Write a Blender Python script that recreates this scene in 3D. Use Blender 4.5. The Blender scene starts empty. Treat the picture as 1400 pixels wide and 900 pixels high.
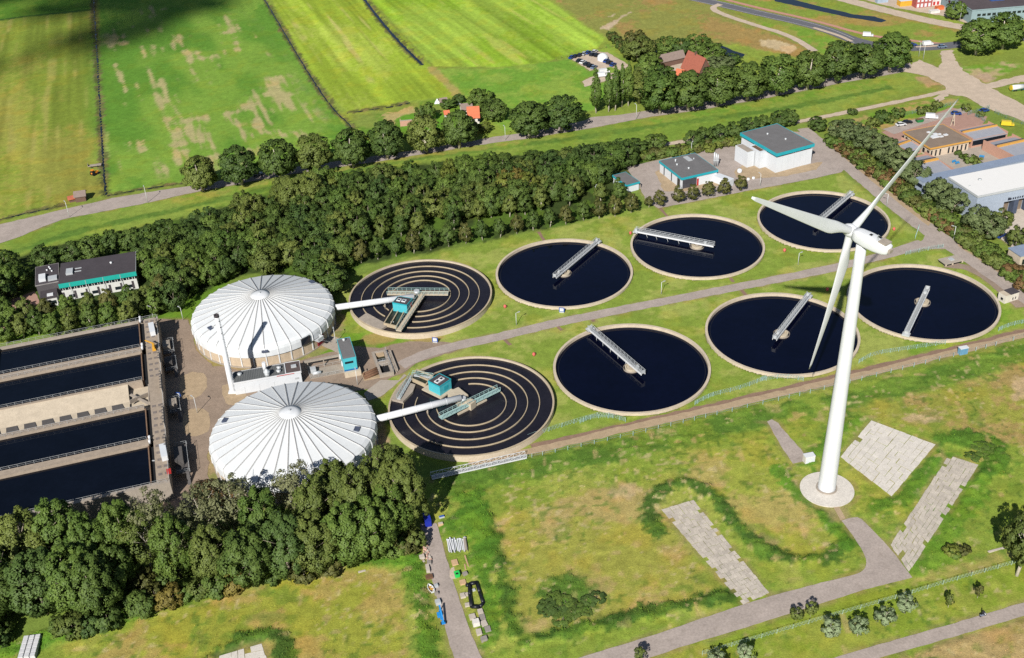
import bpy, bmesh, math, random
import numpy as np
from mathutils import Vector, Matrix
PI = math.pi
C = bpy.context.scene.collection
SC = bpy.context.scene
random.seed(7)
# ------------------------------------------------------------------ camera, calibrated from the six equal round tanks
PW, PH = 1400, 900
FPX = 1546.083; PITCH = math.radians(32.9344); ROLL = math.radians(-2.8431); HC = 187.4
_f = np.array([0, math.cos(PITCH), -math.sin(PITCH)]); _r0 = np.array([1., 0, 0]); _u0 = np.cross(_r0, _f)
RT = math.cos(ROLL) * _r0 + math.sin(ROLL) * _u0
UP = -math.sin(ROLL) * _r0 + math.cos(ROLL) * _u0
cam_d = bpy.data.cameras.new('camera'); cam = bpy.data.objects.new('camera', cam_d); C.objects.link(cam)
cam_d.sensor_fit = 'HORIZONTAL'; cam_d.sensor_width = 36.0; cam_d.lens = FPX / PW * 36.0
cam_d.clip_start = 1.0; cam_d.clip_end = 20000
cam.matrix_world = Matrix(((RT[0], UP[0], -_f[0], 0), (RT[1], UP[1], -_f[1], 0), (RT[2], UP[2], -_f[2], HC), (0, 0, 0, 1)))
SC.camera = cam
# ------------------------------------------------------------------ sky and sun
SUN_EL = math.radians(36.5); SUN_V = Vector((-0.33, -0.944, 0)).normalized() * math.cos(SUN_EL) + Vector((0, 0, math.sin(SUN_EL)))
world = bpy.data.worlds.new('World'); SC.world = world; world.use_nodes = True
wn = world.node_tree; bg = wn.nodes['Background']; sky = wn.nodes.new('ShaderNodeTexSky')
sky.sky_type = 'NISHITA'; sky.sun_disc = False; sky.sun_elevation = SUN_EL
sky.sun_rotation = math.atan2(SUN_V.x, SUN_V.y); sky.air_density = 1.0; sky.dust_density = 0.6; sky.ozone_density = 1.5
wn.links.new(sky.outputs[0], bg.inputs[0]); bg.inputs[1].default_value = 0.05
sun_d = bpy.data.lights.new('sun', 'SUN'); sun = bpy.data.objects.new('sun', sun_d); C.objects.link(sun)
sun_d.energy = 5.0; sun_d.angle = math.radians(0.53); sun_d.color = (1.0, 0.965, 0.91)
sun.rotation_mode = 'QUATERNION'; sun.rotation_quaternion = SUN_V.to_track_quat('Z', 'Y'); sun.location = (0, 0, 400)
SC.view_settings.view_transform = 'Standard'; SC.view_settings.look = 'None'
SC.view_settings.exposure = 0.40; SC.view_settings.gamma = 1.0; SC.view_settings.use_curve_mapping = False
SC.cycles.max_bounces = 5; SC.cycles.diffuse_bounces = 1; SC.cycles.transparent_max_bounces = 6
SC.cycles.use_denoising = False
# ------------------------------------------------------------------ helpers
def G(u, v, z=0.0):
    """the world point at height z that the photograph shows at pixel (u, v)"""
    d = _f * FPX + RT * (u - PW / 2) + UP * (PH / 2 - v)
    t = (z - HC) / d[2]
    return np.array([0, 0, HC]) + d * t
def G2(u, v, z=0.0): return G(u, v, z)[:2]
def lin(c): c /= 255.; return c / 12.92 if c <= .04045 else ((c + .055) / 1.055) ** 2.4
KAL = 1.42
def col(r, g, b, k=1.0): return tuple(min(.92, lin(x) / KAL * k) for x in (r, g, b))
E1 = np.array([0.958, 0.287])
# numpy noise
def _h(ix, iy, s):
    n = (ix.astype(np.int64) * 374761393 + iy.astype(np.int64) * 668265263 + s * 974634777) & 0xffffffff
    n = ((n ^ (n >> 13)) * 1274126177) & 0xffffffff
    return ((n ^ (n >> 16)) & 0xffff) / 65535.0
def vn(x, y, s=0):
    ix = np.floor(x); iy = np.floor(y); fx = x - ix; fy = y - iy
    fx = fx * fx * (3 - 2 * fx); fy = fy * fy * (3 - 2 * fy)
    a = _h(ix, iy, s); b = _h(ix + 1, iy, s); c = _h(ix, iy + 1, s); d = _h(ix + 1, iy + 1, s)
    return (a * (1 - fx) + b * fx) * (1 - fy) + (c * (1 - fx) + d * fx) * fy
def fbm(x, y, s=0, o=3):
    t = 0; a = .5; n = 0
    for k in range(o): t = t + a * vn(x * 2 ** k, y * 2 ** k, s + k * 17); n += a; a *= .55
    return t / n
def sst(a, b, x): t = np.clip((x - a) / (b - a), 0, 1); return t * t * (3 - 2 * t)
# materials
_M = {}
def nd(nt, t, **kw):
    n = nt.nodes.new(t)
    for k, v in kw.items(): setattr(n, k, v)
    return n
def mat(name, rgb, rough=.85, var=.18, scale=.6, metal=0., spec=.35, bump=0., bscale=8., k=1.0, raw=False, stain=0., fine=.12, island=0.):
    if name in _M: return _M[name]
    m = bpy.data.materials.new(name); m.use_nodes = True; nt = m.node_tree; p = nt.nodes['Principled BSDF']
    c = rgb if raw else col(*rgb, k=k)
    p.inputs['Roughness'].default_value = rough; p.inputs['Metallic'].default_value = metal
    p.inputs['Specular IOR Level'].default_value = spec
    g = nd(nt, 'ShaderNodeNewGeometry')
    n1 = nd(nt, 'ShaderNodeTexNoise'); n1.inputs['Scale'].default_value = scale; n1.inputs['Detail'].default_value = 5; n1.inputs['Roughness'].default_value = .65
    n2 = nd(nt, 'ShaderNodeTexNoise'); n2.inputs['Scale'].default_value = scale * 9; n2.inputs['Detail'].default_value = 3
    for n in (n1, n2): nt.links.new(g.outputs['Position'], n.inputs['Vector'])
    r1 = nd(nt, 'ShaderNodeMapRange'); r1.inputs[1].default_value = .3; r1.inputs[2].default_value = .7; r1.inputs[3].default_value = 1 - var; r1.inputs[4].default_value = 1 + var
    r2 = nd(nt, 'ShaderNodeMapRange'); r2.inputs[1].default_value = .3; r2.inputs[2].default_value = .7; r2.inputs[3].default_value = 1 - fine; r2.inputs[4].default_value = 1 + fine
    nt.links.new(n1.outputs[0], r1.inputs[0]); nt.links.new(n2.outputs[0], r2.inputs[0])
    mu = nd(nt, 'ShaderNodeMath', operation='MULTIPLY'); nt.links.new(r1.outputs[0], mu.inputs[0]); nt.links.new(r2.outputs[0], mu.inputs[1])
    vm = nd(nt, 'ShaderNodeVectorMath', operation='SCALE'); vm.inputs[0].default_value = c; nt.links.new(mu.outputs[0], vm.inputs['Scale'])
    out = vm.outputs[0]
    if island > 0:
        r5 = nd(nt, 'ShaderNodeMapRange'); r5.inputs[3].default_value = 1 - island; r5.inputs[4].default_value = 1 + island * .5; nt.links.new(g.outputs['Random Per Island'], r5.inputs[0])
        v5 = nd(nt, 'ShaderNodeVectorMath', operation='SCALE'); nt.links.new(out, v5.inputs[0]); nt.links.new(r5.outputs[0], v5.inputs['Scale']); out = v5.outputs[0]
    if stain > 0:   # weathering streaks and blotches of the surface itself
        n3 = nd(nt, 'ShaderNodeTexNoise'); n3.inputs['Scale'].default_value = scale * 2.3; n3.inputs['Detail'].default_value = 6; n3.inputs['Roughness'].default_value = .75
        nt.links.new(g.outputs['Position'], n3.inputs['Vector'])
        r3 = nd(nt, 'ShaderNodeMapRange'); r3.inputs[1].default_value = .52; r3.inputs[2].default_value = .72; r3.inputs[3].default_value = 0; r3.inputs[4].default_value = stain
        nt.links.new(n3.outputs[0], r3.inputs[0])
        mx = nd(nt, 'ShaderNodeMix', data_type='RGBA'); nt.links.new(r3.outputs[0], mx.inputs[0]); nt.links.new(out, mx.inputs[6])
        mx.inputs[7].default_value = (c[0] * .5, c[1] * .48, c[2] * .42, 1); out = mx.outputs[2]
    nt.links.new(out, p.inputs['Base Color'])
    if bump > 0:
        b = nd(nt, 'ShaderNodeBump'); b.inputs['Strength'].default_value = bump; b.inputs['Distance'].default_value = .1
        n4 = nd(nt, 'ShaderNodeTexNoise'); n4.inputs['Scale'].default_value = bscale; n4.inputs['Detail'].default_value = 4
        nt.links.new(g.outputs['Position'], n4.inputs['Vector']); nt.links.new(n4.outputs[0], b.inputs['Height']); nt.links.new(b.outputs[0], p.inputs['Normal'])
    _M[name] = m
    return m
def leafmat(name, ca, cb, trans=.3):
    m = bpy.data.materials.new(name); m.use_nodes = True; nt = m.node_tree; nt.nodes.clear()
    o = nd(nt, 'ShaderNodeOutputMaterial'); at = nd(nt, 'ShaderNodeAttribute', attribute_name='tint'); oi = nd(nt, 'ShaderNodeObjectInfo')
    ad = nd(nt, 'ShaderNodeMath', operation='MULTIPLY_ADD'); ad.inputs[1].default_value = .55; nt.links.new(oi.outputs['Random'], ad.inputs[0])
    mu = nd(nt, 'ShaderNodeMath', operation='MULTIPLY'); mu.inputs[1].default_value = .6; nt.links.new(at.outputs['Fac'], mu.inputs[0]); nt.links.new(mu.outputs[0], ad.inputs[2])
    mx = nd(nt, 'ShaderNodeMix', data_type='RGBA'); mx.inputs[6].default_value = (*ca, 1); mx.inputs[7].default_value = (*cb, 1); nt.links.new(ad.outputs[0], mx.inputs[0])
    d = nd(nt, 'ShaderNodeBsdfPrincipled'); d.inputs['Roughness'].default_value = .6; d.inputs['Specular IOR Level'].default_value = .25; nt.links.new(mx.outputs[2], d.inputs['Base Color'])
    t = nd(nt, 'ShaderNodeBsdfTranslucent'); nt.links.new(mx.outputs[2], t.inputs[0])
    ms = nd(nt, 'ShaderNodeMixShader'); ms.inputs[0].default_value = trans
    nt.links.new(d.outputs[0], ms.inputs[1]); nt.links.new(t.outputs[0], ms.inputs[2]); nt.links.new(ms.outputs[0], o.inputs[0])
    _M[name] = m
    return m
# mesh builder: collects simple solids and links them as ONE mesh object
class MB:
    def __init__(s): s.v = []; s.f = []; s.smooth = []
    def add(s, vs, fs, smooth=False):
        o = len(s.v); s.v += [tuple(map(float, p)) for p in vs]; s.f += [tuple(i + o for i in f) for f in fs]; s.smooth += [smooth] * len(fs); return s
    def box(s, x0, x1, y0, y1, z0, z1, rz=0, at=(0, 0)):
        c, n = math.cos(rz), math.sin(rz)
        P = [(x, y, z) for z in (z0, z1) for x, y in ((x0, y0), (x1, y0), (x1, y1), (x0, y1))]
        P = [(at[0] + c * x - n * y, at[1] + n * x + c * y, z) for x, y, z in P]
        return s.add(P, [(3, 2, 1, 0), (4, 5, 6, 7), (0, 1, 5, 4), (1, 2, 6, 5), (2, 3, 7, 6), (3, 0, 4, 7)])
    def prism(s, pts, z0, z1, top=None):
        n = len(pts); t = top or pts
        return s.add([(*p[:2], z0) for p in pts] + [(*p[:2], z1) for p in t], [tuple(range(n))[::-1], tuple(range(n, 2 * n))] + [(i, (i + 1) % n, n + (i + 1) % n, n + i) for i in range(n)])
    def tube(s, a, b, r0, r1=None, n=8, caps=True, smooth=True):
        a = Vector(a); b = Vector(b); r1 = r0 if r1 is None else r1; d = (b - a).normalized()
        u = d.orthogonal().normalized(); w = d.cross(u)
        P = [a + (u * math.cos(2 * PI * i / n) + w * math.sin(2 * PI * i / n)) * r0 for i in range(n)] + [b + (u * math.cos(2 * PI * i / n) + w * math.sin(2 * PI * i / n)) * r1 for i in range(n)]
        s.add(P, [(i, (i + 1) % n, n + (i + 1) % n, n + i) for i in range(n)], smooth)
        if caps: s.f += [tuple(len(s.v) - 2 * n + i for i in range(n))[::-1], tuple(len(s.v) - n + i for i in range(n))]; s.smooth += [False, False]
        return s
    def beam(s, a, b, w, h):
        a = Vector(a); b = Vector(b); d = (b - a).normalized(); side = d.cross(Vector((0, 0, 1)))
        side = side.normalized() if side.length > 1e-4 else Vector((1, 0, 0)); up = side.cross(d)
        P = [p + side * x * w / 2 + up * y * h / 2 for p in (a, b) for x, y in ((-1, -1), (1, -1), (1, 1), (-1, 1))]
        return s.add(P, [(0, 1, 2, 3), (7, 6, 5, 4), (0, 4, 5, 1), (1, 5, 6, 2), (2, 6, 7, 3), (3, 7, 4, 0)])
    def lathe(s, prof, n=48, a0=0, a1=2 * PI, cx=0, cy=0, smooth=True):
        full = abs(a1 - a0 - 2 * PI) < 1e-6; m = n if full else n + 1; k = len(prof)
        P = [(cx + r * math.cos(a0 + (a1 - a0) * i / n), cy + r * math.sin(a0 + (a1 - a0) * i / n), z) for i in range(m) for r, z in prof]
        F = [(i * k + j, ((i + 1) % m) * k + j, ((i + 1) % m) * k + j + 1, i * k + j + 1) for i in range(n) for j in range(k - 1)]
        s.add(P, F, smooth)
        return s
    def ringwall(s, r0, r1, z0, z1, n=96, a0=0, a1=2 * PI, cx=0, cy=0):
        s.lathe([(r1, z0), (r1, z1), (r0, z1), (r0, z0)], n, a0, a1, cx, cy, False)
        if abs(a1 - a0 - 2 * PI) > 1e-6:
            for a in (a0, a1): s.add([(cx + r * math.cos(a), cy + r * math.sin(a), z) for r, z in ((r1, z0), (r1, z1), (r0, z1), (r0, z0))], [(0, 1, 2, 3)])
        return s
    def disc(s, r, z, n=96, cx=0, cy=0):
        return s.add([(cx + r * math.cos(2 * PI * i / n), cy + r * math.sin(2 * PI * i / n), z) for i in range(n)], [tuple(range(n))])
    def gable(s, x0, x1, y0, y1, z0, z1, over=.0):
        ym = (y0 + y1) / 2
        return s.add([(x0, y0, z0), (x1, y0, z0), (x1, y1, z0), (x0, y1, z0), (x0, ym, z1), (x1, ym, z1)], [(3, 2, 1, 0), (0, 1, 5, 4), (2, 3, 4, 5), (1, 2, 5), (3, 0, 4)])
    def mesh(s, name):
        m = bpy.data.meshes.new(name); m.from_pydata(s.v, [], s.f); m.polygons.foreach_set('use_smooth', s.smooth); m.update(); return m
    def obj(s, name, material, parent=None, label=None):
        o = bpy.data.objects.new(name, s.mesh(name)); C.objects.link(o)
        if material: o.data.materials.append(material)
        if parent: o.parent = parent
        if label: o['label'] = label
        return o
def tag(o, label, cat, group=None):
    o['label'] = label; o['category'] = cat
    if group: o['group'] = group
    return o
def thing(name, label, cat, loc=(0, 0, 0), rz=0, group=None):
    o = bpy.data.objects.new(name, None); C.objects.link(o); o.empty_display_size = .5
    o.location = tuple(loc); o.rotation_euler = (0, 0, rz)
    return tag(o, label, cat, group)
def structure(o): o['kind'] = 'structure'; return o
def stuff(o): o['kind'] = 'stuff'; return o
def kids(o): return [c for c in o.children]
def dup(root, loc, rz=0, label=None, scale=None, mats=None):
    r = root.copy(); C.objects.link(r); r.location = tuple(loc); r.rotation_euler = (0, 0, rz)
    if label: r['label'] = label
    if scale: r.scale = scale
    for ch in root.children:
        c = ch.copy(); C.objects.link(c); c.parent = r
        if mats and ch.name.split('.')[0] in mats:
            c.material_slots[0].link = 'OBJECT'; c.material_slots[0].material = mats[ch.name.split('.')[0]]
        for g in ch.children:
            d = g.copy(); C.objects.link(d); d.parent = c
    return r
ORD = 'first second third fourth fifth sixth seventh eighth ninth tenth eleventh twelfth thirteenth fourteenth fifteenth sixteenth seventeenth eighteenth nineteenth twentieth'.split()
TENS = {2: 'twenty', 3: 'thirty', 4: 'forty', 5: 'fifty', 6: 'sixty'}
def nth(i):  # 0-based
    if i < 20: return ORD[i]
    t, u = divmod(i + 1, 10)
    return TENS[t] + ('-' + ORD[u - 1] if u else 'eth') if u else {3: 'thirtieth', 4: 'fortieth', 5: 'fiftieth', 6: 'sixtieth'}[t]
def frame(a, b, c, h):
    A, B, D = G2(*a, h), G2(*b, h), G2(*c, h); x = B - A; L = float(np.hypot(*x)); x = x / L
    W = float(np.dot(D - A, np.array([-x[1], x[0]])))
    return (A[0], A[1], 0), math.atan2(x[1], x[0]), L, W
def resample(P, step, closed=True):
    P = [np.array(p, float) for p in P]; out = []
    n = len(P)
    for i in range(n if closed else n - 1):
        a, b = P[i], P[(i + 1) % n]; k = max(1, int(np.hypot(*(b - a)) / step))
        out += [a + (b - a) * j / k for j in range(k)]
    if not closed: out.append(P[-1])
    return out
def smoothline(P, it=2):
    P = [np.array(p, float) for p in P]
    for _ in range(it):
        Q = [P[0]]
        for a, b in zip(P[:-1], P[1:]): Q += [a * .75 + b * .25, a * .25 + b * .75]
        P = Q + [P[-1]]
    return P
def strip(px, w, z=0, it=2):
    P = smoothline([G2(*p, z) for p in px], it); L = []; R = []
    for i, p in enumerate(P):
        d = P[min(i + 1, len(P) - 1)] - P[max(i - 1, 0)]; d = d / np.hypot(*d); nrm = np.array([-d[1], d[0]])
        ww = w(i / (len(P) - 1)) if callable(w) else w
        L.append(p + nrm * ww / 2); R.append(p - nrm * ww / 2)
    return L + R[::-1]
FLAT = []     # polygons that must stay flat in the ground sheet
def sheet(name, poly, z, material, jit=.25, step=1.6, px=False, flat=True):
    P = [G2(*p) for p in poly] if px else poly
    P = resample(P, step); P = np.array(P)
    if flat: FLAT.append(P[:: max(1, len(P) // 60)])
    if jit:
        P = P + np.stack([vn(P[:, 0] * .7, P[:, 1] * .7, 5) - .5, vn(P[:, 0] * .7, P[:, 1] * .7, 9) - .5], -1) * 2 * jit
    bm = bmesh.new(); vs = [bm.verts.new((x, y, z)) for x, y in P]
    f = bm.faces.new(vs); bm.normal_update()
    if f.normal.z < 0: f.normal_flip()
    bmesh.ops.triangulate(bm, faces=[f], ngon_method='EAR_CLIP')
    m = bpy.data.meshes.new(name); bm.to_mesh(m); bm.free(); m.materials.append(material)
    o = bpy.data.objects.new(name, m); C.objects.link(o)
    return structure(o)
# ------------------------------------------------------------------ roads, yards, pads: sheets with frayed edges
ASPH = mat('asphalt_grey', (184, 170, 160), var=.13, scale=.22, stain=.38, bump=.15)
ASPY = mat('asphalt_yard', (162, 142, 124), var=.14, scale=.2, stain=.35, bump=.15)
ASPD = mat('asphalt_dark', (112, 112, 118), var=.08, scale=.3)
DIRT = mat('pale_dirt', (212, 192, 170), var=.12, scale=.25, stain=.18, bump=.3)
TAN = mat('tan_gravel', (190, 166, 134), var=.15, scale=.5, stain=.3, bump=.3)
BROWN = mat('brown_gravel', (152, 124, 104), var=.15, scale=.5, stain=.2, bump=.3)
PINK = mat('red_cycle_paving', (205, 152, 132), var=.08, scale=.5)
PLAZA = mat('red_brick_paving', (186, 148, 132), var=.1, scale=.6, stain=.15)
COURT = mat('court_paving', (186, 174, 160), var=.1, scale=.4, stain=.2)
WATERD = mat('ditch_water', (.006, .009, .016), raw=True, rough=.08, spec=.5, var=.2)
AVN = [(-260, 372), (0, 307), (77, 289), (154, 271), (231, 258.6), (272, 253), (400, 229), (530, 211.5), (640, 194), (680, 186.5), (720, 181.5), (800, 165), (808, 160.5), (850, 157), (886, 151.5), (960, 140), (1050, 124), (1150, 104), (1244, 86)]
AVS = [(1250, 96), (1150, 114), (1050, 134), (960, 150), (886, 160.5), (808, 175.5), (720, 190), (680, 195), (640, 201), (530, 219), (400, 238), (272, 262), (236, 269.5), (200, 278), (128, 292), (90, 299), (59, 310), (30, 323), (0, 333), (-60, 352), (-260, 400)]
sheet('road', AVN + AVS, .06, ASPH, .3, px=True)
sheet('service_road', strip([(548, 500), (580, 484), (624, 472.5), (680, 461.5), (760, 441.5), (879, 418), (1040, 386.5), (1120, 371), (1200, 352), (1262, 332)], 4.2), .06, ASPH)
sheet('perimeter_road', strip([(1098, 176), (1126, 200), (1150, 221), (1210, 272), (1262, 313), (1338, 363), (1400, 407), (1500, 478)], 5.2, it=1), .07, ASPH)
sheet('road_junction', [(1196, 352.5), (1240, 343), (1262, 328), (1272, 305), (1300, 325), (1318, 344), (1305, 340), (1262, 341), (1200, 357)], .08, ASPH, px=True)
sheet('plant_yard', [(856, 229), (905, 218), (960, 205), (1025, 190), (1080, 180), (1112, 182), (1160, 226), (1150, 236), (1100, 247), (1013, 263), (960, 274), (900, 285), (885, 277), (872, 252)], .08, ASPH, px=True)
sheet('gravel_border', [(1004, 236), (1022, 219), (1062, 234), (1110, 224), (1125, 222), (1117, 232), (1075, 241), (1010, 247)], .09, TAN, .5, px=True)
sheet('gravel_border', [(896, 236), (905, 231), (930, 254), (948, 254), (985, 247), (990, 252), (945, 262), (908, 262)], .09, TAN, .5, px=True)
sheet('works_yard', [(214, 436), (256, 437), (266, 462), (268, 480), (292, 500), (340, 508), (410, 494), (440, 484), (470, 479), (482, 474), (520, 476), (560, 466.5), (600, 468), (628, 469), (640, 474), (600, 487), (575, 494), (558, 507), (530, 519), (505, 533), (440, 540), (330, 562), (303, 590), (284, 622), (285, 650), (292, 672), (262, 705), (225, 712)], .055, ASPY, .5, px=True)
sheet('gravel_patch', smoothline([(247, 515), (262, 508), (276, 510), (284, 519), (280, 537), (264, 546), (249, 546), (243, 530), (247, 515)], 2), .08, TAN, .4, px=True)
sheet('gravel_patch', smoothline([(252, 562), (268, 558), (282, 560), (289, 573), (287, 590), (270, 597), (255, 595), (249, 578), (252, 562)], 2), .08, TAN, .4, px=True)
sheet('gravel_patch', smoothline([(304, 528), (318, 524), (340, 540), (335, 552), (312, 556), (304, 542), (304, 528)], 2), .08, TAN, .4, px=True)
sheet('gravel_track', strip([(640, 632), (690, 628), (716, 619), (790, 602), (870, 583.5), (1040, 545), (1130, 524), (1250, 496), (1320, 478), (1400, 458), (1500, 432)], 2.6), .07, TAN, .4)
sheet('earth_track', strip([(726, 611), (790, 597), (870, 579), (1040, 539), (1130, 518.5), (1250, 490), (1320, 472.5), (1400, 452), (1500, 426)], 1.9), .06, BROWN, .4)
sheet('gravel_verge', strip([(1124, 190), (1165, 222), (1212, 262), (1262, 302), (1320, 345), (1400, 397), (1500, 462)], 2.4, it=1), .06, TAN, .5)
sheet('turbine_road', smoothline([(775, 905), (880, 873), (960, 846), (1040, 819), (1100, 803), (1155, 789)], 1) + smoothline([(1155, 789), (1176, 784), (1186, 774), (1182, 758), (1168, 735), (1150, 712)], 2) + smoothline([(1150, 712), (1163, 708), (1175, 707), (1186, 718), (1217, 750), (1247, 790)], 1) + [(1180, 807), (1115, 828), (1040, 852), (960, 876), (880, 902), (800, 926), (700, 930)], .07, ASPH, .12, px=True)
sheet('cycle_path', strip([(1080, 930), (1178, 897), (1290, 866), (1400, 833), (1520, 797)], 3.2), .06, ASPH, .12)
sheet('foot_path', [(1139, 692), (1146, 691), (1156, 709), (1149, 712)], .08, TAN, .1, px=True)
sheet('storage_lane', smoothline([(575, 716), (580, 750), (592, 800), (606, 850), (622, 905), (640, 950)], 1) + smoothline([(688, 950), (660, 902), (645, 870), (628, 820), (613, 773), (604, 740), (597, 716)], 1), .07, ASPH, .15, px=True)
sheet('asphalt_strip', [(1049, 577), (1056, 574), (1064, 579), (1099, 620), (1100, 631), (1084, 634), (1068, 610)], .06, ASPH, .2, px=True)
# upper right works traffic
sheet('dirt_road', [(1236, 98), (1255, 82), (1264, 85), (1285, 93), (1287, 82), (1285, 70), (1302, 68), (1306, 83), (1318, 97), (1347, 115), (1400, 103), (1480, 86), (1480, 98), (1400, 112), (1356, 121), (1400, 144), (1500, 190), (1500, 215), (1400, 166), (1346, 147), (1320, 133), (1297, 129.5), (1282, 140), (1276, 134), (1296, 125), (1290, 117), (1264, 104)], .07, DIRT, .8, px=True)
sheet('farm_track', strip([(820, 214), (880, 203), (960, 189), (1086, 168), (1160, 153), (1230, 139), (1300, 124)], 3.0), .06, DIRT, .4)
sheet('main_road', strip([(880, -16), (960, 0), (1040, 19), (1100, 32), (1140, 44), (1168, 56), (1205, 64), (1248, 67), (1313, 61), (1400, 52), (1500, 40)], 8), .065, ASPD)
MARK = mat('road_marking_white', (226, 224, 220), var=.1)
for off in (-1.0, 1.0):
    sheet('road_marking', strip([(880, -16 + off * 3.4), (960, 0 + off * 3.2), (1040, 19 + off * 3), (1100, 32 + off * 3), (1140, 44 + off * 3), (1168, 56 + off * 2.6)], .22), .075, MARK, 0, flat=False)
sheet('traffic_island', strip([(1112, 38), (1130, 43.5), (1150, 50), (1164, 57)], 2.2), .12, DIRT, .1)
sheet('traffic_island', strip([(1252, 64.5), (1272, 63.8), (1292, 62)], 1.8), .12, DIRT, .1)
sheet('cycle_path', strip([(900, -24), (970, -6), (1040, 12), (1117, 29), (1184, 48.5), (1240, 55), (1285, 60)], 2.6), .06, PINK, .1)
sheet('sand_path', strip([(985, 6), (972, 11), (985, 19), (1040, 37), (1071, 46), (1096, 58), (1113, 70)], 3.6), .08, DIRT, .3)
sheet('dirt_road', strip([(1040, -30), (1100, -14), (1153, -1), (1220, 17), (1280, 31), (1335, 41)], 8), .06, DIRT, .4)
sheet('site_yard', [(1150, -8), (1240, -30), (1330, -10), (1318, 16), (1330, 34), (1288, 22), (1220, 10)], .05, DIRT, .6, px=True)
sheet('school_plaza', [(1206, 181), (1288, 152), (1300, 147), (1350, 160), (1342, 172), (1300, 180), (1240, 200), (1222, 192)], .06, PLAZA, .2, px=True)
sheet('car_park', [(1207, 177), (1262, 160), (1320, 147), (1330, 152), (1262, 170), (1222, 184)], .08, ASPH, .2, px=True)
sheet('school_court', [(1262, 218), (1330, 195), (1400, 208), (1500, 240), (1330, 245)], .06, COURT, .2, px=True)
sheet('warehouse_yard', [(1362, 300), (1420, 270), (1560, 300), (1500, 400), (1400, 350), (1366, 325)], .06, mat('pale_paving', (214, 200, 184), var=.1, scale=.3, stain=.2), .3, px=True)
sheet('parking_ground', [(778, 79), (812, 70), (830, 72), (862, 90), (850, 97), (835, 92), (806, 97)], .06, DIRT, .4, px=True)
sheet('farm_yard', [(915, 92), (930, 82), (940, 92), (948, 104), (925, 106)], .06, DIRT, .4, px=True)
sheet('farm_parking', [(796, 112), (806, 106), (838, 100), (845, 106), (822, 113), (800, 119)], .06, DIRT, .4, px=True)
sheet('brick_court', [(2, 440), (10, 412), (48, 398), (54, 414), (40, 424), (30, 450), (0, 452)], .06, PLAZA, .3, px=True)
sheet('chamber_road', strip([(1290, 362), (1330, 366), (1372, 398), (1395, 420)], 3.6), .065, ASPY, .4)
for a, b in (((736, 317), (744, 329)), ((902, 284), (912, 296)), ((616, 323), (619, 330)), ((812, 440), (806, 430)), ((1003, 386), (998, 380)), ((1013, 396), (1020, 404)), ((761, 445), (768, 452)), ((688, 463), (698, 472))):
    sheet('stepping_path', strip([a, b], 1.1), .05, BROWN, .1)
sheet('foot_path', [(432, 469), (447, 459), (463, 462), (470, 478), (462, 483)], .07, COURT, .2, px=True)
sheet('foot_path', [(497, 538), (520, 520), (545, 520), (552, 512), (556, 514), (520, 543), (503, 548)], .075, COURT, .2, px=True)
# water courses
def water(name, poly, z=.04, px=True, **k): return sheet(name, poly, z, WATERD, .35, px=px, **k)
FLAT.append(np.array([(75.35 + 7.0 * math.cos(a), 209.75 + 7.0 * math.sin(a)) for a in np.linspace(0, 6.1, 24)]))
DITCH = [([(126, -20), (129, 20), (133, 80), (137, 160), (142, 240), (145, 266)], .7), ([(350, -20), (380, 30), (420, 98), (455, 150), (474, 166), (482, 176)], .6), ([(485, -20), (510, 16), (545, 57), (578, 89)], 1.5), ([(474, 154.5), (505, 150), (540, 145), (560, 140)], .7), ([(-200, 352), (0, 299), (90, 280)], .7), ([(146, 268), (190, 259), (260, 249)], .6)]
for P_, w_ in DITCH: sheet('ditch_water', strip(P_, w_), -.12, WATERD, .35, step=.8, flat=False)
water('canal_water', [(1040, -14), (1079, -2), (1117, 8), (1168, 20), (1196, 23), (1212, 28), (1205, 31), (1160, 24), (1110, 13), (1060, 2)])
water('pond_water', [(981, 59), (986, 62), (1004, 70), (1019, 75), (1014, 79), (1000, 80), (985, 72)])
water('pond_water', [(893, 66), (897, 64), (900, 78), (895, 80)])
# concrete slab fields of separate plates, ragged at the edge
def slabs(px, nu, nv, drop, seed, m):
    rnd = random.Random(seed); FLAT.append(np.array([G2(*p) for p in px])); A, B, D_, E_ = [G2(*p) for p in px]; mb = MB()   # A->B along u, A->E_ along v
    for i in range(nu):
        for j in range(nv):
            ed = min(i, nu - 1 - i, j, nv - 1 - j)
            if ed == 0 and rnd.random() < drop: continue
            if ed == 1 and rnd.random() < drop * .08: continue
            def pt(u, v): return (A * (1 - u) + B * u) * (1 - v) + (E_ * (1 - u) + D_ * u) * v
            e = .02; u0, u1, v0, v1 = (i + e) / nu, (i + 1 - e) / nu, (j + e) / nv, (j + 1 - e) / nv
            jx = np.array([rnd.uniform(-.08, .08), rnd.uniform(-.08, .08)]); z = .07 + rnd.uniform(-.015, .02)
            mb.prism([pt(u0, v0) + jx, pt(u1, v0) + jx, pt(u1, v1) + jx, pt(u0, v1) + jx], 0, z)
    o = mb.obj('concrete_pavement', m); return structure(o)
CONC = mat('slab_concrete', (232, 224, 212), var=.08, scale=.35, stain=.25, bump=.2, island=.05)
CONG = mat('slab_concrete_grey', (210, 199, 184), var=.12, scale=.35, stain=.35, bump=.2, island=.14)
slabs([(1149, 625), (1219, 679), (1279, 608), (1191, 575)], 11, 11, .03, 1, CONC)
slabs([(1217, 745), (1243, 782), (1338, 636), (1297, 623)], 7, 32, .14, 2, CONG)
slabs([(904, 697), (1016, 827), (1052, 811), (948, 684)], 28, 8, .18, 3, CONG)
slabs([(296, 915), (300, 897), (358, 880), (366, 905)], 3, 7, .1, 4, CONC)
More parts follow.
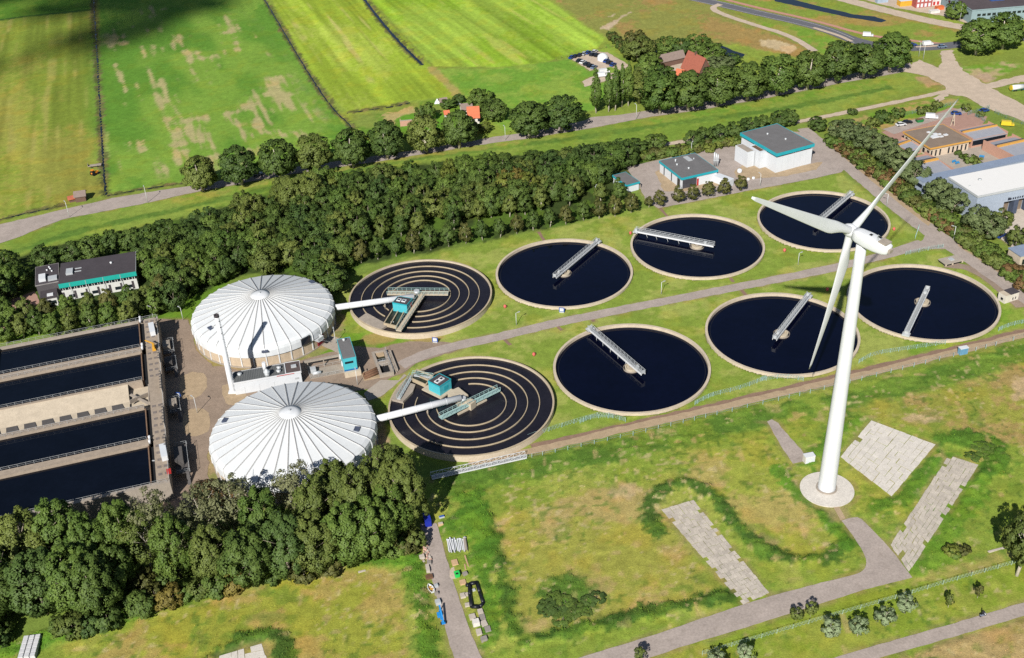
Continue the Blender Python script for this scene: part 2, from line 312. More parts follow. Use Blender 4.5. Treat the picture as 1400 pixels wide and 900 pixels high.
# ------------------------------------------------------------------ the ground: one sheet to the horizon
def axis(parts, lo, hi):
    a = np.concatenate([np.arange(s, e, st) for s, e, st in parts] + [[parts[-1][1]]])
    far = []; d = parts[-1][2]; x = parts[-1][1]
    while x < hi: d *= 1.45; x += d; far.append(x)
    near = []; d = parts[0][2]; x = parts[0][0]
    while x > lo: d *= 1.45; x -= d; near.append(x)
    return np.concatenate([near[::-1], a, far])
gx = axis([(-330, -135, .95), (-135, 172, .65), (172, 340, 1.5)], -9000, 9000)
gy = axis([(146, 330, .62), (330, 470, 1.0), (470, 720, 1.7)], -9000, 12000)
X, Y = np.meshgrid(gx, gy); NX, NY = len(gx), len(gy)
XF = X.ravel(); YF = Y.ravel()
COL = np.empty((XF.size, 3)); COL[:] = col(128, 150, 66)
ZD = np.zeros(XF.size); ROUGH = np.zeros(XF.size)
def sdf(P, margin):
    P = np.array(P, float); x0, y0 = P.min(0) - margin; x1, y1 = P.max(0) + margin
    idx = np.where((XF > x0) & (XF < x1) & (YF > y0) & (YF < y1))[0]
    x = XF[idx]; y = YF[idx]; d = np.full(idx.size, 1e9); ins = np.zeros(idx.size, bool)
    for a, b in zip(P, np.roll(P, -1, 0)):
        e = b - a; L = e @ e + 1e-12
        t = np.clip(((x - a[0]) * e[0] + (y - a[1]) * e[1]) / L, 0, 1)
        d = np.minimum(d, (x - a[0] - t * e[0]) ** 2 + (y - a[1] - t * e[1]) ** 2)
        c = (a[1] > y) != (b[1] > y)
        if a[1] != b[1]: ins ^= c & (x < (b[0] - a[0]) * (y - a[1]) / (b[1] - a[1]) + a[0])
    d = np.sqrt(d); return idx, np.where(ins, d, -d)
def paint(px, c, feather=1.5, edge=1.5, alpha=1.0, c2=None, ms=8., rough=None, world=False, lo=.42, hi=.62, seed=0, along=None, stretch=1.):
    P = px if world else [G2(*p) for p in px]
    idx, d = sdf(P, feather + edge + 2)
    x, y = XF[idx], YF[idx]
    d = d + edge * 2 * (fbm(x / 5., y / 5., 3 + seed) - .5) + min(edge, 1.6) * 1.5 * (vn(x / 1.15, y / 1.15, 8 + seed) - .5); feather = feather * .7
    w = sst(-feather, feather, d) * alpha
    cc = np.empty((idx.size, 3)); cc[:] = col(*c)
    if c2 is not None:
        if along is not None:
            u = (x * along[0] + y * along[1]) / stretch; v = -x * along[1] + y * along[0]
            n = fbm(u / ms, v / ms, 11 + seed, 4)
        else: n = fbm(x / ms, y / ms, 11 + seed, 4)
        n = n + .22 * (fbm(x / 1.7, y / 1.7, 19 + seed, 2) - .5) + .12 * (vn(x / .8, y / .8, 29 + seed) - .5)
        m = sst(lo + .03, hi - .02, n)[:, None]; cc = cc * (1 - m) + np.array(col(*c2)) * m
    COL[idx] = COL[idx] * (1 - w[:, None]) + cc * w[:, None]
    if rough is not None: ROUGH[idx] = ROUGH[idx] * (1 - w) + rough * w
def stripes(px, amp, period, along, seed=0, c=None):
    P = [G2(*p) for p in px]; idx, d = sdf(P, 1); w = sst(-.5, 2, d); x, y = XF[idx], YF[idx]
    v = -x * along[1] + y * along[0]; u = x * along[0] + y * along[1]
    n = (vn(v / period, u / 160., seed) - .5) * 1.2 + (vn(v / (period * .31), u / 60., seed + 3) - .5) * 1.0 + .6 * (fbm(x / 40, y / 40, seed + 8) - .5)
    COL[idx] *= (1 + amp * n * w)[:, None]
    if c is not None:   # worn straw-coloured wheel lines
        m = sst(.70, .84, vn(v / (period * .55), u / 45., seed + 21)) * sst(.35, .6, fbm(x / 30, y / 30, seed + 5)) * w * .7
        COL[idx] = COL[idx] * (1 - m[:, None]) + np.array(col(*c)) * m[:, None]
def adir(a, b): d = G2(*b) - G2(*a); return d / np.hypot(*d)
d1 = adir((143, 260), (130, 20)); d2 = adir((474, 160), (370, 10)); d3 = adir((578, 89), (500, 0)); d4 = adir((820, 50), (735, 0))
# far country beyond the frame
paint([(-700, -250), (2100, -250), (2100, 120), (1200, 150), (-700, 380)], (138, 155, 66), 20, 20, c2=(150, 170, 70), ms=60)
F1 = [(-420, -150), (120, -150), (127, -20), (133, 80), (141, 230), (144, 266), (0, 301), (-420, 410)]
paint(F1, (134, 152, 58), 1, .5, c2=(156, 158, 72), ms=25, along=d1, stretch=3); stripes(F1, .30, 4.5, d1, 1, (176, 170, 92))
paint([(-420, -150), (120, -150), (129, 12), (60, 20), (0, 27), (-420, 80)], (100, 145, 48), 1, .5, c2=(120, 155, 55)); paint(strip([(-300, 75), (0, 27), (60, 20), (129, 13)], 3), (70, 105, 45), 1, 1, world=True)
F2 = [(132, -150), (300, -150), (358, -15), (420, 104), (470, 170), (520, 205), (250, 248), (148, 264), (139, 150)]
paint(F2, (104, 150, 54), 1, .5, c2=(132, 168, 66), ms=22, along=d2, stretch=2.5); stripes(F2, .12, 5, d2, 4)
BP = [(142, 50), (200, 8), (330, 20), (390, 90), (440, 170), (380, 215), (250, 240), (152, 232), (142, 150)]
paint(BP, (192, 180, 128), 8, 4, .9, None)
_i, _d = sdf([G2(*p) for p in BP], 15)
_x, _y = XF[_i], YF[_i]; _u = (_x * d2[0] + _y * d2[1]); _v = -_x * d2[1] + _y * d2[0]
_n = .38 * fbm(_u / 18, _v / 1.9, 41, 3) + .30 * fbm(_u / 26, _v / 13, 77, 2) + .12 * vn(_u / 5, _v / 9, 42) + .20 * vn(_u / 70, _v / 3.4, 43)
_m = (1 - sst(.55, .63, _n))[:, None] * sst(-12, 0, _d)[:, None]
_g = np.empty((_i.size, 3)); _g[:] = col(104, 150, 54); _g2 = np.array(col(132, 168, 66)); _k = sst(.4, .65, fbm(_u / 50, _v / 20, 13))[:, None]; _g = _g * (1 - _k) + _g2 * _k
COL[_i] = COL[_i] * (1 - _m) + _g * _m
F3 = [(300, -150), (410, -150), (492, -10), (590, 91), (628, 131), (560, 138), (474, 152), (424, 100), (366, -10)]
paint(F3, (160, 184, 60), 1, .5, c2=(176, 194, 80), ms=30, along=d2, stretch=3); stripes(F3, .38, 4.5, d2, 7, (206, 196, 120))
F4 = [(420, -150), (640, -150), (738, -8), (800, 36), (828, 52), (815, 68), (740, 86), (680, 92), (594, 91), (500, -8)]
paint(F4, (150, 186, 54), 1, .5, c2=(166, 196, 74), ms=30, along=d4, stretch=3); stripes(F4, .38, 4.5, d4, 12, (190, 196, 96))
paint([(592, 94), (680, 94), (760, 84), (815, 70), (832, 60), (860, 92), (840, 120), (812, 150), (690, 180), (648, 140)], (122, 166, 60), 2, 1, c2=(146, 176, 72), ms=14, rough=.15)
paint([(478, 158), (560, 143), (600, 135), (650, 140), (670, 175), (600, 188), (520, 196), (492, 178)], (140, 158, 72), 2, 1, c2=(112, 150, 52), ms=10)
paint([(540, 162), (590, 150), (610, 158), (600, 176), (548, 180)], (108, 160, 50), 1, 1)
for s in ([(522, 158), (560, 147), (575, 150), (545, 158), (540, 172), (528, 168)],): paint(s, (200, 178, 120), 1, 1.5, .9)
paint(strip([(588, 92), (610, 112), (626, 130)], 4), (176, 166, 96), 1, 1, world=True)
paint([(660, -150), (930, -150), (960, 0), (1060, 40), (1112, 66), (1100, 80), (1010, 62), (960, 62), (880, 66), (838, 56), (800, 34), (745, -8)], (150, 152, 78), 2, 2, c2=(172, 146, 88), ms=22, rough=.35)
paint([(1120, 30), (1180, 50), (1260, 60), (1330, 45), (1220, 15), (1100, -10), (1020, 0)], (140, 160, 66), 2, 1, c2=(172, 150, 84), ms=16, rough=.3)
paint([(1040, 30), (1110, 40), (1165, 66), (1130, 75), (1090, 60), (1040, 40)], (128, 164, 60), 2, 1, c2=(158, 160, 78), ms=8)
paint([(1038, 56), (1060, 54), (1090, 66), (1080, 73), (1045, 64)], (212, 190, 150), 1, 2, .9)
for s in ([(820, 40), (836, 30), (862, 17), (850, 26), (832, 42)], [(828, 24), (842, 19), (838, 24)]): paint(s, (214, 190, 160), .8, 1, .9)
for P_, w_ in DITCH:
    paint(strip(P_, w_ + 2.6), (92, 96, 58), .6, 1.4, .85, c2=(122, 110, 78), ms=4, world=True, rough=.9)
# road verge strip between the avenue and the wood
paint(AVS + [(0, 362), (60, 338), (170, 318), (250, 300), (385, 264), (440, 246), (560, 222), (700, 213), (800, 206), (895, 197), (1020, 172), (1090, 162), (1200, 140), (1260, 118)], (128, 156, 62), 1, .8, c2=(146, 166, 72), ms=16, rough=.12)
paint(strip([(-60, 372), (20, 345), (100, 318), (200, 296), (300, 274), (420, 246), (560, 218), (680, 203), (800, 188), (900, 172), (1060, 152), (1220, 120)], lambda t: 4), (98, 132, 54), 1, 1.2, .9, c2=(114, 144, 60), ms=8, world=True, rough=.5)
paint(strip([(236, 275), (300, 262), (420, 240), (560, 213), (660, 203), (720, 196)], 5), (164, 164, 80), 1.5, 1.5, .8, world=True, c2=(130, 160, 60), ms=5, rough=.25)
paint(strip([(870, 170), (960, 156), (1060, 138), (1180, 116), (1240, 104)], 5), (150, 164, 70), 1.5, 1.5, .8, world=True, c2=(120, 160, 55), ms=5, rough=.25)
paint([(1250, 106), (1275, 104), (1300, 122), (1284, 124), (1262, 118)], (196, 160, 120), 1, 1.5, .85, c2=(150, 150, 80), ms=5)
paint([(1310, 92), (1370, 84), (1400, 90), (1380, 100), (1330, 110)], (124, 164, 56), 1, 1, c2=(196, 176, 130), ms=7)
paint([(1325, 105), (1345, 100), (1362, 106), (1350, 114)], (196, 168, 140), 1, 1.5, .9)
paint([(1130, 176), (1200, 152), (1290, 132), (1320, 138), (1300, 150), (1210, 180), (1160, 190)], (120, 158, 54), 1, 1, c2=(180, 160, 100), ms=6)
# lawn round the tanks
LAWN = [(470, 460), (462, 420), (466, 385), (560, 354), (700, 323), (850, 292), (1012, 262), (1100, 247), (1150, 236), (1262, 325), (1400, 420), (1460, 430), (1400, 452), (1250, 490), (1040, 540), (870, 580), (720, 615), (600, 636), (520, 580), (500, 535), (560, 505), (600, 470)]
paint(LAWN, (140, 162, 66), 1.5, .8, c2=(166, 176, 88), ms=9, rough=.06)
paint([(430, 470), (470, 455), (560, 462), (520, 476), (482, 474), (462, 483), (440, 484), (424, 490), (415, 482)], (120, 158, 50), 1, .6)
paint([(1295, 350), (1400, 405), (1400, 450), (1330, 470), (1240, 490)], (130, 162, 58), 1, .8, c2=(150, 172, 70), ms=6)
for c0, r in (((520, 462), 3.5), ((584, 462), 3.0), ((545, 456), 2.2)):
    p = G2(*c0); paint([p + r * np.array([math.cos(a) * 1.6, math.sin(a)]) for a in np.linspace(0, 6.1, 12)], (186, 150, 100), 1, 1, .7, world=True)
p = G2(532, 493); paint([p + np.array([math.cos(a) * 4.5, math.sin(a) * 8]) for a in np.linspace(0, 6.1, 14)], (186, 160, 112), .6, 1, .9, world=True)
for cx_, cy_ in ((-76, 296), (-58.6, 237)):   # gravel ring round the covered tanks
    paint([np.array([cx_ + 24.3 * math.cos(a), cy_ + 24.3 * math.sin(a)]) for a in np.linspace(0, 6.2, 40)], (182, 156, 122), .6, .8, .9, c2=(150, 150, 90), ms=5, world=True)
paint([(214, 437), (262, 437), (300, 400), (320, 380), (250, 380), (200, 425)], (110, 148, 48), 1, .8)
paint([(-60, 480), (190, 432), (210, 400), (100, 400), (-60, 420)], (112, 150, 50), 1, .8, c2=(150, 160, 70), ms=6)
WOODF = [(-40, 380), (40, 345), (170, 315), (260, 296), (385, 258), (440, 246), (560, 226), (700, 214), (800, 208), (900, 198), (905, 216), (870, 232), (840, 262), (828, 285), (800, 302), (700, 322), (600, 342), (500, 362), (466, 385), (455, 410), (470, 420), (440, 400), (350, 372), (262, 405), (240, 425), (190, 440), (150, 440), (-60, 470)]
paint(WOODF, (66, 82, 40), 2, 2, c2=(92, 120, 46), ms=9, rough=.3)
# rough land this side of the fence
SOUTH = [(560, 660), (620, 645), (716, 622), (870, 590), (1040, 551), (1130, 530), (1250, 502), (1400, 464), (1650, 400), (1800, 620), (1700, 1150), (-300, 1150), (-300, 900), (0, 880), (300, 800), (560, 700)]
paint(SOUTH, (142, 162, 64), 1.5, 1, c2=(164, 172, 78), ms=12, rough=.3)
paint(strip([(600, 670), (660, 652), (760, 634), (900, 602), (1020, 575), (1110, 560)], 9), (120, 150, 58), 2, 2, world=True, c2=(96, 130, 50), ms=6, rough=.6)
paint(strip([(1140, 560), (1230, 530), (1330, 500), (1440, 478)], 10), (120, 150, 58), 2, 2, world=True, c2=(98, 132, 50), ms=6, rough=.5)
paint([(668, 706), (760, 684), (850, 662), (900, 668), (908, 700), (945, 760), (1000, 800), (990, 815), (900, 835), (720, 868), (700, 840), (690, 800)], (166, 166, 76), 2.5, 2, c2=(186, 168, 104), ms=14, rough=.2)
paint([(930, 628), (1040, 600), (1066, 606), (1110, 680), (1150, 735), (1130, 760), (1090, 765), (1040, 748), (990, 690), (940, 660)], (162, 170, 72), 2.5, 2, c2=(184, 170, 98), ms=12, rough=.2)
paint([(1150, 560), (1230, 545), (1340, 520), (1420, 490), (1460, 560), (1400, 610), (1330, 608), (1290, 596), (1210, 575)], (160, 162, 72), 2.5, 3, c2=(176, 154, 94), ms=12, rough=.3)
paint([(1238, 572), (1262, 560), (1288, 562), (1280, 574), (1255, 578)], (208, 180, 140), 1, 2.5, .8, c2=(160, 150, 90), ms=3)
paint([(1384, 520), (1420, 510), (1420, 540), (1388, 546)], (208, 180, 140), 1, 2, .8)
paint([(1100, 732), (1120, 734), (1134, 746), (1126, 752), (1108, 744)], (210, 186, 140), 1, 1.5, .8, c2=(170, 150, 90), ms=3)
paint([(1026, 736), (1045, 728), (1070, 742), (1040, 748)], (190, 160, 118), 1.2, 2, .7)
paint([(838, 674), (862, 664), (885, 668), (866, 680)], (200, 176, 134), 1.5, 2.5, .75)
def bank(px, w, c=(70, 106, 42), c2=(98, 134, 48), rough=.8, h=.5):
    P = strip(px, w * .8); paint(P, c, 1.0, 2.2, .95, c2=c2, ms=5, world=True, rough=rough)
    idx, d = sdf(P, 2); ZD[idx] = np.maximum(ZD[idx], .6 * h * sst(-1, w / 2, d))
bank([(655, 690), (672, 735), (684, 790), (697, 850), (704, 880)], 6, rough=1.0, h=.8)
bank([(640, 672), (652, 700), (668, 760)], 9, (96, 140, 46), (82, 124, 42), 1.0, .5)
bank([(596, 735), (640, 700), (655, 740), (665, 800), (678, 880)], 6, (110, 150, 48), (90, 134, 44), .7, .3)
bank([(700, 884), (740, 874), (820, 854), (900, 838), (1000, 816), (1018, 800), (990, 765), (955, 722)], 4.5, rough=1.1, h=.7)
bank([(905, 735), (880, 700), (895, 672), (930, 660), (965, 665), (985, 690), (1010, 725), (1045, 755), (1095, 772), (1140, 760), (1165, 735)], 5, rough=.9, h=.8)
bank([(1060, 640), (1105, 690), (1145, 730), (1160, 755)], 4, (104, 148, 48), (90, 136, 44), .6, .3)
bank([(1280, 604), (1330, 600), (1370, 610), (1360, 640), (1320, 665), (1290, 700), (1262, 740)], 7, (92, 136, 46), (80, 122, 42), 1.1, .7)
bank([(1190, 690), (1225, 690), (1260, 650), (1296, 618)], 6, (106, 148, 48), (92, 136, 46), .8, .4)
bank([(1105, 640), (1130, 600), (1180, 570)], 5, (112, 152, 50), (96, 140, 46), .7, .3)
bank([(1335, 650), (1310, 700), (1270, 770), (1255, 790)], 9, (104, 146, 46), (120, 156, 52), .6, .2)
bank([(-40, 905), (120, 858), (220, 826), (330, 800), (420, 776), (520, 765), (572, 770)], 6, (94, 140, 44), (112, 154, 50), .9, .4)
bank([(560, 775), (575, 830), (590, 905), (600, 960)], 7, (98, 140, 46), (84, 124, 42), 1.1, .6)
paint([(110, 905), (220, 834), (320, 812), (410, 786), (500, 775), (545, 782), (560, 830), (566, 930), (90, 930)], (162, 166, 66), 2.5, 2, c2=(180, 162, 90), ms=8, rough=.25)
bank([(270, 915), (320, 880), (372, 868), (388, 880), (392, 920)], 4, rough=1.1, h=.7)
paint([(740, 845), (735, 815), (750, 795), (790, 790), (820, 808), (815, 838), (790, 848)], (78, 120, 46), 2, 3, .9, rough=1.0)
paint([(775, 908), (880, 877), (1040, 856), (1120, 832), (1250, 792), (1400, 755), (1560, 710), (1560, 780), (1400, 822), (1290, 855), (1170, 892), (1080, 925)], (140, 160, 56), 1.2, .6, c2=(158, 168, 70), ms=9, rough=.12)
paint([(1215, 910), (1300, 876), (1400, 846), (1540, 805), (1700, 1000), (1200, 1010)], (188, 164, 110), 1.2, 1, c2=(166, 156, 84), ms=9, rough=.4)
paint([(1248, 795), (1330, 770), (1400, 745), (1400, 760), (1300, 790)], (176, 160, 96), 1, 1.5, .7)
paint(strip([(1128, 656), (1145, 700), (1152, 712)], 5), (170, 150, 116), 1, 1, .6, world=True)
# weeds, straw tufts and small bare spots
_i, _d = sdf([G2(*p) for p in SOUTH], 2); _x, _y = XF[_i], YF[_i]; _in = sst(0, 2, _d)
for sc, th, c_, al, sd in ((1.3, .74, (92, 128, 48), .65, 201), (2.6, .70, (104, 140, 50), .5, 203), (1.1, .78, (208, 190, 140), .6, 205), (2.2, .80, (196, 172, 120), .55, 207), (.9, .80, (70, 104, 40), .6, 209)):
    m_ = (sst(th, th + .08, vn(_x / sc, _y / sc, sd)) * sst(.40, .62, fbm(_x / 11, _y / 11, sd + 50)) * _in * al)[:, None]
    COL[_i] = COL[_i] * (1 - m_) + np.array(col(*c_)) * m_
# long grass and tussocks stand up; everything under a sheet stays flat
flat = np.zeros(XF.size)
for P in FLAT:   # worn, dusty verge beside every paved edge
    idx, d = sdf(P, 3); v_ = (sst(-1.5, -.2, d) * .6 * sst(.3, .65, vn(XF[idx] / 2.1, YF[idx] / 2.1, 88)))[:, None]
    COL[idx] = COL[idx] * (1 - v_) + np.array(col(158, 144, 96)) * v_
for P in FLAT:
    idx, d = sdf(P, 3); flat[idx] = np.maximum(flat[idx], sst(-1.8, -.5, d))
near = (XF > -340) & (XF < 345) & (YF > 140) & (YF < 725)
T = np.zeros(XF.size); xs, ys = XF[near], YF[near]
T[near] = .55 * vn(xs / 1.3, ys / 1.3, 31) ** 2 + .35 * fbm(xs / 3.5, ys / 3.5, 33, 2) ** 2 + .25 * vn(xs / .7, ys / .7, 35) ** 3
Zg = (ZD + T * ROUGH * 1.1) * (1 - flat)
for c_ in ((18, 321.3), (64, 335), (110.2, 348.6), (33.7, 265.5), (80, 279.3), (126.4, 292.8)): Zg[(XF - c_[0]) ** 2 + (YF - c_[1]) ** 2 < 22.1 ** 2] = -1.7   # the pits of the clarifiers
COL *= (1 + (np.where(near, 1, 0) * .16 * (fbm(XF / 2.2, YF / 2.2, 55, 3) - .5) * 2))[:, None]
yl = sst(.5, .75, fbm(XF / 7., YF / 7., 66)) * .35 * near     # drier, yellower tufts
_l = COL.mean(1, keepdims=True); COL[:] = np.maximum(_l + (COL - _l) * 1.0, .004)
COL[:, 0] *= 1 + yl * .35; COL[:, 2] *= 1 - yl * .25
for P_, w_ in DITCH:
    idx, d = sdf(strip(P_, w_), 2); Zg[idx] = np.where(d > -.15, -.5, Zg[idx])
me = bpy.data.meshes.new('ground')
me.vertices.add(XF.size); me.vertices.foreach_set('co', np.stack([XF, YF, Zg], -1).astype(np.float32).ravel())
ii = (np.arange(NY - 1)[:, None] * NX + np.arange(NX - 1)[None]).ravel()
q = np.stack([ii, ii + 1, ii + NX + 1, ii + NX], -1).astype(np.int32)
me.loops.add(q.size); me.loops.foreach_set('vertex_index', q.ravel()); me.polygons.add(len(q))
me.polygons.foreach_set('loop_start', np.arange(0, q.size, 4, dtype=np.int32)); me.polygons.foreach_set('loop_total', np.full(len(q), 4, np.int32))
me.polygons.foreach_set('use_smooth', np.ones(len(q), bool))
at = me.color_attributes.new('ground_colour', 'FLOAT_COLOR', 'POINT'); at.data.foreach_set('color', np.concatenate([COL, np.ones((XF.size, 1))], 1).astype(np.float32).ravel())
me.update(); me.validate()
gm = bpy.data.materials.new('ground_cover'); gm.use_nodes = True; nt = gm.node_tree; P_ = nt.nodes['Principled BSDF']; P_.inputs['Roughness'].default_value = .95; P_.inputs['Specular IOR Level'].default_value = .1
a_ = nd(nt, 'ShaderNodeAttribute', attribute_name='ground_colour'); g_ = nd(nt, 'ShaderNodeNewGeometry'); o_ = a_.outputs['Color']
for sc, am in ((.55, .16), (2.6, .22)):
    n_ = nd(nt, 'ShaderNodeTexNoise'); n_.inputs['Scale'].default_value = sc; n_.inputs['Detail'].default_value = 4; n_.inputs['Roughness'].default_value = .7; nt.links.new(g_.outputs['Position'], n_.inputs['Vector'])
    r_ = nd(nt, 'ShaderNodeMapRange'); r_.inputs[1].default_value = .3; r_.inputs[2].default_value = .7; r_.inputs[3].default_value = 1 - am; r_.inputs[4].default_value = 1 + am; nt.links.new(n_.outputs[0], r_.inputs[0])
    v_ = nd(nt, 'ShaderNodeVectorMath', operation='SCALE'); nt.links.new(o_, v_.inputs[0]); nt.links.new(r_.outputs[0], v_.inputs['Scale']); o_ = v_.outputs[0]
nt.links.new(o_, P_.inputs['Base Color'])
b_ = nd(nt, 'ShaderNodeBump'); b_.inputs['Strength'].default_value = .5; b_.inputs['Distance'].default_value = .25; nt.links.new(n_.outputs[0], b_.inputs['Height']); nt.links.new(b_.outputs[0], P_.inputs['Normal'])
me.materials.append(gm); ground = bpy.data.objects.new('ground', me); C.objects.link(ground); structure(ground)

# long grass standing in the rough strips: one mass nobody could count
_p = np.where(near & (ROUGH > .16) & (flat < .05) & (YF < 420) & (YF > 150))[0]
_w = ROUGH[_p] ** .9 / (1 + np.maximum(0, YF[_p] - 260) / 60); _rg = np.random.default_rng(5)
_c = _rg.choice(_p, 120000, p=_w / _w.sum()); _n3 = len(_c)
_x = XF[_c] + _rg.uniform(-.4, .4, _n3); _y = YF[_c] + _rg.uniform(-.4, .4, _n3); _h2 = _rg.uniform(.07, .26, _n3) * (.5 + .5 * np.minimum(1, ROUGH[_c])); _a = _rg.uniform(0, PI, _n3); _s = _rg.uniform(.05, .14, _n3)
_dx, _dy = np.cos(_a) * _s, np.sin(_a) * _s; _k = _h2 * _rg.uniform(.7, 1.6, _n3) / _s; _lx, _ly = -_dy * _k, _dx * _k; _z = Zg[_c] - .05
_V = np.stack([np.stack([_x - _dx, _y - _dy, _z], -1), np.stack([_x + _dx, _y + _dy, _z], -1), np.stack([_x + _dx * .7 + _lx, _y + _dy * .7 + _ly, _z + _h2], -1), np.stack([_x - _dx * .7 + _lx, _y - _dy * .7 + _ly, _z + _h2], -1)], 1).reshape(-1, 3)
_m = bpy.data.meshes.new('long_grass'); _m.vertices.add(4 * _n3); _m.vertices.foreach_set('co', _V.astype(np.float32).ravel()); _m.loops.add(4 * _n3); _m.loops.foreach_set('vertex_index', np.arange(4 * _n3, dtype=np.int32)); _m.polygons.add(_n3)
_m.polygons.foreach_set('loop_start', np.arange(0, 4 * _n3, 4, dtype=np.int32)); _m.polygons.foreach_set('loop_total', np.full(_n3, 4, np.int32))
_at = _m.color_attributes.new('ground_colour', 'FLOAT_COLOR', 'POINT'); _cc = 1.0 * COL[_c] * _rg.uniform(.78, 1.28, _n3)[:, None] * np.stack([_rg.uniform(.9, 1.2, _n3), np.ones(_n3), _rg.uniform(.8, 1.1, _n3)], -1)
_at.data.foreach_set('color', np.repeat(np.concatenate([_cc, np.ones((_n3, 1))], 1), 4, 0).astype(np.float32).ravel()); _m.update(); _m.materials.append(gm); _m.polygons.foreach_set('use_smooth', np.ones(_n3, bool)); _nn = np.stack([_dy / _s * .45, -_dx / _s * .45, np.ones(_n3)], -1); _nn /= np.linalg.norm(_nn, axis=1)[:, None]; _m.normals_split_custom_set_from_vertices(np.repeat(_nn, 4, 0).tolist())
stuff(bpy.data.objects.new('long_grass', _m)); C.objects.link(bpy.data.objects['long_grass'])
# ------------------------------------------------------------------ common materials
CREAM = mat('tank_concrete', (214, 198, 174), var=.1, scale=.5, stain=.3, bump=.15)
RIMC = mat('rim_concrete', (208, 194, 170), var=.1, scale=.6, stain=.3)
WALLT = mat('ring_wall_tan', (196, 178, 148), var=.12, scale=.6, stain=.3)
GREYC = mat('grey_concrete', (176, 164, 150), var=.12, scale=.5, stain=.3, bump=.15)
DARKC = mat('dark_concrete_and_shade', (96, 92, 90), var=.15, scale=.6)  # dark openings and cappings, also the painted shade of the side platforms
WHITE = mat('white_paint', (236, 238, 240), var=.04, scale=.6, rough=.45, fine=.03)
WHT2 = mat('white_cladding', (232, 236, 240), var=.04, scale=.3, rough=.5, fine=.03)
STEEL = mat('galvanised_steel', (208, 212, 214), var=.08, scale=1.5, rough=.45, metal=.15)
GRAT = mat('walkway_grating', (176, 178, 178), var=.08, scale=2, rough=.6)
TEAL = mat('teal_panel', (44, 176, 190), var=.06, scale=.6, rough=.5, fine=.04)
TEAL2 = mat('turquoise_panel', (84, 196, 208), var=.06, scale=.6, rough=.5, fine=.04)
ROOFG = mat('roof_felt_grey', (128, 126, 126), var=.1, scale=.3, stain=.2, k=.9)
ROOFD = mat('roof_felt_dark', (78, 72, 76), var=.12, scale=.4, stain=.1)
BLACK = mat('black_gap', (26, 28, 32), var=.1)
GLASS = mat('dark_glass', (.012, .016, .022), raw=True, rough=.08, spec=.6, var=.05)
RED = mat('red_paint', (196, 50, 48), var=.05); ORANGE = mat('orange_trim', (226, 170, 84), var=.05); BLUE = mat('blue_paint', (40, 90, 180), var=.06)
PALEG = mat('pale_green_steel', (172, 204, 200), var=.06, rough=.5); RUST = mat('rust_brown', (120, 88, 66), var=.2, scale=2)
POOL = mat('clarifier_water', (.0012, .0020, .0095), raw=True, rough=.03, spec=.26, var=.25, scale=.06)
def watermat(name, c, rough, bump, scale, speck):
    m = mat(name, c, raw=True, rough=rough, spec=.3, var=.25, scale=.12); nt = m.node_tree; p = nt.nodes['Principled BSDF']; g = nd(nt, 'ShaderNodeNewGeometry')
    n = nd(nt, 'ShaderNodeTexNoise'); n.inputs['Scale'].default_value = scale; n.inputs['Detail'].default_value = 5; nt.links.new(g.outputs['Position'], n.inputs['Vector'])
    b = nd(nt, 'ShaderNodeBump'); b.inputs['Strength'].default_value = bump; b.inputs['Distance'].default_value = .06; nt.links.new(n.outputs[0], b.inputs['Height']); nt.links.new(b.outputs[0], p.inputs['Normal'])
    if speck:   # patches of pale foam where the water is stirred
        old = p.inputs['Base Color'].links[0].from_socket; n2 = nd(nt, 'ShaderNodeTexNoise'); n2.inputs['Scale'].default_value = .22; n2.inputs['Detail'].default_value = 8; n2.inputs['Roughness'].default_value = .8; nt.links.new(g.outputs['Position'], n2.inputs['Vector'])
        r = nd(nt, 'ShaderNodeMapRange'); r.inputs[1].default_value = .60; r.inputs[2].default_value = .78; r.inputs[4].default_value = speck; nt.links.new(n2.outputs[0], r.inputs[0])
        mx = nd(nt, 'ShaderNodeMix', data_type='RGBA'); nt.links.new(r.outputs[0], mx.inputs[0]); nt.links.new(old, mx.inputs[6]); mx.inputs[7].default_value = (.11, .105, .10, 1); nt.links.new(mx.outputs[2], p.inputs['Base Color'])
    return m
AERW = watermat('aerated_water', (.0125, .0115, .0165), .28, .5, 1.6, .55)
BASW = watermat('basin_water', (.0022, .0034, .0075), .05, .05, .6, 0)
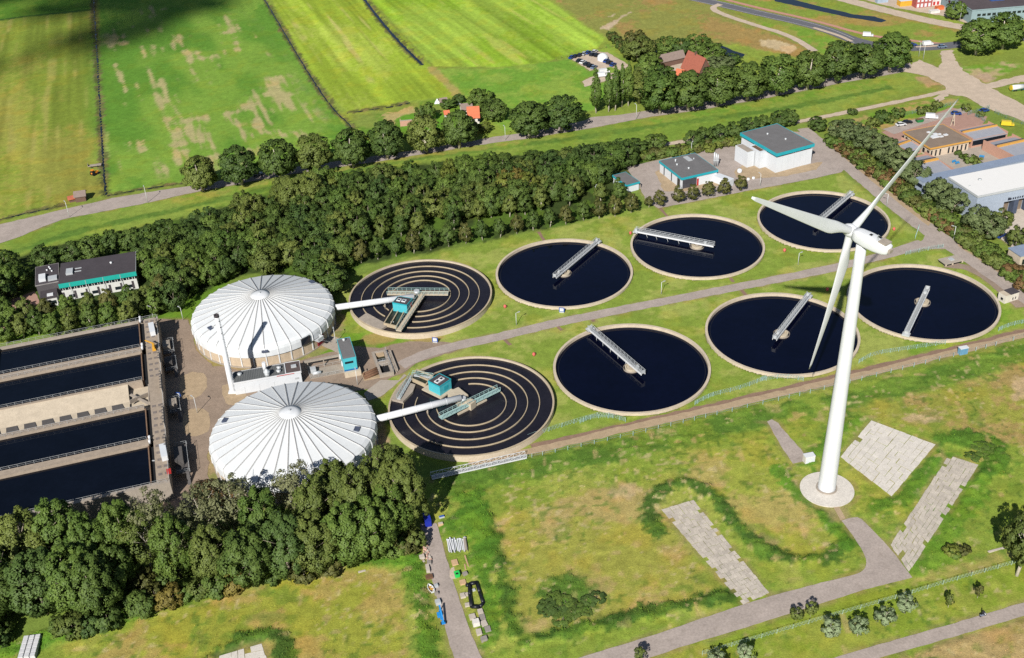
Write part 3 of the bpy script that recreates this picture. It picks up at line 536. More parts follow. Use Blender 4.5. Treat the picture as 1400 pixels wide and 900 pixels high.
# ------------------------------------------------------------------ six clarifiers with their scraper bridges
CL = [((18, 321.3), 55.0, 'between the upper ring tank and the service road'), ((64, 335), 151.6, 'second along the upper row, before the teal workshop'), ((110.2, 348.6), 49.6, 'under the horizontal rotor blade'),
      ((33.7, 265.5), 117.6, 'next to the lower ring tank'), ((80, 279.3), 55.9, 'under the blade that hangs down'), ((126.4, 292.8), -120.7, 'right behind the turbine tower')]
BR = ['white scraper bridge over the far rim of the tank beside the upper ring tank', 'white scraper bridge lying almost level across the tank before the teal workshop', 'white scraper bridge partly behind the horizontal rotor blade',
      'white scraper bridge slanting down to the centre of the tank beside the lower ring tank', 'white scraper bridge ending near the hanging rotor blade', 'white scraper bridge reaching the near rim of the tank behind the turbine tower']
def clarifier(c, pos):
    t = thing('clarifier_tank', 'round clarifier tank of dark blue water ' + pos, 'clarifier', (*c, 0), 0, 'round clarifier tanks on the lawn')
    MB().lathe([(22.5, -1.5), (22.5, .8), (21.75, .8), (21.75, .30), (21.7, -1.5)], 144, smooth=False).obj('tank_wall', CREAM, t)
    MB().disc(21.72, -.12, 144).obj('water', POOL, t)
    w = MB().ringwall(20.9, 21.0, -.3, .05, 120); w.obj('weir', mat('weir_dark', (30, 34, 46), var=.1), t)
    MB().lathe([(1.9, -1.5), (1.9, .55), (1.5, .55), (1.5, .2), (0, .2)], 28, smooth=False).obj('centre_drum', RIMC, t)
    MB().ringwall(2.3, 2.38, -.3, .28, 32).obj('drum_shield', GREYC, t)
    return t
def bridge(c, a, label, i):
    t = thing('scraper_bridge', label, 'scraper bridge', (*c, .8), math.radians(a), 'scraper bridges on the clarifiers')
    x0, x1 = -5.9, 22.4
    MB().box(x0, x1, -.55, .55, .82, .92).obj('walkway', GRAT, t)
    for s in (-1, 1):
        g = MB(); y = s * .62; n = 16; st = (x1 - x0) / n
        g.box(x0, x1, y - .07, y + .07, .38, .86)
        g.obj('girder', WHITE, t)
        r = MB()
        for k in range(n + 1): r.box(x0 + k * st - .035, x0 + k * st + .035, y - .035, y + .035, .86, 1.95)
        r.box(x0, x1, y - .045, y + .045, 1.9, 1.99); r.box(x0, x1, y - .03, y + .03, 1.4, 1.46)
        r.obj('railing', STEEL, t)
    MB().box(x0, x0 + .08, -.5, .5, .9, 1.95).obj('end_railing', STEEL, t)
    k = MB().box(21.2, 22.9, -1.1, 1.1, .25, .8); k.box(21.6, 22.3, -.5, .5, .92, 1.7); k.obj('drive_carriage', STEEL, t)
    for s in (-1, 1): MB().tube((22.1, s * .95 - .15, .25), (22.1, s * .95 + .15, .25), .25, n=12).obj('wheel', BLACK, t)
    for x in (3, 7, 11, 15, 18.5): MB().tube((x, 0, .4), (x - .8, .5, -.9), .07, n=6).obj('scraper_arm', STEEL, t)
    MB().lathe([(.0, .4), (.7, .4), (.7, -.25)][::-1], 14, smooth=False).obj('pivot', GREYC, t)
    MB().box(-3.3, -2.5, -.4, .4, .92, 1.7).obj('control_cabinet', STEEL, t)
for i, (c, a, pos) in enumerate(CL): clarifier(c, pos); bridge(c, a, BR[i], i)
# ------------------------------------------------------------------ two ring (aeration) tanks
R_ = math.radians
def arcwall(r, a0, a1, z0, z1, th=.21): return MB().ringwall(r - th / 2, r + th / 2, z0, z1, 110, R_(a0), R_(a1))
def ring_tank(c, label, arcs, plat):
    t = thing('ring_tank', label, 'aeration tank', (*c, 0), 0, 'ring tanks with concentric walls')
    MB().lathe([(22.75, -1), (22.75, 2.0), (22.35, 2.0), (22.35, 0)], 144, smooth=False).obj('tank_wall', CREAM, t)
    MB().lathe([(22.78, 1.86), (22.84, 1.86), (22.84, 2.03), (22.45, 2.03)], 144, smooth=False).obj('tan_rim', WALLT, t)
    MB().disc(22.36, 1.45, 144).obj('water', AERW, t)
    for r, a0, a1 in arcs: arcwall(r, a0, a1, 0, 1.78).obj('ring_wall', WALLT, t)
    MB().prism([(r * math.cos(R_(a)), r * math.sin(R_(a))) for r, a in plat], .2, 2.12).obj('platform', GREYC, t)
    return t
ca, cb = (-28.6, 309.0), (-12.2, 249.9)
ra = ring_tank(ca, 'upper ring tank with four tan concentric walls, behind the teal pump house', [(18.8, -100, 211), (15.5, -97, 227), (12.4, -95, 219), (9.6, -110, 172)],
               [(22.4, -146), (18.9, -150), (18.6, -128), (19.2, -118), (22.4, -120)] + [(22.4, a) for a in (-128, -137)])
rb = ring_tank(cb, 'lower ring tank with four tan concentric walls, above the foreground trees', [(18.8, -186, 128), (15.5, -196, 116), (12.4, -184, 110), (9.6, -190, 95)],
               [(22.4, 171), (19.0, 174), (17.6, 158), (18.6, 148), (22.4, 148)] + [(22.4, a) for a in (154, 162)])
def ringpt(t, u, v, z): p = G(u, v, z); return (p[0] - t.location.x, p[1] - t.location.y)
# sunken channels with dark water at the edge of each ring tank
def channels(t, quad, z, n):
    P = [np.array(ringpt(t, *q, z)) for q in quad]; w = MB(); d = MB()
    for i in range(n + 1):
        u = i / n; a = P[0] * (1 - u) + P[1] * u; b = P[3] * (1 - u) + P[2] * u
        w.beam((*a, z - .45), (*b, z - .45), .32, 1.1)
    w.beam((*P[0], z - .45), (*P[1], z - .45), .36, 1.12); w.beam((*P[3], z - .45), (*P[2], z - .45), .36, 1.12)
    w.obj('channel_wall', WALLT, t)
    d.prism(P, z - 1.0, z - .4); d.obj('channel_water', mat('murky_water', (46, 50, 40), rough=.2, var=.4, scale=1.2), t)
channels(ra, [(525, 442), (542, 446), (555, 421), (538, 421)], 2.6, 2)
channels(rb, [(562, 517), (570, 505), (592, 514), (582, 526)], 2.6, 2)
def gantry(t, p0, p1, z, w, m, split=None):
    a = np.array(ringpt(t, *p0, z)); b = np.array(ringpt(t, *p1, z)); d = (b - a) / np.hypot(*(b - a)); nrm = np.array([-d[1], d[0]]); ang = math.atan2(d[1], d[0]); L = float(np.hypot(*(b - a)))
    MB().box(0, L, -w / 2, w / 2, z - .35, z, ang, a).obj('gantry_deck', m, t)
    for s in (-1, 1):
        r = MB(); n = max(3, int(L / 1.5))
        for k in range(n + 1): r.box(L * k / n - .04, L * k / n + .04, s * w / 2 - .04, s * w / 2 + .04, z, z + 1.05, ang, a)
        r.box(0, L, s * w / 2 - .05, s * w / 2 + .05, z + 1.0, z + 1.09, ang, a); r.box(0, L, s * w / 2 - .03, s * w / 2 + .03, z + .5, z + .55, ang, a)
        r.obj('gantry_railing', PALEG, t)
gantry(ra, (530, 400), (613, 400.5), 3.0, 2.3, RIMC); gantry(rb, (602, 571), (682, 532), 3.0, 1.5, PALEG)
gantry(ra, (545, 452), (577, 404), 3.2, 1.7, RIMC)
gantry(rb, (545, 545), (563, 514), 2.5, 1.0, STEEL); gantry(rb, (564, 512), (592, 516), 2.7, .8, STEEL)
for t, p in ((ra, (570, 402)), (rb, (633, 549))):
    q = np.array(ringpt(t, *p, 3)); MB().box(-1.6, 1.6, -1.5, 1.5, .5, 3.3, .28, q).obj('centre_pier', RIMC, t)
    MB().tube((*q, 3.3), (*q, 4.3), .9, n=16).obj('drive_motor', STEEL, t)
q = np.array(ringpt(rb, 643, 551, 3)); MB().box(-1.1, 1.1, -1.1, 1.1, .5, 3.6, .9, q).obj('centre_pier', RIMC, rb)
q0, q1 = np.array(ringpt(rb, 612, 545, 2)), np.array(ringpt(rb, 668, 541, 2))
MB().beam((*np.array(ringpt(rb, 626, 566, 1.9)), 1.75), (*np.array(ringpt(rb, 665, 546, 1.9)), 1.75), .5, .5).obj('baffle_beam', RIMC, rb)
# outside stair and pilasters on the upper ring tank
p = G(540, 458); MB().beam((p[0] - ca[0], p[1] - ca[1] - .2, .2), (p[0] - ca[0] - .9, p[1] - ca[1] + 4, 2.3), .9, .15).obj('stair', STEEL, ra)
def cabin(label, a, b, c, z0, h, t, base=None):
    loc, ang, L, W = frame(a, b, c, z0 + h); o = thing('pump_cabin', label, 'cabin', (loc[0], loc[1], z0), ang, 'turquoise cabins on the ring tanks')
    MB().box(0, L, 0, W, 0, h).obj('wall', TEAL2, o)
    MB().box(.12, L - .12, .12, W - .12, h, h + .06).obj('roof', ROOFD, o)
    r = MB(); r.box(-.05, L + .05, -.05, .1, h - .25, h + .12); r.box(-.05, L + .05, W - .1, W + .05, h - .25, h + .12); r.box(-.05, .1, .1, W - .1, h - .25, h + .12); r.box(L - .1, L + .05, .1, W - .1, h - .25, h + .12); r.obj('fascia', TEAL, o)
    for x in (.3, .65):
        MB().box(L * x - .75, L * x + .55, W * .3, W * .62, h + .06, h + .32).obj('roof_light', WHITE, o); MB().box(L * x - .5, L * x + .3, W * .38, W * .54, h + .32, h + .37).obj('roof_light_glass', GLASS, o)
    return o, L, W, h
o, L, W, h = cabin('turquoise cabin beside the white pipe on the upper ring tank', (536.5, 414), (556, 417.5), (544.5, 405), 2.3, 3.0, ra)
MB().box(L, L + .06, W * .55, W * .85, .1, 2.2).obj('door', RED, o)
MB().box(L, L + .05, W * .1, W * .25, 1.2, 2.0).obj('window', GLASS, o)
o, L, W, h = cabin('turquoise cabin on the tan platform of the lower ring tank', (601, 529), (616.5, 518.5), (582.5, 523), 2.3, 3.1, rb)
MB().box(L * .35, L * .7, -.06, 0, .8, 2.1).obj('door', TEAL, o)
loc, ang, L, W = frame((603, 545), (620, 533), (574, 534), 2.25)
MB().box(0, L, 0, W, 1.9, 2.28, ang, (loc[0] - cb[0], loc[1] - cb[1])).obj('cabin_slab', RIMC, rb)
loc, ang, L, W = frame((625, 547), (640, 540), (612, 536), 3.4)
MB().box(0, L, 0, W, .5, 3.4, ang, (loc[0] - cb[0], loc[1] - cb[1])).obj('centre_housing', RIMC, rb)
def pipe(label, a, za, b, zb, r):
    A = Vector(G(*a, za)); B = Vector(G(*b, zb)); t = thing('pipe_duct', label, 'pipe', (A.x, A.y, 0), 0, 'white ducts from the covered tanks')
    o0 = Vector((A.x, A.y, 0)); MB().tube(A - o0, B - o0, r, n=20).obj('duct', WHITE, t)
    j = MB(); d = (B - A).normalized()
    for k in range(1, 6): p = A + (B - A) * k / 6; j.tube(p - o0 - d * .06, p - o0 + d * .06, r * 1.05, n=20)
    j.obj('flange', WHT2, t)
    s = MB(); p = A + (B - A) * .62; s.tube((p.x - A.x, p.y - A.y, 1.3), (p.x - A.x, p.y - A.y, p.z - r * .8), .18, n=8); s.obj('support', GREYC, t)
pipe('white duct from the upper covered tank to the upper ring tank', (459, 420.5), 4.8, (566, 405.5), 4.4, .95)
pipe('white duct from the lower covered tank to the lower ring tank', (507, 575), 4.8, (630, 544), 4.4, .95)
# ------------------------------------------------------------------ two covered tanks with tent roofs
FAB = mat('white_membrane', (236, 239, 240), var=.03, scale=.35, rough=.5, fine=.02, stain=.16)
SEAM = mat('membrane_rib', (240, 241, 240), var=.05, rough=.5)
WALLB = mat('tank_wall_beige', (206, 186, 160), var=.1, scale=.5, stain=.25)
def dome(c, label, seed):
    t = thing('covered_tank', label, 'covered tank', (*c, 0), R_(4 * seed), 'covered tanks with white tent roofs')
    MB().lathe([(21.2, 0), (21.2, 4.1)], 120, smooth=False).obj('tank_wall', WALLB, t)
    n = 36; mb = MB(); R1, R2 = 21.75, 21.1   # one shallow fold between neighbouring ribs
    prof = [(R1, 3.7), (R1, 5.6), (21.55, 6.5), (20.6, 7.2), (2.6, 12.2)]
    for i in range(n):
        for j in range(len(prof) - 1):
            def P(k, jj, mid=False):
                a = 2 * PI * k / n; r, z = prof[jj]; d = .03 * (1 - abs(jj - 3) / 5) if mid else 0
                if mid and jj == 4: d = .02
                return (r * math.cos(a) * (1 - (d * .35 / max(r, 1) if jj < 3 else 0)), r * math.sin(a), z - (d if jj >= 3 else 0))
            a, b, e = P(i, j), P(i + .5, j, True), P(i + 1, j); a2, b2, e2 = P(i, j + 1), P(i + .5, j + 1, True), P(i + 1, j + 1)
            mb.add([a, b, e, a2, b2, e2], [(0, 1, 4, 3), (1, 2, 5, 4)])
    mb.obj('tent_roof', FAB, t)
    for i in range(0, n):
        a = 2 * PI * i / n; r = MB(); pts = [((R + .04) * math.cos(a), (R + .04) * math.sin(a), z + .1) for R, z in prof]
        for p, q in zip(pts[:-1], pts[1:]): r.beam(p, q, .26, .14)
        k_ = r.obj('roof_rib', SEAM, t); r = MB()
        for p, q in zip(pts[1:-1], pts[2:]): r.beam((p[0], p[1], p[2] + .07), (q[0], q[1], q[2] + .07), .11, .08)
        r.obj('rib_cable', mat('rib_grey', (112, 106, 102), var=.1), k_)
    MB().lathe([(2.9, 12.0), (2.9, 12.35), (1.6, 12.75), (0.01, 12.95)], 32).obj('roof_cap', WHITE, t)
    MB().tube((0, 0, 12.9), (0, 0, 13.2), .3, n=12).obj('cap_vent', STEEL, t)
    for i in range(n):
        a = 2 * PI * (i) / n; MB().box(21.2, 21.42, -.16, .16, 0, 3.9, a).obj('pilaster', SEAM, t)
    MB().ringwall(21.2, 21.6, 0, .35, 120).obj('plinth', GREYC, t)
    return t
D1, D2 = (-76.1, 296.6), (-58.6, 236.0)
da = dome(D1, 'covered tank with a white tent roof, in front of the wood', 0)
db = dome(D2, 'covered tank with a white tent roof, half behind the foreground trees', 1)
def on_roof(t, u, v):   # where the line of sight meets the cone
    for k in range(200):
        z = 13 - k * .04; p = G(u, v, z); x, y = p[0] - t.location.x, p[1] - t.location.y; r = math.hypot(x, y)
        zz = 12.2 - (r - 2.6) / 18.0 * 5.0 if r < 20.6 else (7.2 - (r - 20.6) * 1.2)
        if z <= zz: return x, y, zz
    return x, y, zz
def local(t, x, y): a = -t.rotation_euler.z; return x * math.cos(a) - y * math.sin(a), x * math.sin(a) + y * math.cos(a)
for t, pts in ((da, ((288, 449), (426, 386), (362, 480.5))), (db, ((308, 575), (488, 587)))):
    for u, v in pts:
        x, y, z = on_roof(t, u, v); x, y = local(t, x, y); a = math.atan2(y, x)
        MB().box(-.7, .7, -.9, .9, z - .15, z + .25, a, (x, y)).obj('roof_hatch', mat('hatch_dark', (88, 96, 116), rough=.3), t)
# entrance bay of the upper covered tank
for (u, v, w, z0, z1, m, nm) in ((440, 466, 1.5, .0, 3.2, mat('dark_red_door', (140, 34, 48)), 'door'), (415, 464, 1.6, 3.9, 6.2, GLASS, 'window')):
    p = G(u, v, (z0 + z1) / 2); a = math.atan2(p[1] - D1[1], p[0] - D1[0]); MB().box(21.2, 21.95 if nm == 'window' else 21.5, -w, w, z0, z1, a).obj(nm, m, da)
s = MB(); a = math.atan2(G(424, 472)[1] - D1[1], G(424, 472)[0] - D1[0])
s.box(21.5, 23.6, -1.2, 1.2, 3.4, 3.5, a); s.box(23.4, 23.5, -1.2, 1.2, 3.5, 4.5, a); s.box(21.5, 23.5, 1.1, 1.2, 3.5, 4.5, a)
s.beam((23.2 * math.cos(a), 23.2 * math.sin(a), 3.4), (23.2 * math.cos(a + .2), 23.2 * math.sin(a + .2), .1), .9, .12); s.obj('access_stair', STEEL, da)
# ------------------------------------------------------------------ wind turbine
TB = np.array([75.35, 210.15]); HUBZ = 70.5; YAW = R_(128.0); TILT = R_(6)
wt = thing('wind_turbine', 'white three bladed wind turbine on a round concrete pad', 'wind turbine', (*TB, 0), 0)
mb = MB(); mb.lathe([(2.15 - 1.05 * k / 14, .2 + 68.2 * k / 14) for k in range(15)] + [(.01, 68.4)], 40); mb.obj('tower', WHITE, wt)
fl = MB()
for k in (5, 10): z = .2 + 68.2 * k / 15; r = 2.15 - 1.05 * k / 15; fl.ringwall(r - .02, r + .02, z - .06, z + .06, 40)
fl.obj('tower_flange', WHT2, wt)
MB().lathe([(2.55, .1), (2.55, .5), (2.2, .5)], 40, smooth=False).obj('tower_foot', GREYC, wt)
MB().box(-2.2, -1.9, -.5, .5, .5, 2.6, R_(-60)).obj('door', GREYC, wt)
n_ = Vector((math.cos(YAW) * math.cos(TILT), math.sin(YAW) * math.cos(TILT), math.sin(TILT))); ux = Vector((0, 0, 1)).cross(n_).normalized(); vx = n_.cross(ux)
hub = Vector((-1.9, 2.3, HUBZ))
def NP(a, s, h): return hub + n_ * a + ux * s + vx * h      # along the shaft, sideways, up
secs = [(-1.0, 1.15, -1.25, 1.15), (-2.2, 1.45, -1.5, 1.35), (-4.5, 1.65, -1.6, 1.5), (-7.0, 1.6, -1.45, 1.5), (-9.0, 1.4, -1.1, 1.35), (-9.8, 1.05, -.7, 1.1)]
mb = MB(); V = []
for a, w, lo, hi in secs:
    hm, hh = (hi + lo) / 2, (hi - lo) / 2
    for k in range(24):
        th = 2 * PI * k / 24; c, s_ = math.cos(th), math.sin(th); e = .5
        V.append(NP(a, w * math.copysign(abs(c) ** e, c), hm + hh * math.copysign(abs(s_) ** e, s_)))
F = [(i * 24 + k, i * 24 + (k + 1) % 24, (i + 1) * 24 + (k + 1) % 24, (i + 1) * 24 + k) for i in range(len(secs) - 1) for k in range(24)] + [tuple(range(24))[::-1], tuple((len(secs) - 1) * 24 + k for k in range(24))]
mb.add(V, F, True); mb.obj('nacelle', WHITE, wt)
def nbox(a0, a1, s0, s1, h0, h1, name, m):
    b = MB(); b.add([NP(a, s, h) for h in (h0, h1) for a, s in ((a0, s0), (a1, s0), (a1, s1), (a0, s1))], [(3, 2, 1, 0), (4, 5, 6, 7), (0, 1, 5, 4), (1, 2, 6, 5), (2, 3, 7, 6), (3, 0, 4, 7)]); return b.obj(name, m, wt)
nbox(-9.3, -7.3, -1.1, 1.1, 1.32, 1.62, 'roof_panel', GREYC); nbox(-5.2, -4.6, -.3, .4, 1.45, 1.56, 'roof_hatch', BLACK); nbox(-7.1, -6.2, -.9, -.3, 1.4, 1.54, 'roof_hatch', BLACK)
nbox(-10.3, -9.7, -.6, .6, -.3, .5, 'rear_cooler', GREYC)
m_ = MB(); m_.beam(NP(-7.0, 1.0, 1.4), NP(-7.0, 1.0, 3.0), .08, .08); m_.beam(NP(-7.0, 1.3, 2.6), NP(-7.0, .5, 2.6), .07, .07); m_.beam(NP(-7.6, 1.0, 1.4), NP(-7.2, 1.0, 2.4), .08, .08); m_.obj('wind_mast', STEEL, wt)
mb = MB(); V = []; pr = [(-1.1, 1.2), (-.2, 1.5), (.6, 1.45), (1.4, 1.1), (2.0, .6), (2.3, .05)]
for a, r in pr:
    for k in range(24): th = 2 * PI * k / 24; V.append(NP(a, r * math.cos(th), r * math.sin(th)))
mb.add(V, [(i * 24 + k, i * 24 + (k + 1) % 24, (i + 1) * 24 + (k + 1) % 24, (i + 1) * 24 + k) for i in range(len(pr) - 1) for k in range(24)], True); mb.obj('hub', WHITE, wt)
def blade(ph, R=39.7):
    rad = ux * math.cos(ph) + vx * math.sin(ph); tan = n_.cross(rad); V = []; ns = 26
    for i in range(ns + 1):
        f = i / ns; r = .8 + (R - .8) * f
        chord = 1.8 + (2.95 - 1.8) * sst(.05, .22, np.float64(f)) if f < .22 else 2.25 * (1 - (f - .22) / .78) ** .95 + .7
        chord = max(float(chord) * (1 if f < .97 else .6), .22); thick = 1.9 * (1 - f / .22) + .75 * f / .22 if f < .22 else max(.06, .75 * (1 - f) ** 1.1)
        tw = R_(16) * (1 - f) ** 1.6 + R_(3); cd = tan * math.cos(tw) + n_ * math.sin(tw); td = n_ * math.cos(tw) - tan * math.sin(tw)
        c0 = hub + rad * r + n_ * (2.0 * f ** 1.5)
        for k in range(16):
            th = 2 * PI * k / 16; x = math.cos(th); y = math.sin(th)
            off = .5 * sst(.06, .25, np.float64(f)) * .36
            V.append(c0 + cd * (x * chord / 2 - off * chord * 1.0) + td * (y * thick / 2 * (1 - .35 * (1 if x < 0 else 0) * abs(x) * min(1, f * 6))))
    b = MB(); b.add(V, [(i * 16 + k, i * 16 + (k + 1) % 16, (i + 1) * 16 + (k + 1) % 16, (i + 1) * 16 + k) for i in range(ns) for k in range(16)] + [tuple(ns * 16 + k for k in range(16))], True)
    return b.obj('blade', WHITE, wt)
for k in range(3): blade(R_(30) + k * 2 * PI / 3)
pad = MB().lathe([(6.5, 0), (6.5, .18), (.01, .22)], 64, smooth=False).obj('turbine_pad', CONC); tag(pad, 'round pale concrete pad under the wind turbine tower', 'concrete pad'); pad.location = (TB[0] + .0, TB[1] - .4, 0)
# ------------------------------------------------------------------ rectangular basin block
BO = G2(215.5, 433, 5.8); BA = math.atan2(.279, .96)
bk = thing('basin_block', 'raised block of four rectangular basins full of dark water', 'basin', (*BO, 0), BA)
ZT, ZW, XW, XE = 5.8, 5.1, -46, -5.9
DECK = mat('deck_tiles', (176, 160, 142), var=.14, scale=.8, stain=.35, bump=.15)
ys = [(-15.4, -.9), (-33.2, -18.7), (-62.0, -47.6), (-81.0, -64.8)]
w = MB(); w.box(XW - 3, -1.2, -82.2, -81.0, 0, ZT); w.box(XW - 3, 0, -.9, 0, 0, ZT); w.box(XW - 3, XW, -81, -.9, 0, ZT); w.obj('outer_wall', GREYC, bk)
w = MB(); w.prism([(-4.4, -81), (-1.3, -81), (0, -.9), (-4.2, -.9)], 0, ZT); w.obj('deck', DECK, bk)
for nm, y0, y1 in (('walkway', -18.7, -15.4), ('walkway', -64.8, -62.0)): MB().box(XW, XE + .4, y0 + .2, y1 - .2, 0, ZT).obj(nm, DECK, bk)
for y0, y1 in ys:
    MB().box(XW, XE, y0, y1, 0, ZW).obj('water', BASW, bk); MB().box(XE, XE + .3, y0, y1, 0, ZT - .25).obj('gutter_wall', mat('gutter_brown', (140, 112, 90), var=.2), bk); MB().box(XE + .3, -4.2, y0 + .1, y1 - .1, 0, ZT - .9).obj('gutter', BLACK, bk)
# centre channel: sloping slab with a row of dark openings
MB().box(XW, -6.0, -47.6, -45.9, 0, ZT).obj('channel_edge', DECK, bk); MB().box(XW, -6.0, -34.0, -33.2, 0, ZT).obj('channel_edge', DECK, bk)
m = MB(); m.add([(XW, -34, ZT - .2), (-10, -34, ZT - .2), (-10, -40.8, ZT - 1.6), (XW, -40.8, ZT - 1.6)], [(3, 2, 1, 0)]); m.add([(XW, -40.8, ZT - 1.6), (-10, -40.8, ZT - 1.6), (-10, -45.9, ZT - 1.7), (XW, -45.9, ZT - 1.7)], [(3, 2, 1, 0)]); m.obj('sloped_slab', CREAM, bk)
for k in range(8):
    x = -14.5 - k * 4.6; b = MB(); b.prism([(x, -45.6), (x + 3.5, -45.6), (x + 2.5, -41.2), (x - .3, -41.2)], ZT - 1.7, ZT - 1.45); b.obj('dark_opening', DARKC, bk)
m = MB(); m.box(-10, -3.5, -45.9, -34, 0, 3.6); m.obj('channel_end', CREAM, bk)
m = MB(); m.beam((-9.5, -38.5, 5.0), (-4.5, -44.5, 4.4), .8, .25); m.beam((-9.8, -42.5, 5.2), (-5.0, -39, 4.2), .3, 1.2); m.beam((-4.6, -44.8, 5.2), (-4.4, -36, 4.9), .3, 1.4); m.obj('channel_flume', GREYC, bk)
def rail(t, a, b, z, name='railing', h=1.05, m=None, st=2.0):
    r = MB(); a = np.array(a, float); b = np.array(b, float); L = np.hypot(*(b - a)); n = max(2, int(L / st))
    for k in range(n + 1): p = a + (b - a) * k / n; r.box(p[0] - .025, p[0] + .025, p[1] - .025, p[1] + .025, z, z + h)
    r.beam((*a, z + h), (*b, z + h), .045, .045); r.beam((*a, z + h * .5), (*b, z + h * .5), .03, .03); return r.obj(name, m or STEEL, t)
rail(bk, (XW, -.15), (-.3, -.15), ZT); rail(bk, (XW, -15.7), (-6, -15.7), ZT); rail(bk, (XW, -33.4), (-6, -33.4), ZT); rail(bk, (XW, -18.4), (-6, -18.4), ZT); rail(bk, (XW, -47.4), (-6, -47.4), ZT); rail(bk, (XW, -62.3), (-6, -62.3), ZT); rail(bk, (XW, -81.8), (-2, -81.8), ZT)
rail(bk, (-.2, -1), (-1.3, -81), ZT)
# tile pattern pads on the deck are hatches with lids
for k in range(26):
    y = -2.5 - k * 3.05
    if -47 < y < -33: continue
    for x in (-3.9, -2.3): MB().box(x + .1 * (k % 3), x + .95 + .1 * (k % 3), y, y + 1.0, ZT, ZT + .05).obj('deck_hatch', mat('hatch_grey', (134, 124, 118), var=.12, scale=2), bk)
for y in (-16.5, -63.4, -.6):
    for dy in (-.9, .9): MB().tube((-5.2, y + dy, ZT), (-5.2, y + dy, ZT + 1.1), .3, n=10).obj('gate_post', WHITE, bk)
def bthing(name, label, cat, x, y, z, rz=0, group=None):
    c, s_ = math.cos(BA), math.sin(BA); return thing(name, label, cat, (BO[0] + c * x - s_ * y, BO[1] + s_ * x + c * y, z), BA + rz, group)
for y, w_ in ((-8.2, 'by the orange hoist'), (-70.5, 'behind the small red box')):
    t = bthing('white_cabinet', 'long white cabinet on the basin deck ' + w_, 'cabinet', -1.9, y, ZT + .02, R_(3)); MB().box(-.75, .75, -2.7, 2.7, 0, 1.5).obj('cabinet_body', WHITE, t); MB().box(-.8, .8, -2.75, 2.75, 1.5, 1.6).obj('lid', WHT2, t)
    for q in (-1.3, 0, 1.3): MB().box(.75, .79, q - .6, q + .6, .1, 1.4).obj('door', WHT2, t)
YEL = mat('yellow_paint', (226, 168, 52), var=.1)
t = bthing('hoist', 'orange hoist standing on the basin deck', 'hoist', -1.9, -18, ZT + .02)
MB().box(-.5, .5, -1.6, 1.0, 0, .5).obj('base_frame', YEL, t); MB().box(-.25, .25, -1.4, -.9, .5, 2.6).obj('mast', YEL, t); m = MB(); m.beam((0, -1.2, 2.5), (-2.0, .9, 2.7), .25, .3); m.obj('jib', YEL, t); MB().box(-.4, .4, -.7, .7, .5, 1.3).obj('motor_box', ORANGE, t)
t = bthing('red_box', 'small red box on the basin deck beside the long white cabinet', 'box', -1.1, -78.5, ZT + .02); MB().box(-.5, .5, -.5, .5, 0, .9).obj('box_body', RED, t); MB().box(-.54, .54, -.54, .54, .9, 1.0).obj('lid', RED, t)
# lower platforms and stairs hung on the shaded east wall
for i, (y, l, d, z, w_) in enumerate(((-13, 7, 3.4, 2.2, 'below the orange hoist'), (-22, 6, 3.6, 1.6, 'next to the rounded gravel patch'), (-44, 6.5, 3.2, 2.0, 'beside the blue and white board'), (-69, 12, 3.6, 2.2, 'nearest the foreground trees'))):
    t = bthing('side_platform', 'steel platform on the basin side wall ' + w_, 'platform', 0, y, 0, 0, 'steel platforms on the basin side wall')
    MB().box(0.1, d, -l / 2, l / 2, z - .25, z).obj('platform_deck', DARKC, t)  # dark deck and stair colour stands in for the basin wall's shadow
    for sx, sy in ((d - .2, -l / 2 + .2), (d - .2, l / 2 - .2)): MB().box(sx - .12, sx + .12, sy - .12, sy + .12, 0, z - .25).obj('leg', STEEL, t)
    rail(t, (d - .1, -l / 2), (d - .1, l / 2), z); rail(t, (.4, -l / 2), (d, -l / 2), z); rail(t, (.4, l / 2), (d, l / 2), z)
    m = MB(); m.beam((d - .7, -l / 2, z), (d - .7, -l / 2 - z * 1.2, 0), .8, .12); m.obj('stair', DARKC, t)
    MB().box(.3, 2.4, -l / 4, l / 4, z, z + 1.5 + .4 * (i % 2)).obj('equipment_box', DARKC if i % 2 else GREYC, t)
for i, (y, l) in enumerate(((-24, 5), (-37.5, 9), (-54, 9), (-66, 5), (-5.5, 4.5))):
    t = bthing('parapet_screen', 'grey concrete upstand on the shaded basin deck edge, %s from the foreground trees' % nth((3, 2, 1, 0, 4)[i]), 'upstand', -.35 + y * .014, y, ZT + .01, R_(-1), 'upstands along the basin deck edge')
    MB().box(-.15, .15, -l / 2, l / 2, 0, 1.6).obj('panel', GREYC, t); m = MB(); [m.box(-.3, .15, k, k + .25, 1.6, 1.8) for k in np.arange(-l / 2, l / 2 - .2, 1.4)]; m.obj('capping', DARKC, t)
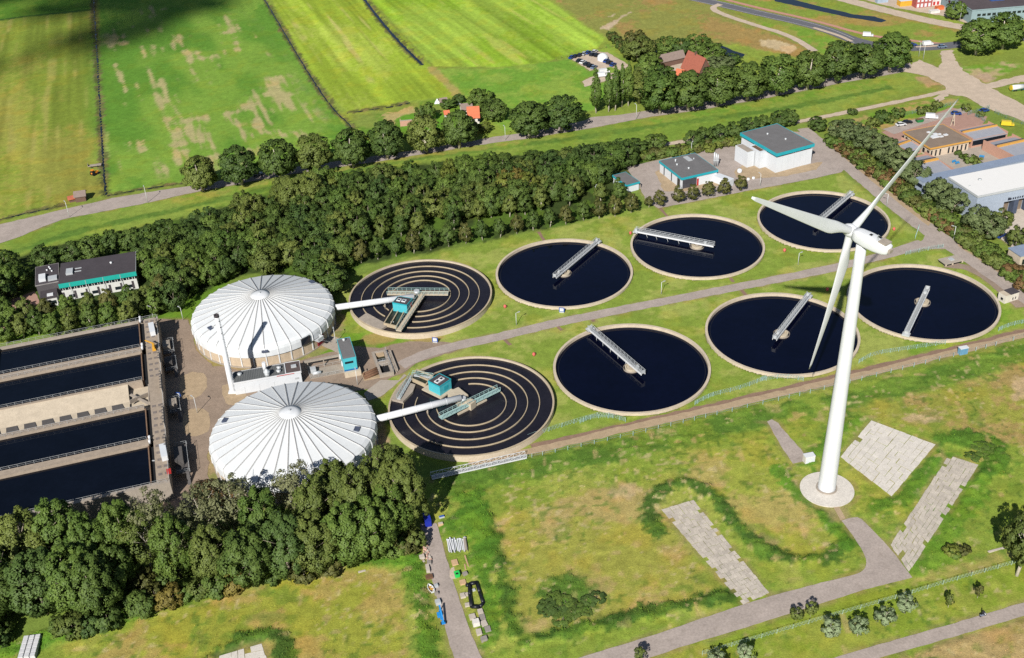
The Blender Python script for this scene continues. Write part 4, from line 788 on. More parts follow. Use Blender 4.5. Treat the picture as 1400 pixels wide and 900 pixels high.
# ------------------------------------------------------------------ buildings
def wins(t, L, W, h, face, spec, m=GLASS, name='window', frame_m=None):
    """spec: list of (u0, u1, z0, z1) along a wall; face 'f' front y=0, 'l' left x=0, 'r' right x=L, 'b' back y=W"""
    for u0, u1, z0, z1 in spec:
        b = MB(); e = .04
        if face == 'f': b.box(u0, u1, -e, .0, z0, z1)
        if face == 'b': b.box(u0, u1, W, W + e, z0, z1)
        if face == 'l': b.box(-e, 0, u0, u1, z0, z1)
        if face == 'r': b.box(L, L + e, u0, u1, z0, z1)
        b.obj(name, m, t)
def flat_roof(t, L, W, h, roof_m, trim_m, over=.25, th=.35, drop=.0):
    MB().box(-over + .12, L + over - .12, -over + .12, W + over - .12, h - th, h - .06).obj('roof', roof_m, t)
    r = MB(); r.box(-over, L + over, -over, -over + .12, h - th - drop, h); r.box(-over, L + over, W + over - .12, W + over, h - th - drop, h)
    r.box(-over, -over + .12, -over + .12, W + over - .12, h - th - drop, h); r.box(L + over - .12, L + over, -over + .12, W + over - .12, h - th - drop, h)
    r.obj('fascia', trim_m, t)
def vent(t, x, y, z, r=.35, h=.7, m=None):
    v = MB().tube((x, y, z - .1), (x, y, z + h * .6), r, n=12).obj('roof_vent', m or STEEL, t); MB().lathe([(.01, z + h), (r * 1.25, z + h * .8), (r * 1.25, z + h * .6)][::-1], 12, cx=x, cy=y).obj('vent_cap', m or STEEL, v)
def bld(name, label, cat, a, b, c, h, wall, group=None):
    loc, ang, L, W = frame(a, b, c, h); t = thing(name, label, cat, loc, ang, group); return t, L, W
# white tall building with teal eaves
t, L, W = bld('process_building', 'tall white building with teal eaves and two stair towers', 'building', (1062.5, 209.5), (1111.5, 196.5), (1026, 179), 8.2, WHT2)
MB().box(0, L, 0, W, 0, 6.2).obj('wall', WHT2, t)
MB().box(.5, L - .5, .5, W - .5, 6.2, 7.2).obj('clerestory', GLASS, t)
MB().box(-.35, L + .35, -.35, W + .35, 8.0, 8.15).obj('roof', ROOFG, t)
r = MB(); r.box(-.5, L + .5, -.5, -.35, 7.0, 8.25); r.box(-.5, L + .5, W + .35, W + .5, 7.0, 8.25); r.box(-.5, -.35, -.35, W + .35, 7.0, 8.25); r.box(L + .35, L + .5, -.35, W + .35, 7.0, 8.25); r.obj('fascia', TEAL, t)
MB().box(-.35, L + .35, -.35, W + .35, 7.6, 8.0).obj('ceiling', WHT2, t)
vent(t, L * .45, W * .72, 8.15); vent(t, L * .62, W * .38, 8.15)
m = MB(); [m.beam((L * .45 + k * .9, -.02, 6.25), (L * .45 + k * .9 + .5, -.02, 6.9), .12, .12) for k in range(4)]; m.obj('eaves_lettering', STEEL, t)
for k in range(1, 6): MB().box(L * k / 6 - .02, L * k / 6 + .02, -.02, 0, .1, 6.1).obj('cladding_joint', mat('joint_grey', (196, 200, 206)), t)
MB().box(-2.8, 0, W * .28, W * .62, 0, 6.7).obj('stair_tower', WHT2, t); MB().box(-2.3, -.5, W * .33, W * .57, 6.7, 6.75).obj('tower_roof', RUST, t)
MB().box(-6.4, -3.2, W * .42, W * .78, 0, 6.3).obj('stair_tower', WHT2, t); MB().box(-6.2, -3.4, W * .44, W * .76, 6.3, 6.36).obj('tower_roof', GREYC, t)
MB().box(-3.2, -2.8, W * .46, W * .62, .3, 5.6).obj('stair_window', GLASS, t)
MB().tube((L + 1.6, W * .75, 0), (L + 1.6, W * .75, 6.4), 1.7, n=28).obj('round_tower', WHT2, t); MB().tube((L + 1.6, W * .75, 6.4), (L + 1.6, W * .75, 6.5), 1.75, n=28).obj('tower_cap', STEEL, t)
# teal-edged workshop
t, L, W = bld('workshop', 'low white workshop with thick teal roof edge and a red door', 'workshop', (932.5, 243.5), (980.5, 232.5), (907, 219.5), 4.6, WHT2)
MB().box(0, L, 0, W, 0, 3.9).obj('wall', WHT2, t); flat_roof(t, L, W, 4.75, ROOFG, TEAL, .35, .4, .5)
wins(t, L, W, 0, 'l', [(W * .08, W * .2, .3, 3.4), (W * .44, W * .48, .2, 3.6), (W * .78, W * .82, .2, 3.6)]); MB().box(.3, L * .42, -.05, 0, .1, 3.5).obj('gate', mat('gate_grey', (74, 74, 80)), t); MB().box(L * .43, L * .48, -.07, 0, .1, 2.9).obj('door', RED, t)
MB().box(-1.6, -.4, -.6, .6, 0, 1.5).obj('meter_cabinet', STEEL, t)
vent(t, L * .32, W * .8, 4.75, .3, 1.1); vent(t, L * .25, W * .62, 4.75); vent(t, L * .4, W * .33, 4.75); MB().box(L * .62, L * .74, W * .68, W * .92, 4.7, 5.0).obj('roof_light', STEEL, t); vent(t, L * .8, W * .72, 4.75, .2, .6)
t, L, W = bld('container', 'white container beside the teal-edged workshop', 'container', (996.5, 248), (1003.5, 244.5), (978, 230.5), 2.8, WHITE)
MB().box(0, L, 0, W, .1, 2.75).obj('box_body', WHITE, t); MB().box(-.05, L + .05, -.05, W + .05, 2.75, 2.85).obj('roof', WHT2, t); MB().box(.15, L - .15, -.05, 0, .2, 2.6).obj('door', WHT2, t); vent(t, L * .5, W * .7, 2.85, .4, .5)
p = G(976, 228); t = thing('flue_stack', 'three silver flue pipes standing behind the white container', 'flue', p); [MB().tube((k * .7, 0, 0), (k * .7, 0, 6.0 - .5 * k), .28, n=12).obj('flue_pipe', STEEL, t) for k in range(3)]; MB().box(-.4, 1.8, -.4, .4, 2.5, 2.7).obj('bracket', STEEL, t)
t, L, W = bld('shed', 'small white shed with a teal roof edge behind row trees', 'shed', (857, 253), (873.5, 248.5), (827.5, 243), 3.3, WHT2)
MB().box(0, L, 0, W, 0, 2.9).obj('wall', WHT2, t); flat_roof(t, L, W, 3.4, ROOFG, TEAL, .3, .35, .4); wins(t, L, W, 0, 'l', [(2, 4.5, .1, 2.3)], STEEL, 'door'); MB().box(L + .5, L + 1.2, .5, 1.1, 0, 1.6).obj('meter_cabinet', GREYC, t)
# office building among the trees
WOFF = mat('office_white', (226, 226, 220), var=.05)
t, L, W = bld('office_building', 'long dark-roofed office with turquoise eaves among the trees', 'office building', (81, 388), (184, 371), (81.5, 361), 6.6, WOFF)
MB().box(0, L, 0, W, 0, 6.0).obj('wall', WOFF, t); MB().box(-.3, L + .3, -.3, W + .3, 6.5, 6.6).obj('roof', ROOFD, t)
MB().box(-.3, L + .4, -.55, -.3, 5.1, 6.65).obj('fascia', mat('office_teal', (30, 178, 164), var=.05), t); MB().box(L + .3, L + .4, -.3, W + .3, 5.6, 6.65).obj('end_fascia', STEEL, t)
nb = 13
for k in range(nb):
    x = L * (k + .5) / nb
    for q in (-.9, .0, .9): MB().box(x + q * .8 - .26, x + q * .8 + .26, -.05, 0, 3.9, 5.0).obj('window', GLASS, t)
    if k % 2 == 0: MB().box(x - .9, x - .2, -.06, 0, .3, 3.2).obj('lower_panel', ROOFD, t)
    else: MB().box(x - .9, x + .9, -.06, 0, .9, 2.0).obj('lower_window', GLASS, t)
for k in (.13, .34, .57, .8): MB().box(L * k - .06, L * k + .06, -.62, -.5, .2, 6.6).obj('downpipe', STEEL, t)
MB().box(L * .08, L * .17, W * .35, W * .6, 6.6, 7.3).obj('roof_unit', STEEL, t)
for q in (.45, .6): MB().box(L * .19, L * .28, W * q, W * q + .3, 6.6, 6.8).obj('duct', STEEL, t)
vent(t, L * .68, W * .6, 6.6, .35, .6, WHITE)
t2, L2, W2 = bld('office_wing', 'black-roofed office wing with white roof units', 'office wing', (49, 390.5), (80, 384.5), (52, 365.5), 5.8, WOFF)
MB().box(0, L2, 0, W2, 0, 5.4).obj('wall', mat('wing_dark', (92, 88, 90), var=.08), t2); flat_roof(t2, L2, W2, 5.9, ROOFD, mat('roof_edge_grey', (150, 146, 144)), .2, .4)
MB().box(L2 * .15, L2 * .45, W2 * .12, W2 * .42, 5.85, 6.9).obj('roof_unit', WHITE, t2); MB().box(L2 * .55, L2 * .95, W2 * .08, W2 * .28, 5.85, 6.5).obj('roof_unit', STEEL, t2)
for q in ((.5, .7), (.65, .75), (.72, .6), (.6, .85)): vent(t2, L2 * q[0], W2 * q[1], 5.85, .25, .5, WHITE)
t3, L3, W3 = bld('office_annex', 'low dark annex in front of the black-roofed office wing', 'annex', (56, 409.5), (77, 405.5), (49.5, 391.5), 3.4, WOFF)
MB().box(0, L3, 0, W3, 0, 3.1).obj('wall', WOFF, t3); flat_roof(t3, L3, W3, 3.5, ROOFD, ROOFD, .2, .35); wins(t3, L3, W3, 0, 'f', [(.6, 2.2, .9, 2.2), (2.8, 4.4, .9, 2.2), (5, 5.9, .2, 2.3)]); MB().box(L3 * .4, L3 * .8, W3 * .1, W3 * .25, 3.4, 3.8).obj('roof_light', WHITE, t3)
# control building and chimney between the covered tanks
t, L, W = bld('control_building', 'long white control building with ribbed grey roof between the covered tanks', 'building', (319.5, 524), (411, 508), (316, 510), 4.2, WHT2)
MB().box(0, L, 0, W, 0, 3.9).obj('wall', WHT2, t); flat_roof(t, L * .775, W, 4.3, mat('roof_metal_grey', (112, 114, 114), var=.06, scale=.6), WHITE, .12, .5, 0)
for k in range(1, 30): MB().box(L * .77 * k / 30 - .05, L * .77 * k / 30 + .05, .05, W - .05, 4.24, 4.3).obj('roof_seam', mat('seam_grey', (100, 104, 104)), t)
MB().box(L * .785, L + .05, -.05, W + .05, 4.0, 4.32).obj('end_roof', mat('roof_brown', (98, 86, 84), var=.1), t); MB().box(L * .87, L * .95, W * .42, W * .62, 4.32, 4.8).obj('roof_light', STEEL, t)
r = MB(); r.box(L * .772, L * .784, -.12, W + .12, 3.8, 4.5); r.box(L + .05, L + .17, -.12, W + .12, 3.8, 4.5); r.box(L * .784, L + .05, -.14, -.05, 3.8, 4.45); r.box(L * .784, L + .05, W + .05, W + .14, 3.8, 4.45); r.obj('parapet', WHITE, t)
for x in (.08, .3, .52): MB().box(L * x, L * x + 1.2, -.05, 0, .1, 2.4).obj('door', WHT2, t)
MB().box(L * .9, L * .96, -.05, 0, 1.8, 2.4).obj('window', STEEL, t)
MB().tube((L * .48, W * .55, 4.2), (L * .48, W * .55, 7.4), .55, n=18).obj('vent_pipe', WHITE, t)
v = MB().tube((L * .505, W * .12, 4.2), (L * .505, W * .12, 5.6), .75, n=18).obj('silver_vent', STEEL, t); MB().lathe([(.95, 5.6), (.95, 5.9), (.01, 6.7)], 18, cx=L * .505, cy=W * .12).obj('vent_cap', STEEL, v)
for x, y in ((.68, .3), (.69, .62), (.1, .65)): vent(t, L * x, W * y, 4.3, .55, .7)
MB().box(L * .64, L * .9, -.25, -.1, 4.0, 4.14).obj('red_pipe', RED, t)
p = G(318.5, 536); t = thing('chimney', 'tall slim white chimney beside the control building', 'chimney', p)
MB().lathe([(.85, 0), (.62, 25.6), (.5, 25.6), (.5, 24)], 28).obj('shaft', WHITE, t); MB().lathe([(.72, 25.4), (.72, 26.1), (.45, 26.1), (.45, 25.4)], 24, smooth=False).obj('flue_tip', ROOFD, t)
m = MB(); [m.box(.68 - k * .004, .95 - k * .004, -.22, .22, 3 + k * .55, 3.06 + k * .55) for k in range(40)]; m.obj('ladder', STEEL, t); MB().box(-1.1, 1.1, -1.1, 1.1, 0, .5).obj('base_block', WHITE, t); MB().box(.5, 1.9, -.3, .3, 1.2, 2.0).obj('flue_inlet', WHITE, t)
for k in range(6): MB().lathe([(.66 + .012 * (6 - k) * .2, 14 + k * 2.0), (.68 + .003 * (6 - k), 14.3 + k * 2.0)], 20, a0=-.9, a1=.5).obj('dark_band', ROOFD, t)
# turquoise pump house and its pits
t, L, W = bld('pump_house', 'tall turquoise pump house on a beige plinth', 'pump house', (468.6, 491.5), (486.6, 488), (459.5, 464.5), 6.0, TEAL2)
MB().box(-.1, L + .8, -1.0, W + .2, 0, 1.7).obj('plinth', CREAM, t); MB().box(0, L, 0, W, 1.7, 5.9).obj('wall', TEAL2, t); flat_roof(t, L, W, 6.05, ROOFG, TEAL2, .06, .25, 0)
MB().box(L * .12, L * .75, -.05, 0, 4.2, 4.9).obj('window', GLASS, t); MB().box(-.05, L + .05, -.06, 0, 1.7, 2.2).obj('blue_band', mat('blue_band', (40, 110, 170)), t); vent(t, L * .5, W * .88, 6.0, .4, .8)
for k in (.25, .6): MB().box(-.35, 0, W * k, W * k + .9, 1.8, 3.0).obj('wall_unit', WHITE, t)
t, L, W = bld('pump_pit', 'open concrete pump pits with handrails beside the turquoise pump house', 'pit', (519, 512.5), (538.5, 508.5), (507.5, 481.5), 1.3, GREYC)
w = MB(); w.box(0, L, 0, .6, 0, 1.3); w.box(0, L, W * .46, W * .54, 0, 1.3); w.box(0, L, W - .6, W, 0, 1.3); w.box(0, .8, .6, W * .46, 0, 1.3); w.box(0, .8, W * .54, W - .6, 0, 1.3); w.box(L - .7, L, .6, W * .46, 0, 1.3); w.box(L - .7, L, W * .54, W - .6, 0, 1.3); w.obj('pit_wall', GREYC, t)
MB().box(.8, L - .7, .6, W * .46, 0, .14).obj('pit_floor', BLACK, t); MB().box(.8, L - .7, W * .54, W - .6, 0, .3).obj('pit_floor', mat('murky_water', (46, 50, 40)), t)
MB().box(L * .3, L * .8, W * .56, W * .62, .3, .8).obj('pit_gate', STEEL, t); MB().box(.9, L - .8, .7, 1.6, .14, .5).obj('pit_ledge', TAN, t); MB().box(.9, L - .8, W - 2, W - .7, .3, .9).obj('pit_ledge', TAN, t)
rail(t, (L, .2), (L, W - .2), 1.3); rail(t, (.3, W * .5), (L, W * .5), 1.3); rail(t, (.8, W * .3), (L - .7, W * .3), 1.3)
MB().box(L + 1.0, L + 1.5, 1.5, W - .5, 0, 1.1).obj('side_wall', GREYC, t); MB().box(L, L + 1.0, 1.0, W - .5, 0, .5).obj('ramp', GREYC, t)
for k in range(3): m = MB(); m.tube((-4.4, 1.0 + k * 1.1, .3), (0, 1.6 + k * 1.1, 1.1), .42, n=12); m.obj('screw_pump', RUST, t)
MB().box(-4.6, 0, .3, 4.6, 0, .25).obj('screw_bed', TAN, t)
t, L, W = bld('valve_pit', 'fenced shallow concrete pit before the turquoise pump house', 'pit', (424, 518), (470, 509), (420, 506), .3, GREYC)
MB().box(0, L, 0, W, 0, .22).obj('pit_slab', GREYC, t); rail(t, (0, W), (L, W), .22); rail(t, (0, 0), (0, W), .22); rail(t, (0, 0), (L, 0), .22); m = MB(); m.tube((1, W * .4, .6), (3.5, W * .4, .6), .5, n=12); m.obj('valve_pipe', STEEL, t); MB().box(.6, 2.2, W * .5, W * .85, .22, 1.6).obj('valve_box', STEEL, t)
p = G(420, 500); MB().beam((-1, W + .9, 2.6), (L, W + .9, 2.6), .7, .5).obj('pipe_bridge', GREYC, t); [MB().box(L * k - .15, L * k + .15, W + .75, W + 1.05, 0, 2.4).obj('bridge_post', GREYC, t) for k in (.02, .5, .97)]
# small buildings at the right of the plant
t, L, W = bld('substation', 'small cream transformer hut with a dark roof at the plant corner', 'hut', (1375.5, 405), (1394, 399), (1372.5, 397), 2.8, WHITE)
MB().box(0, L, 0, W, 0, 2.7).obj('wall', mat('hut_cream', (226, 218, 204)), t); MB().box(L * .35, L + .1, -.1, W + .1, 2.7, 2.85).obj('roof', ROOFD, t); MB().box(0, L * .35, 0, W, 2.7, 2.75).obj('roof_cover', CREAM, t); wins(t, L, W, 0, 'f', [(L * .55, L * .62, .6, 1.4), (L * .75, L * .82, .6, 1.4)]); wins(t, L, W, 0, 'l', [(W * .3, W * .6, .8, 1.6)])
t, L, W = bld('chamber', 'low concrete chamber with open sides by the perimeter road', 'chamber', (1293, 361.5), (1318, 355.5), (1284, 354), .9, GREYC)
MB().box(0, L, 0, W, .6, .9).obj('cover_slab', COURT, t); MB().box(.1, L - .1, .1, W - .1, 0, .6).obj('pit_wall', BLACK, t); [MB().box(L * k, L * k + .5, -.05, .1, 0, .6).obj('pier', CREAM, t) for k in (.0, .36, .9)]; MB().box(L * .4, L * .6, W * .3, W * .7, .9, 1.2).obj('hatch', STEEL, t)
t, L, W = bld('cabinet', 'small blue cabinet with a white roof on the gravel track', 'cabinet', (1314, 477.5), (1324.5, 475.5), (1313, 474), 2.2, BLUE)
MB().box(0, L, 0, W, 0, 2.1).obj('cabinet_body', mat('cabinet_blue', (120, 170, 200)), t); MB().box(-.1, L + .1, -.1, W + .1, 2.1, 2.25).obj('roof', WHITE, t); MB().box(.2, L - .2, -.04, 0, .2, 1.9).obj('door', mat('cabinet_blue2', (104, 154, 188)), t)
t, L, W = bld('transformer_box', 'white transformer box beside the turbine pad', 'transformer', (1102, 626), (1115, 623.5), (1099.5, 620.5), 2.2, WHITE)
MB().box(0, L, 0, W, 0, 2.1).obj('box_body', mat('cream_white', (238, 232, 218)), t); MB().box(-.06, L + .06, -.06, W + .06, 2.1, 2.25).obj('roof', WHITE, t); MB().box(.1, L * .5 - .05, -.04, 0, .1, 1.9).obj('door', WHT2, t); MB().box(L * .5 + .05, L - .1, -.04, 0, .1, 1.9).obj('door', WHT2, t); wins(t, L, W, 0, 'r', [(.4, W - .4, 1.3, 1.7)], GREYC, 'louvre')
# school with orange roof edges
BRK = mat('brick_pink', (206, 160, 138), var=.1, scale=1.5); ZINC = mat('zinc_roof', (168, 170, 178), var=.06, scale=.5, rough=.5); ZIND = mat('zinc_dark', (84, 88, 98))  # ZIND: darker zinc tone for the strip behind the orange upstand
t, L, W = bld('school_hall', 'brown flat-roofed school hall with an orange roof edge', 'school', (1272.7, 202), (1325.5, 191.5), (1237.5, 180.5), 4.2, BRK)
MB().box(0, L, 0, W, 0, 3.6).obj('wall', mat('school_cream', (224, 204, 180), var=.08), t); MB().box(-.4, L + .4, -.4, W + .4, 4.0, 4.15).obj('roof', mat('roof_brown_felt', (150, 132, 116), var=.12, scale=.3, stain=.2), t)
r = MB(); r.box(-.55, L + .55, -.55, -.4, 3.6, 4.25); r.box(-.55, L + .55, W + .4, W + .55, 3.6, 4.25); r.box(-.55, -.4, -.4, W + .4, 3.6, 4.25); r.box(L + .4, L + .55, -.4, W + .4, 3.6, 4.25); r.obj('fascia', ORANGE, t)
wins(t, L, W, 0, 'f', [(L * k / 9 + .4, L * k / 9 + 1.1, .3, 2.8) for k in range(9) if k not in (3,)]); wins(t, L, W, 0, 'l', [(W * k / 6 + .5, W * k / 6 + 1.8, .8, 2.6) for k in range(6)])
for x, y, s in ((.42, .48, 1.6), (.52, .6, .8), (.56, .42, .7), (.7, .46, .8), (.45, .75, .6), (.6, .55, .6)): MB().box(L * x - s, L * x + s, W * y - s * .7, W * y + s * .7, 4.15, 4.5).obj('roof_unit', WHITE, t)
def wing(label, a, b, c, h, flip=False):
    t, L, W = bld('school_wing', label, 'school wing', a, b, c, h, BRK, 'zinc-roofed school wings')
    MB().box(0, L, 0, W, 0, h - .7).obj('wall', BRK, t)
    m = MB(); m.box(-.25, 0, -.3, W + .3, 0, h + .1); m.box(L, L + .25, -.3, W + .3, 0, h + .1); m.obj('end_wall', BRK, t)
    m = MB(); m.add([(0, -.4, h - .8), (L, -.4, h - .8), (L, W * .52, h), (0, W * .52, h), (0, -.4, h - .95), (L, -.4, h - .95)], [(0, 1, 2, 3), (4, 5, 1, 0)]); m.obj('roof_slope', ZINC, t)
    m = MB(); m.add([(0, W * .52, h + .0), (L, W * .52, h + .0), (L, W + .3, h - .9), (0, W + .3, h - .9)], [(0, 1, 2, 3)]); m.obj('roof_slope', ZINC, t)
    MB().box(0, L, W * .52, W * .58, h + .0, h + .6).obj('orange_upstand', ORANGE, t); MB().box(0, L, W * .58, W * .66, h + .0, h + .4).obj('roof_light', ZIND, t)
    MB().box(.3, L - .3, -.05, 0, .8, h - 1.2).obj('window', GLASS, t)
    return t
wing('zinc-roofed school wing with an orange strip, by the paved plaza', (1330, 189.5), (1377, 180), (1306, 175.5), 4.0)
wing('zinc-roofed school wing with an orange strip, reaching the picture edge', (1386, 213), (1425, 204), (1351, 191), 4.0)
wing('short zinc-roofed school wing partly behind the rotor blade', (1241, 205.5), (1259, 199), (1226, 191), 3.4)
wing('zinc-roofed school wing against the blue-grey warehouse roof', (1266, 239.5), (1304, 231.5), (1240, 213), 3.6)
# warehouses
BLG = mat('warehouse_blue_grey', (176, 188, 204), var=.04, scale=.3, rough=.5); BLR = mat('roof_blue_grey', (150, 164, 186), var=.06, scale=.3, rough=.5)
t, L, W = bld('warehouse_strip', 'long low blue-grey building along the white-roofed warehouse', 'warehouse', (1263, 249), (1400, 219), (1260.5, 241), 6.0, BLG)
L *= 1.6
MB().box(0, L, 0, W, 0, 5.7).obj('wall', BLG, t); MB().box(-.1, L, -.1, W + .1, 5.7, 6.0).obj('roof', BLR, t); MB().box(-.05, 0, .5, W - .5, 3.2, 4.6).obj('window', GLASS, t); MB().box(1, 9, -.05, 0, 3.6, 4.6).obj('window', GLASS, t); MB().box(1, 9, -.05, 0, .5, 2.4).obj('shutter', STEEL, t)
t, L, W = bld('warehouse', 'large white-roofed blue-grey warehouse with open loading bays', 'warehouse', (1337, 268.6), (1400, 256), (1295.5, 243), 10.0, BLG)
L *= 2.2
bw0, bw1 = 11.5, 15.5
MB().box(0, L, 2.5, W, 0, 9.9).obj('wall', BLG, t); MB().box(0, bw0, 0, 2.5, 0, 9.9).obj('front_wall', BLG, t); MB().box(bw0, L, 0, 2.5, 5.6, 9.9).obj('front_lintel', BLG, t)
MB().box(-.1, L, -.1, W + .1, 9.9, 10.1).obj('roof', mat('roof_white', (250, 248, 244), var=.02, fine=.02), t); r = MB(); r.box(-.2, L, -.25, -.1, 9.5, 10.25); r.box(-.2, -.1, -.1, W + .1, 9.5, 10.25); r.obj('eaves_trim', STEEL, t)
for k in range(5): MB().box(bw0 + .8 + k * 5.6, bw0 + 4.2 + k * 5.6, 2.4, 2.5, 0, 5.4).obj('loading_bay', mat('bay_brown', (136, 120, 104), var=.2, scale=.8), t); MB().box(bw0 + 4.4 + k * 5.6, bw0 + 6.2 + k * 5.6, .1, 2.4, 0, 5.6).obj('bay_pier', mat('bay_pier', (74, 84, 104)), t)
for k in range(1, 12): MB().box(-.03, 0, W * k / 12 - .05, W * k / 12 + .05, .2, 9.4).obj('cladding_joint', mat('joint_blue', (160, 172, 190)), t)
vent(t, L * .2, W * .62, 10.1, .5, .6); vent(t, L * .05, W * .45, 10.1, .25, .4)
for k, w in enumerate((.9, .55, .6, .5, .55, .45, .6)): MB().box(bw0 + 1.3 + k * .95, bw0 + 1.3 + k * .95 + w, -.06, 0, 6.0, 7.0 - .25 * (k > 0)).obj('sign_letter', mat('sign_dark', (50, 56, 70)), t)
t, L, W = bld('yard_hall', 'low blue-grey roofed hall at the picture edge behind the hedge', 'hall', (1396, 350), (1440, 340), (1384, 338), 4, BLG)
MB().box(0, L, 0, W, 0, 3.7).obj('wall', CREAM, t); MB().box(-.2, L, -.2, W + .2, 3.7, 4.0).obj('roof', BLR, t); wins(t, L, W, 0, 'f', [(1, 3, .5, 2.4), (4, 6, .5, 2.4)])
t, L, W = bld('factory', 'grey-green factory with a black roof at the top edge', 'factory', (1329.5, 14), (1402, 8), (1288, -14), 7.0, BLG)
L *= 1.6; FAC = mat('factory_grey_green', (150, 172, 178), var=.06, scale=.5)
MB().box(0, L, 0, W, 0, 6.6).obj('wall', FAC, t); flat_roof(t, L, W, 7.1, mat('roof_black_brown', (92, 82, 84), var=.15, scale=.08), FAC, .2, .5); wins(t, L, W, 0, 'f', [(3 + k * 2.6, 4.8 + k * 2.6, 3.6, 4.8) for k in range(18)]); wins(t, L, W, 0, 'l', [(3 + k * 4, 5.4 + k * 4, 3.6, 4.8) for k in range(7)]); MB().box(L * .34, L * .5, W * .3, W * .5, 7.0, 7.3).obj('blue_roof_patch', mat('roof_blue_patch', (60, 90, 150)), t)
cab = [('red and white site cabin stack at the top edge', (1259, 8), 9, 6, 5.5, (186, 98, 92)), ('white site cabin stack beside the red one', (1274, 6), 7, 5, 5.5, (232, 226, 222)), ('yellow site container at the top edge', (1238, 7), 8, 4, 2.8, (232, 176, 60)), ('small orange skip on the site yard', (1284, 13), 4, 2.4, 1.6, (230, 120, 70)), ('pale blue site container at the top edge', (1205, 3), 6, 3, 2.6, (170, 186, 204)), ('white flat skip before the orange one', (1277, 17.5), 5, 2.4, 1.2, (236, 232, 226)), ('dark site container next to the factory wall', (1293, 1), 7, 3, 3, (120, 92, 80))]
for lb, p, l, w, h, c in cab:
    q = G(*p); t = thing('site_cabin', lb, 'site cabin', q, .15); m = mat('cabin_%d_%d' % (c[0], c[2]), c)
    MB().box(-l / 2, l / 2, -w / 2, w / 2, 0, h).obj('cabin_body', m, t); MB().box(-l / 2 - .1, l / 2 + .1, -w / 2 - .1, w / 2 + .1, h, h + .15).obj('roof', WHT2 if h > 2 else m, t)
    if h > 4: [MB().box(x, x + 1.2, -w / 2 - .05, -w / 2, z, z + 1.8).obj('door', RED if c[0] > 220 else WHT2, t) for x in np.arange(-l / 2 + .6, l / 2 - 1.3, 2.1) for z in (.3, 3.0)]
# farm by the avenue
TILE = mat('roof_tile_red', (176, 104, 84), var=.12, scale=1.2); TILO = mat('roof_tile_orange', (216, 122, 86), var=.12, scale=1.2); THAT = mat('roof_grey_brown', (150, 132, 122), var=.12, scale=1.)
def gabled(name, label, cat, a, b, c, eave, ridge, roofm, wallm, over=.4):
    loc, ang, L, W = frame(a, b, c, eave); t = thing(name, label, cat, loc, ang)
    MB().box(0, L, 0, W, 0, eave).obj('wall', wallm, t); g = MB(); g.add([(0, 0, eave), (0, W, eave), (0, W / 2, ridge), (L, 0, eave), (L, W, eave), (L, W / 2, ridge)], [(2, 1, 0), (3, 4, 5)]); g.obj('gable', wallm, t)
    s_ = over / (W / 2) * (ridge - eave)
    for sg_ in (0, 1):
        y0, y1 = (-over, W / 2) if sg_ == 0 else (W + over, W / 2); m = MB(); P = [(-over, y0, eave - s_), (L + over, y0, eave - s_), (L + over, y1, ridge), (-over, y1, ridge)]
        m.add(P + [(x, y, z + .22) for x, y, z in P], [(0, 1, 2, 3), (4, 5, 6, 7), (0, 1, 5, 4), (1, 2, 6, 5), (2, 3, 7, 6), (3, 0, 4, 7)]); m.obj('roof_slope', roofm, t)
    return t, L, W
BRD = mat('brick_dark', (120, 92, 80), var=.12, scale=1.5)
t, L, W = gabled('farmhouse', 'farmhouse with a large steep red tiled roof', 'farmhouse', (932, 91), (954.5, 102), (944, 84), 2.8, 9.5, TILE, BRD)
MB().box(L * .4, L * .4 + .8, W / 2 - .4, W / 2 + .4, 8.8, 10.6).obj('chimney', BRD, t); wins(t, L, W, 0, 'r', [(2, 3.2, 1, 2.2), (5, 6.2, 1, 2.2), (W / 2 - .6, W / 2 + .6, 4, 5.4)])
gabled('barn', 'long low barn with a brown roof behind the farmhouse', 'barn', (905, 84.5), (936, 77.5), (903, 80), 3, 5.5, THAT, BRD); gabled('outhouse', 'small outhouse with a bright orange roof before the farmhouse', 'outhouse', (923, 102), (932, 103.5), (925, 97), 2.6, 4.5, TILO, BRD)
gabled('barn', 'grey shed roof at the end of the red-roofed farmhouse', 'barn', (966, 92), (975, 93), (963, 86), 2.6, 4.2, THAT, BRD)
WH = mat('gable_white', (230, 222, 212))
t, L, W = gabled('cottage', 'white-gabled cottage with an orange tiled roof behind avenue trees', 'cottage', (640, 161), (655, 160), (639, 153.5), 3, 6.5, TILO, WH); wins(t, L, W, 0, 'f', [(1.5, 2.6, 1, 2.2), (4, 5.1, 1, 2.2)])
gabled('shed', 'grey-roofed shed touching the orange-roofed cottage', 'shed', (632, 150.5), (646, 148.5), (633, 145), 2.6, 4.4, THAT, WH); gabled('shed', 'small shed with an orange roof in the cottage garden', 'shed', (608, 156), (614, 155.3), (608, 153.3), 2, 3, TILO, WH)
gabled('shed', 'small grey hut beside the white tent in the cottage garden', 'shed', (602, 139), (611, 137.5), (602, 136.5), 2, 3, THAT, WH)
t = thing('garden_wall', 'low brick ruin wall seen between two avenue trees', 'wall', G(557, 172), .1); MB().box(-3, 3, -.3, .3, 0, 2.4).obj('wall_face', BRK, t); MB().box(-3.05, 3.05, -.35, .35, 2.4, 2.55).obj('coping', COURT, t); MB().box(-3, -2.6, .3, 3, 0, 2.2).obj('return_wall', BRK, t)
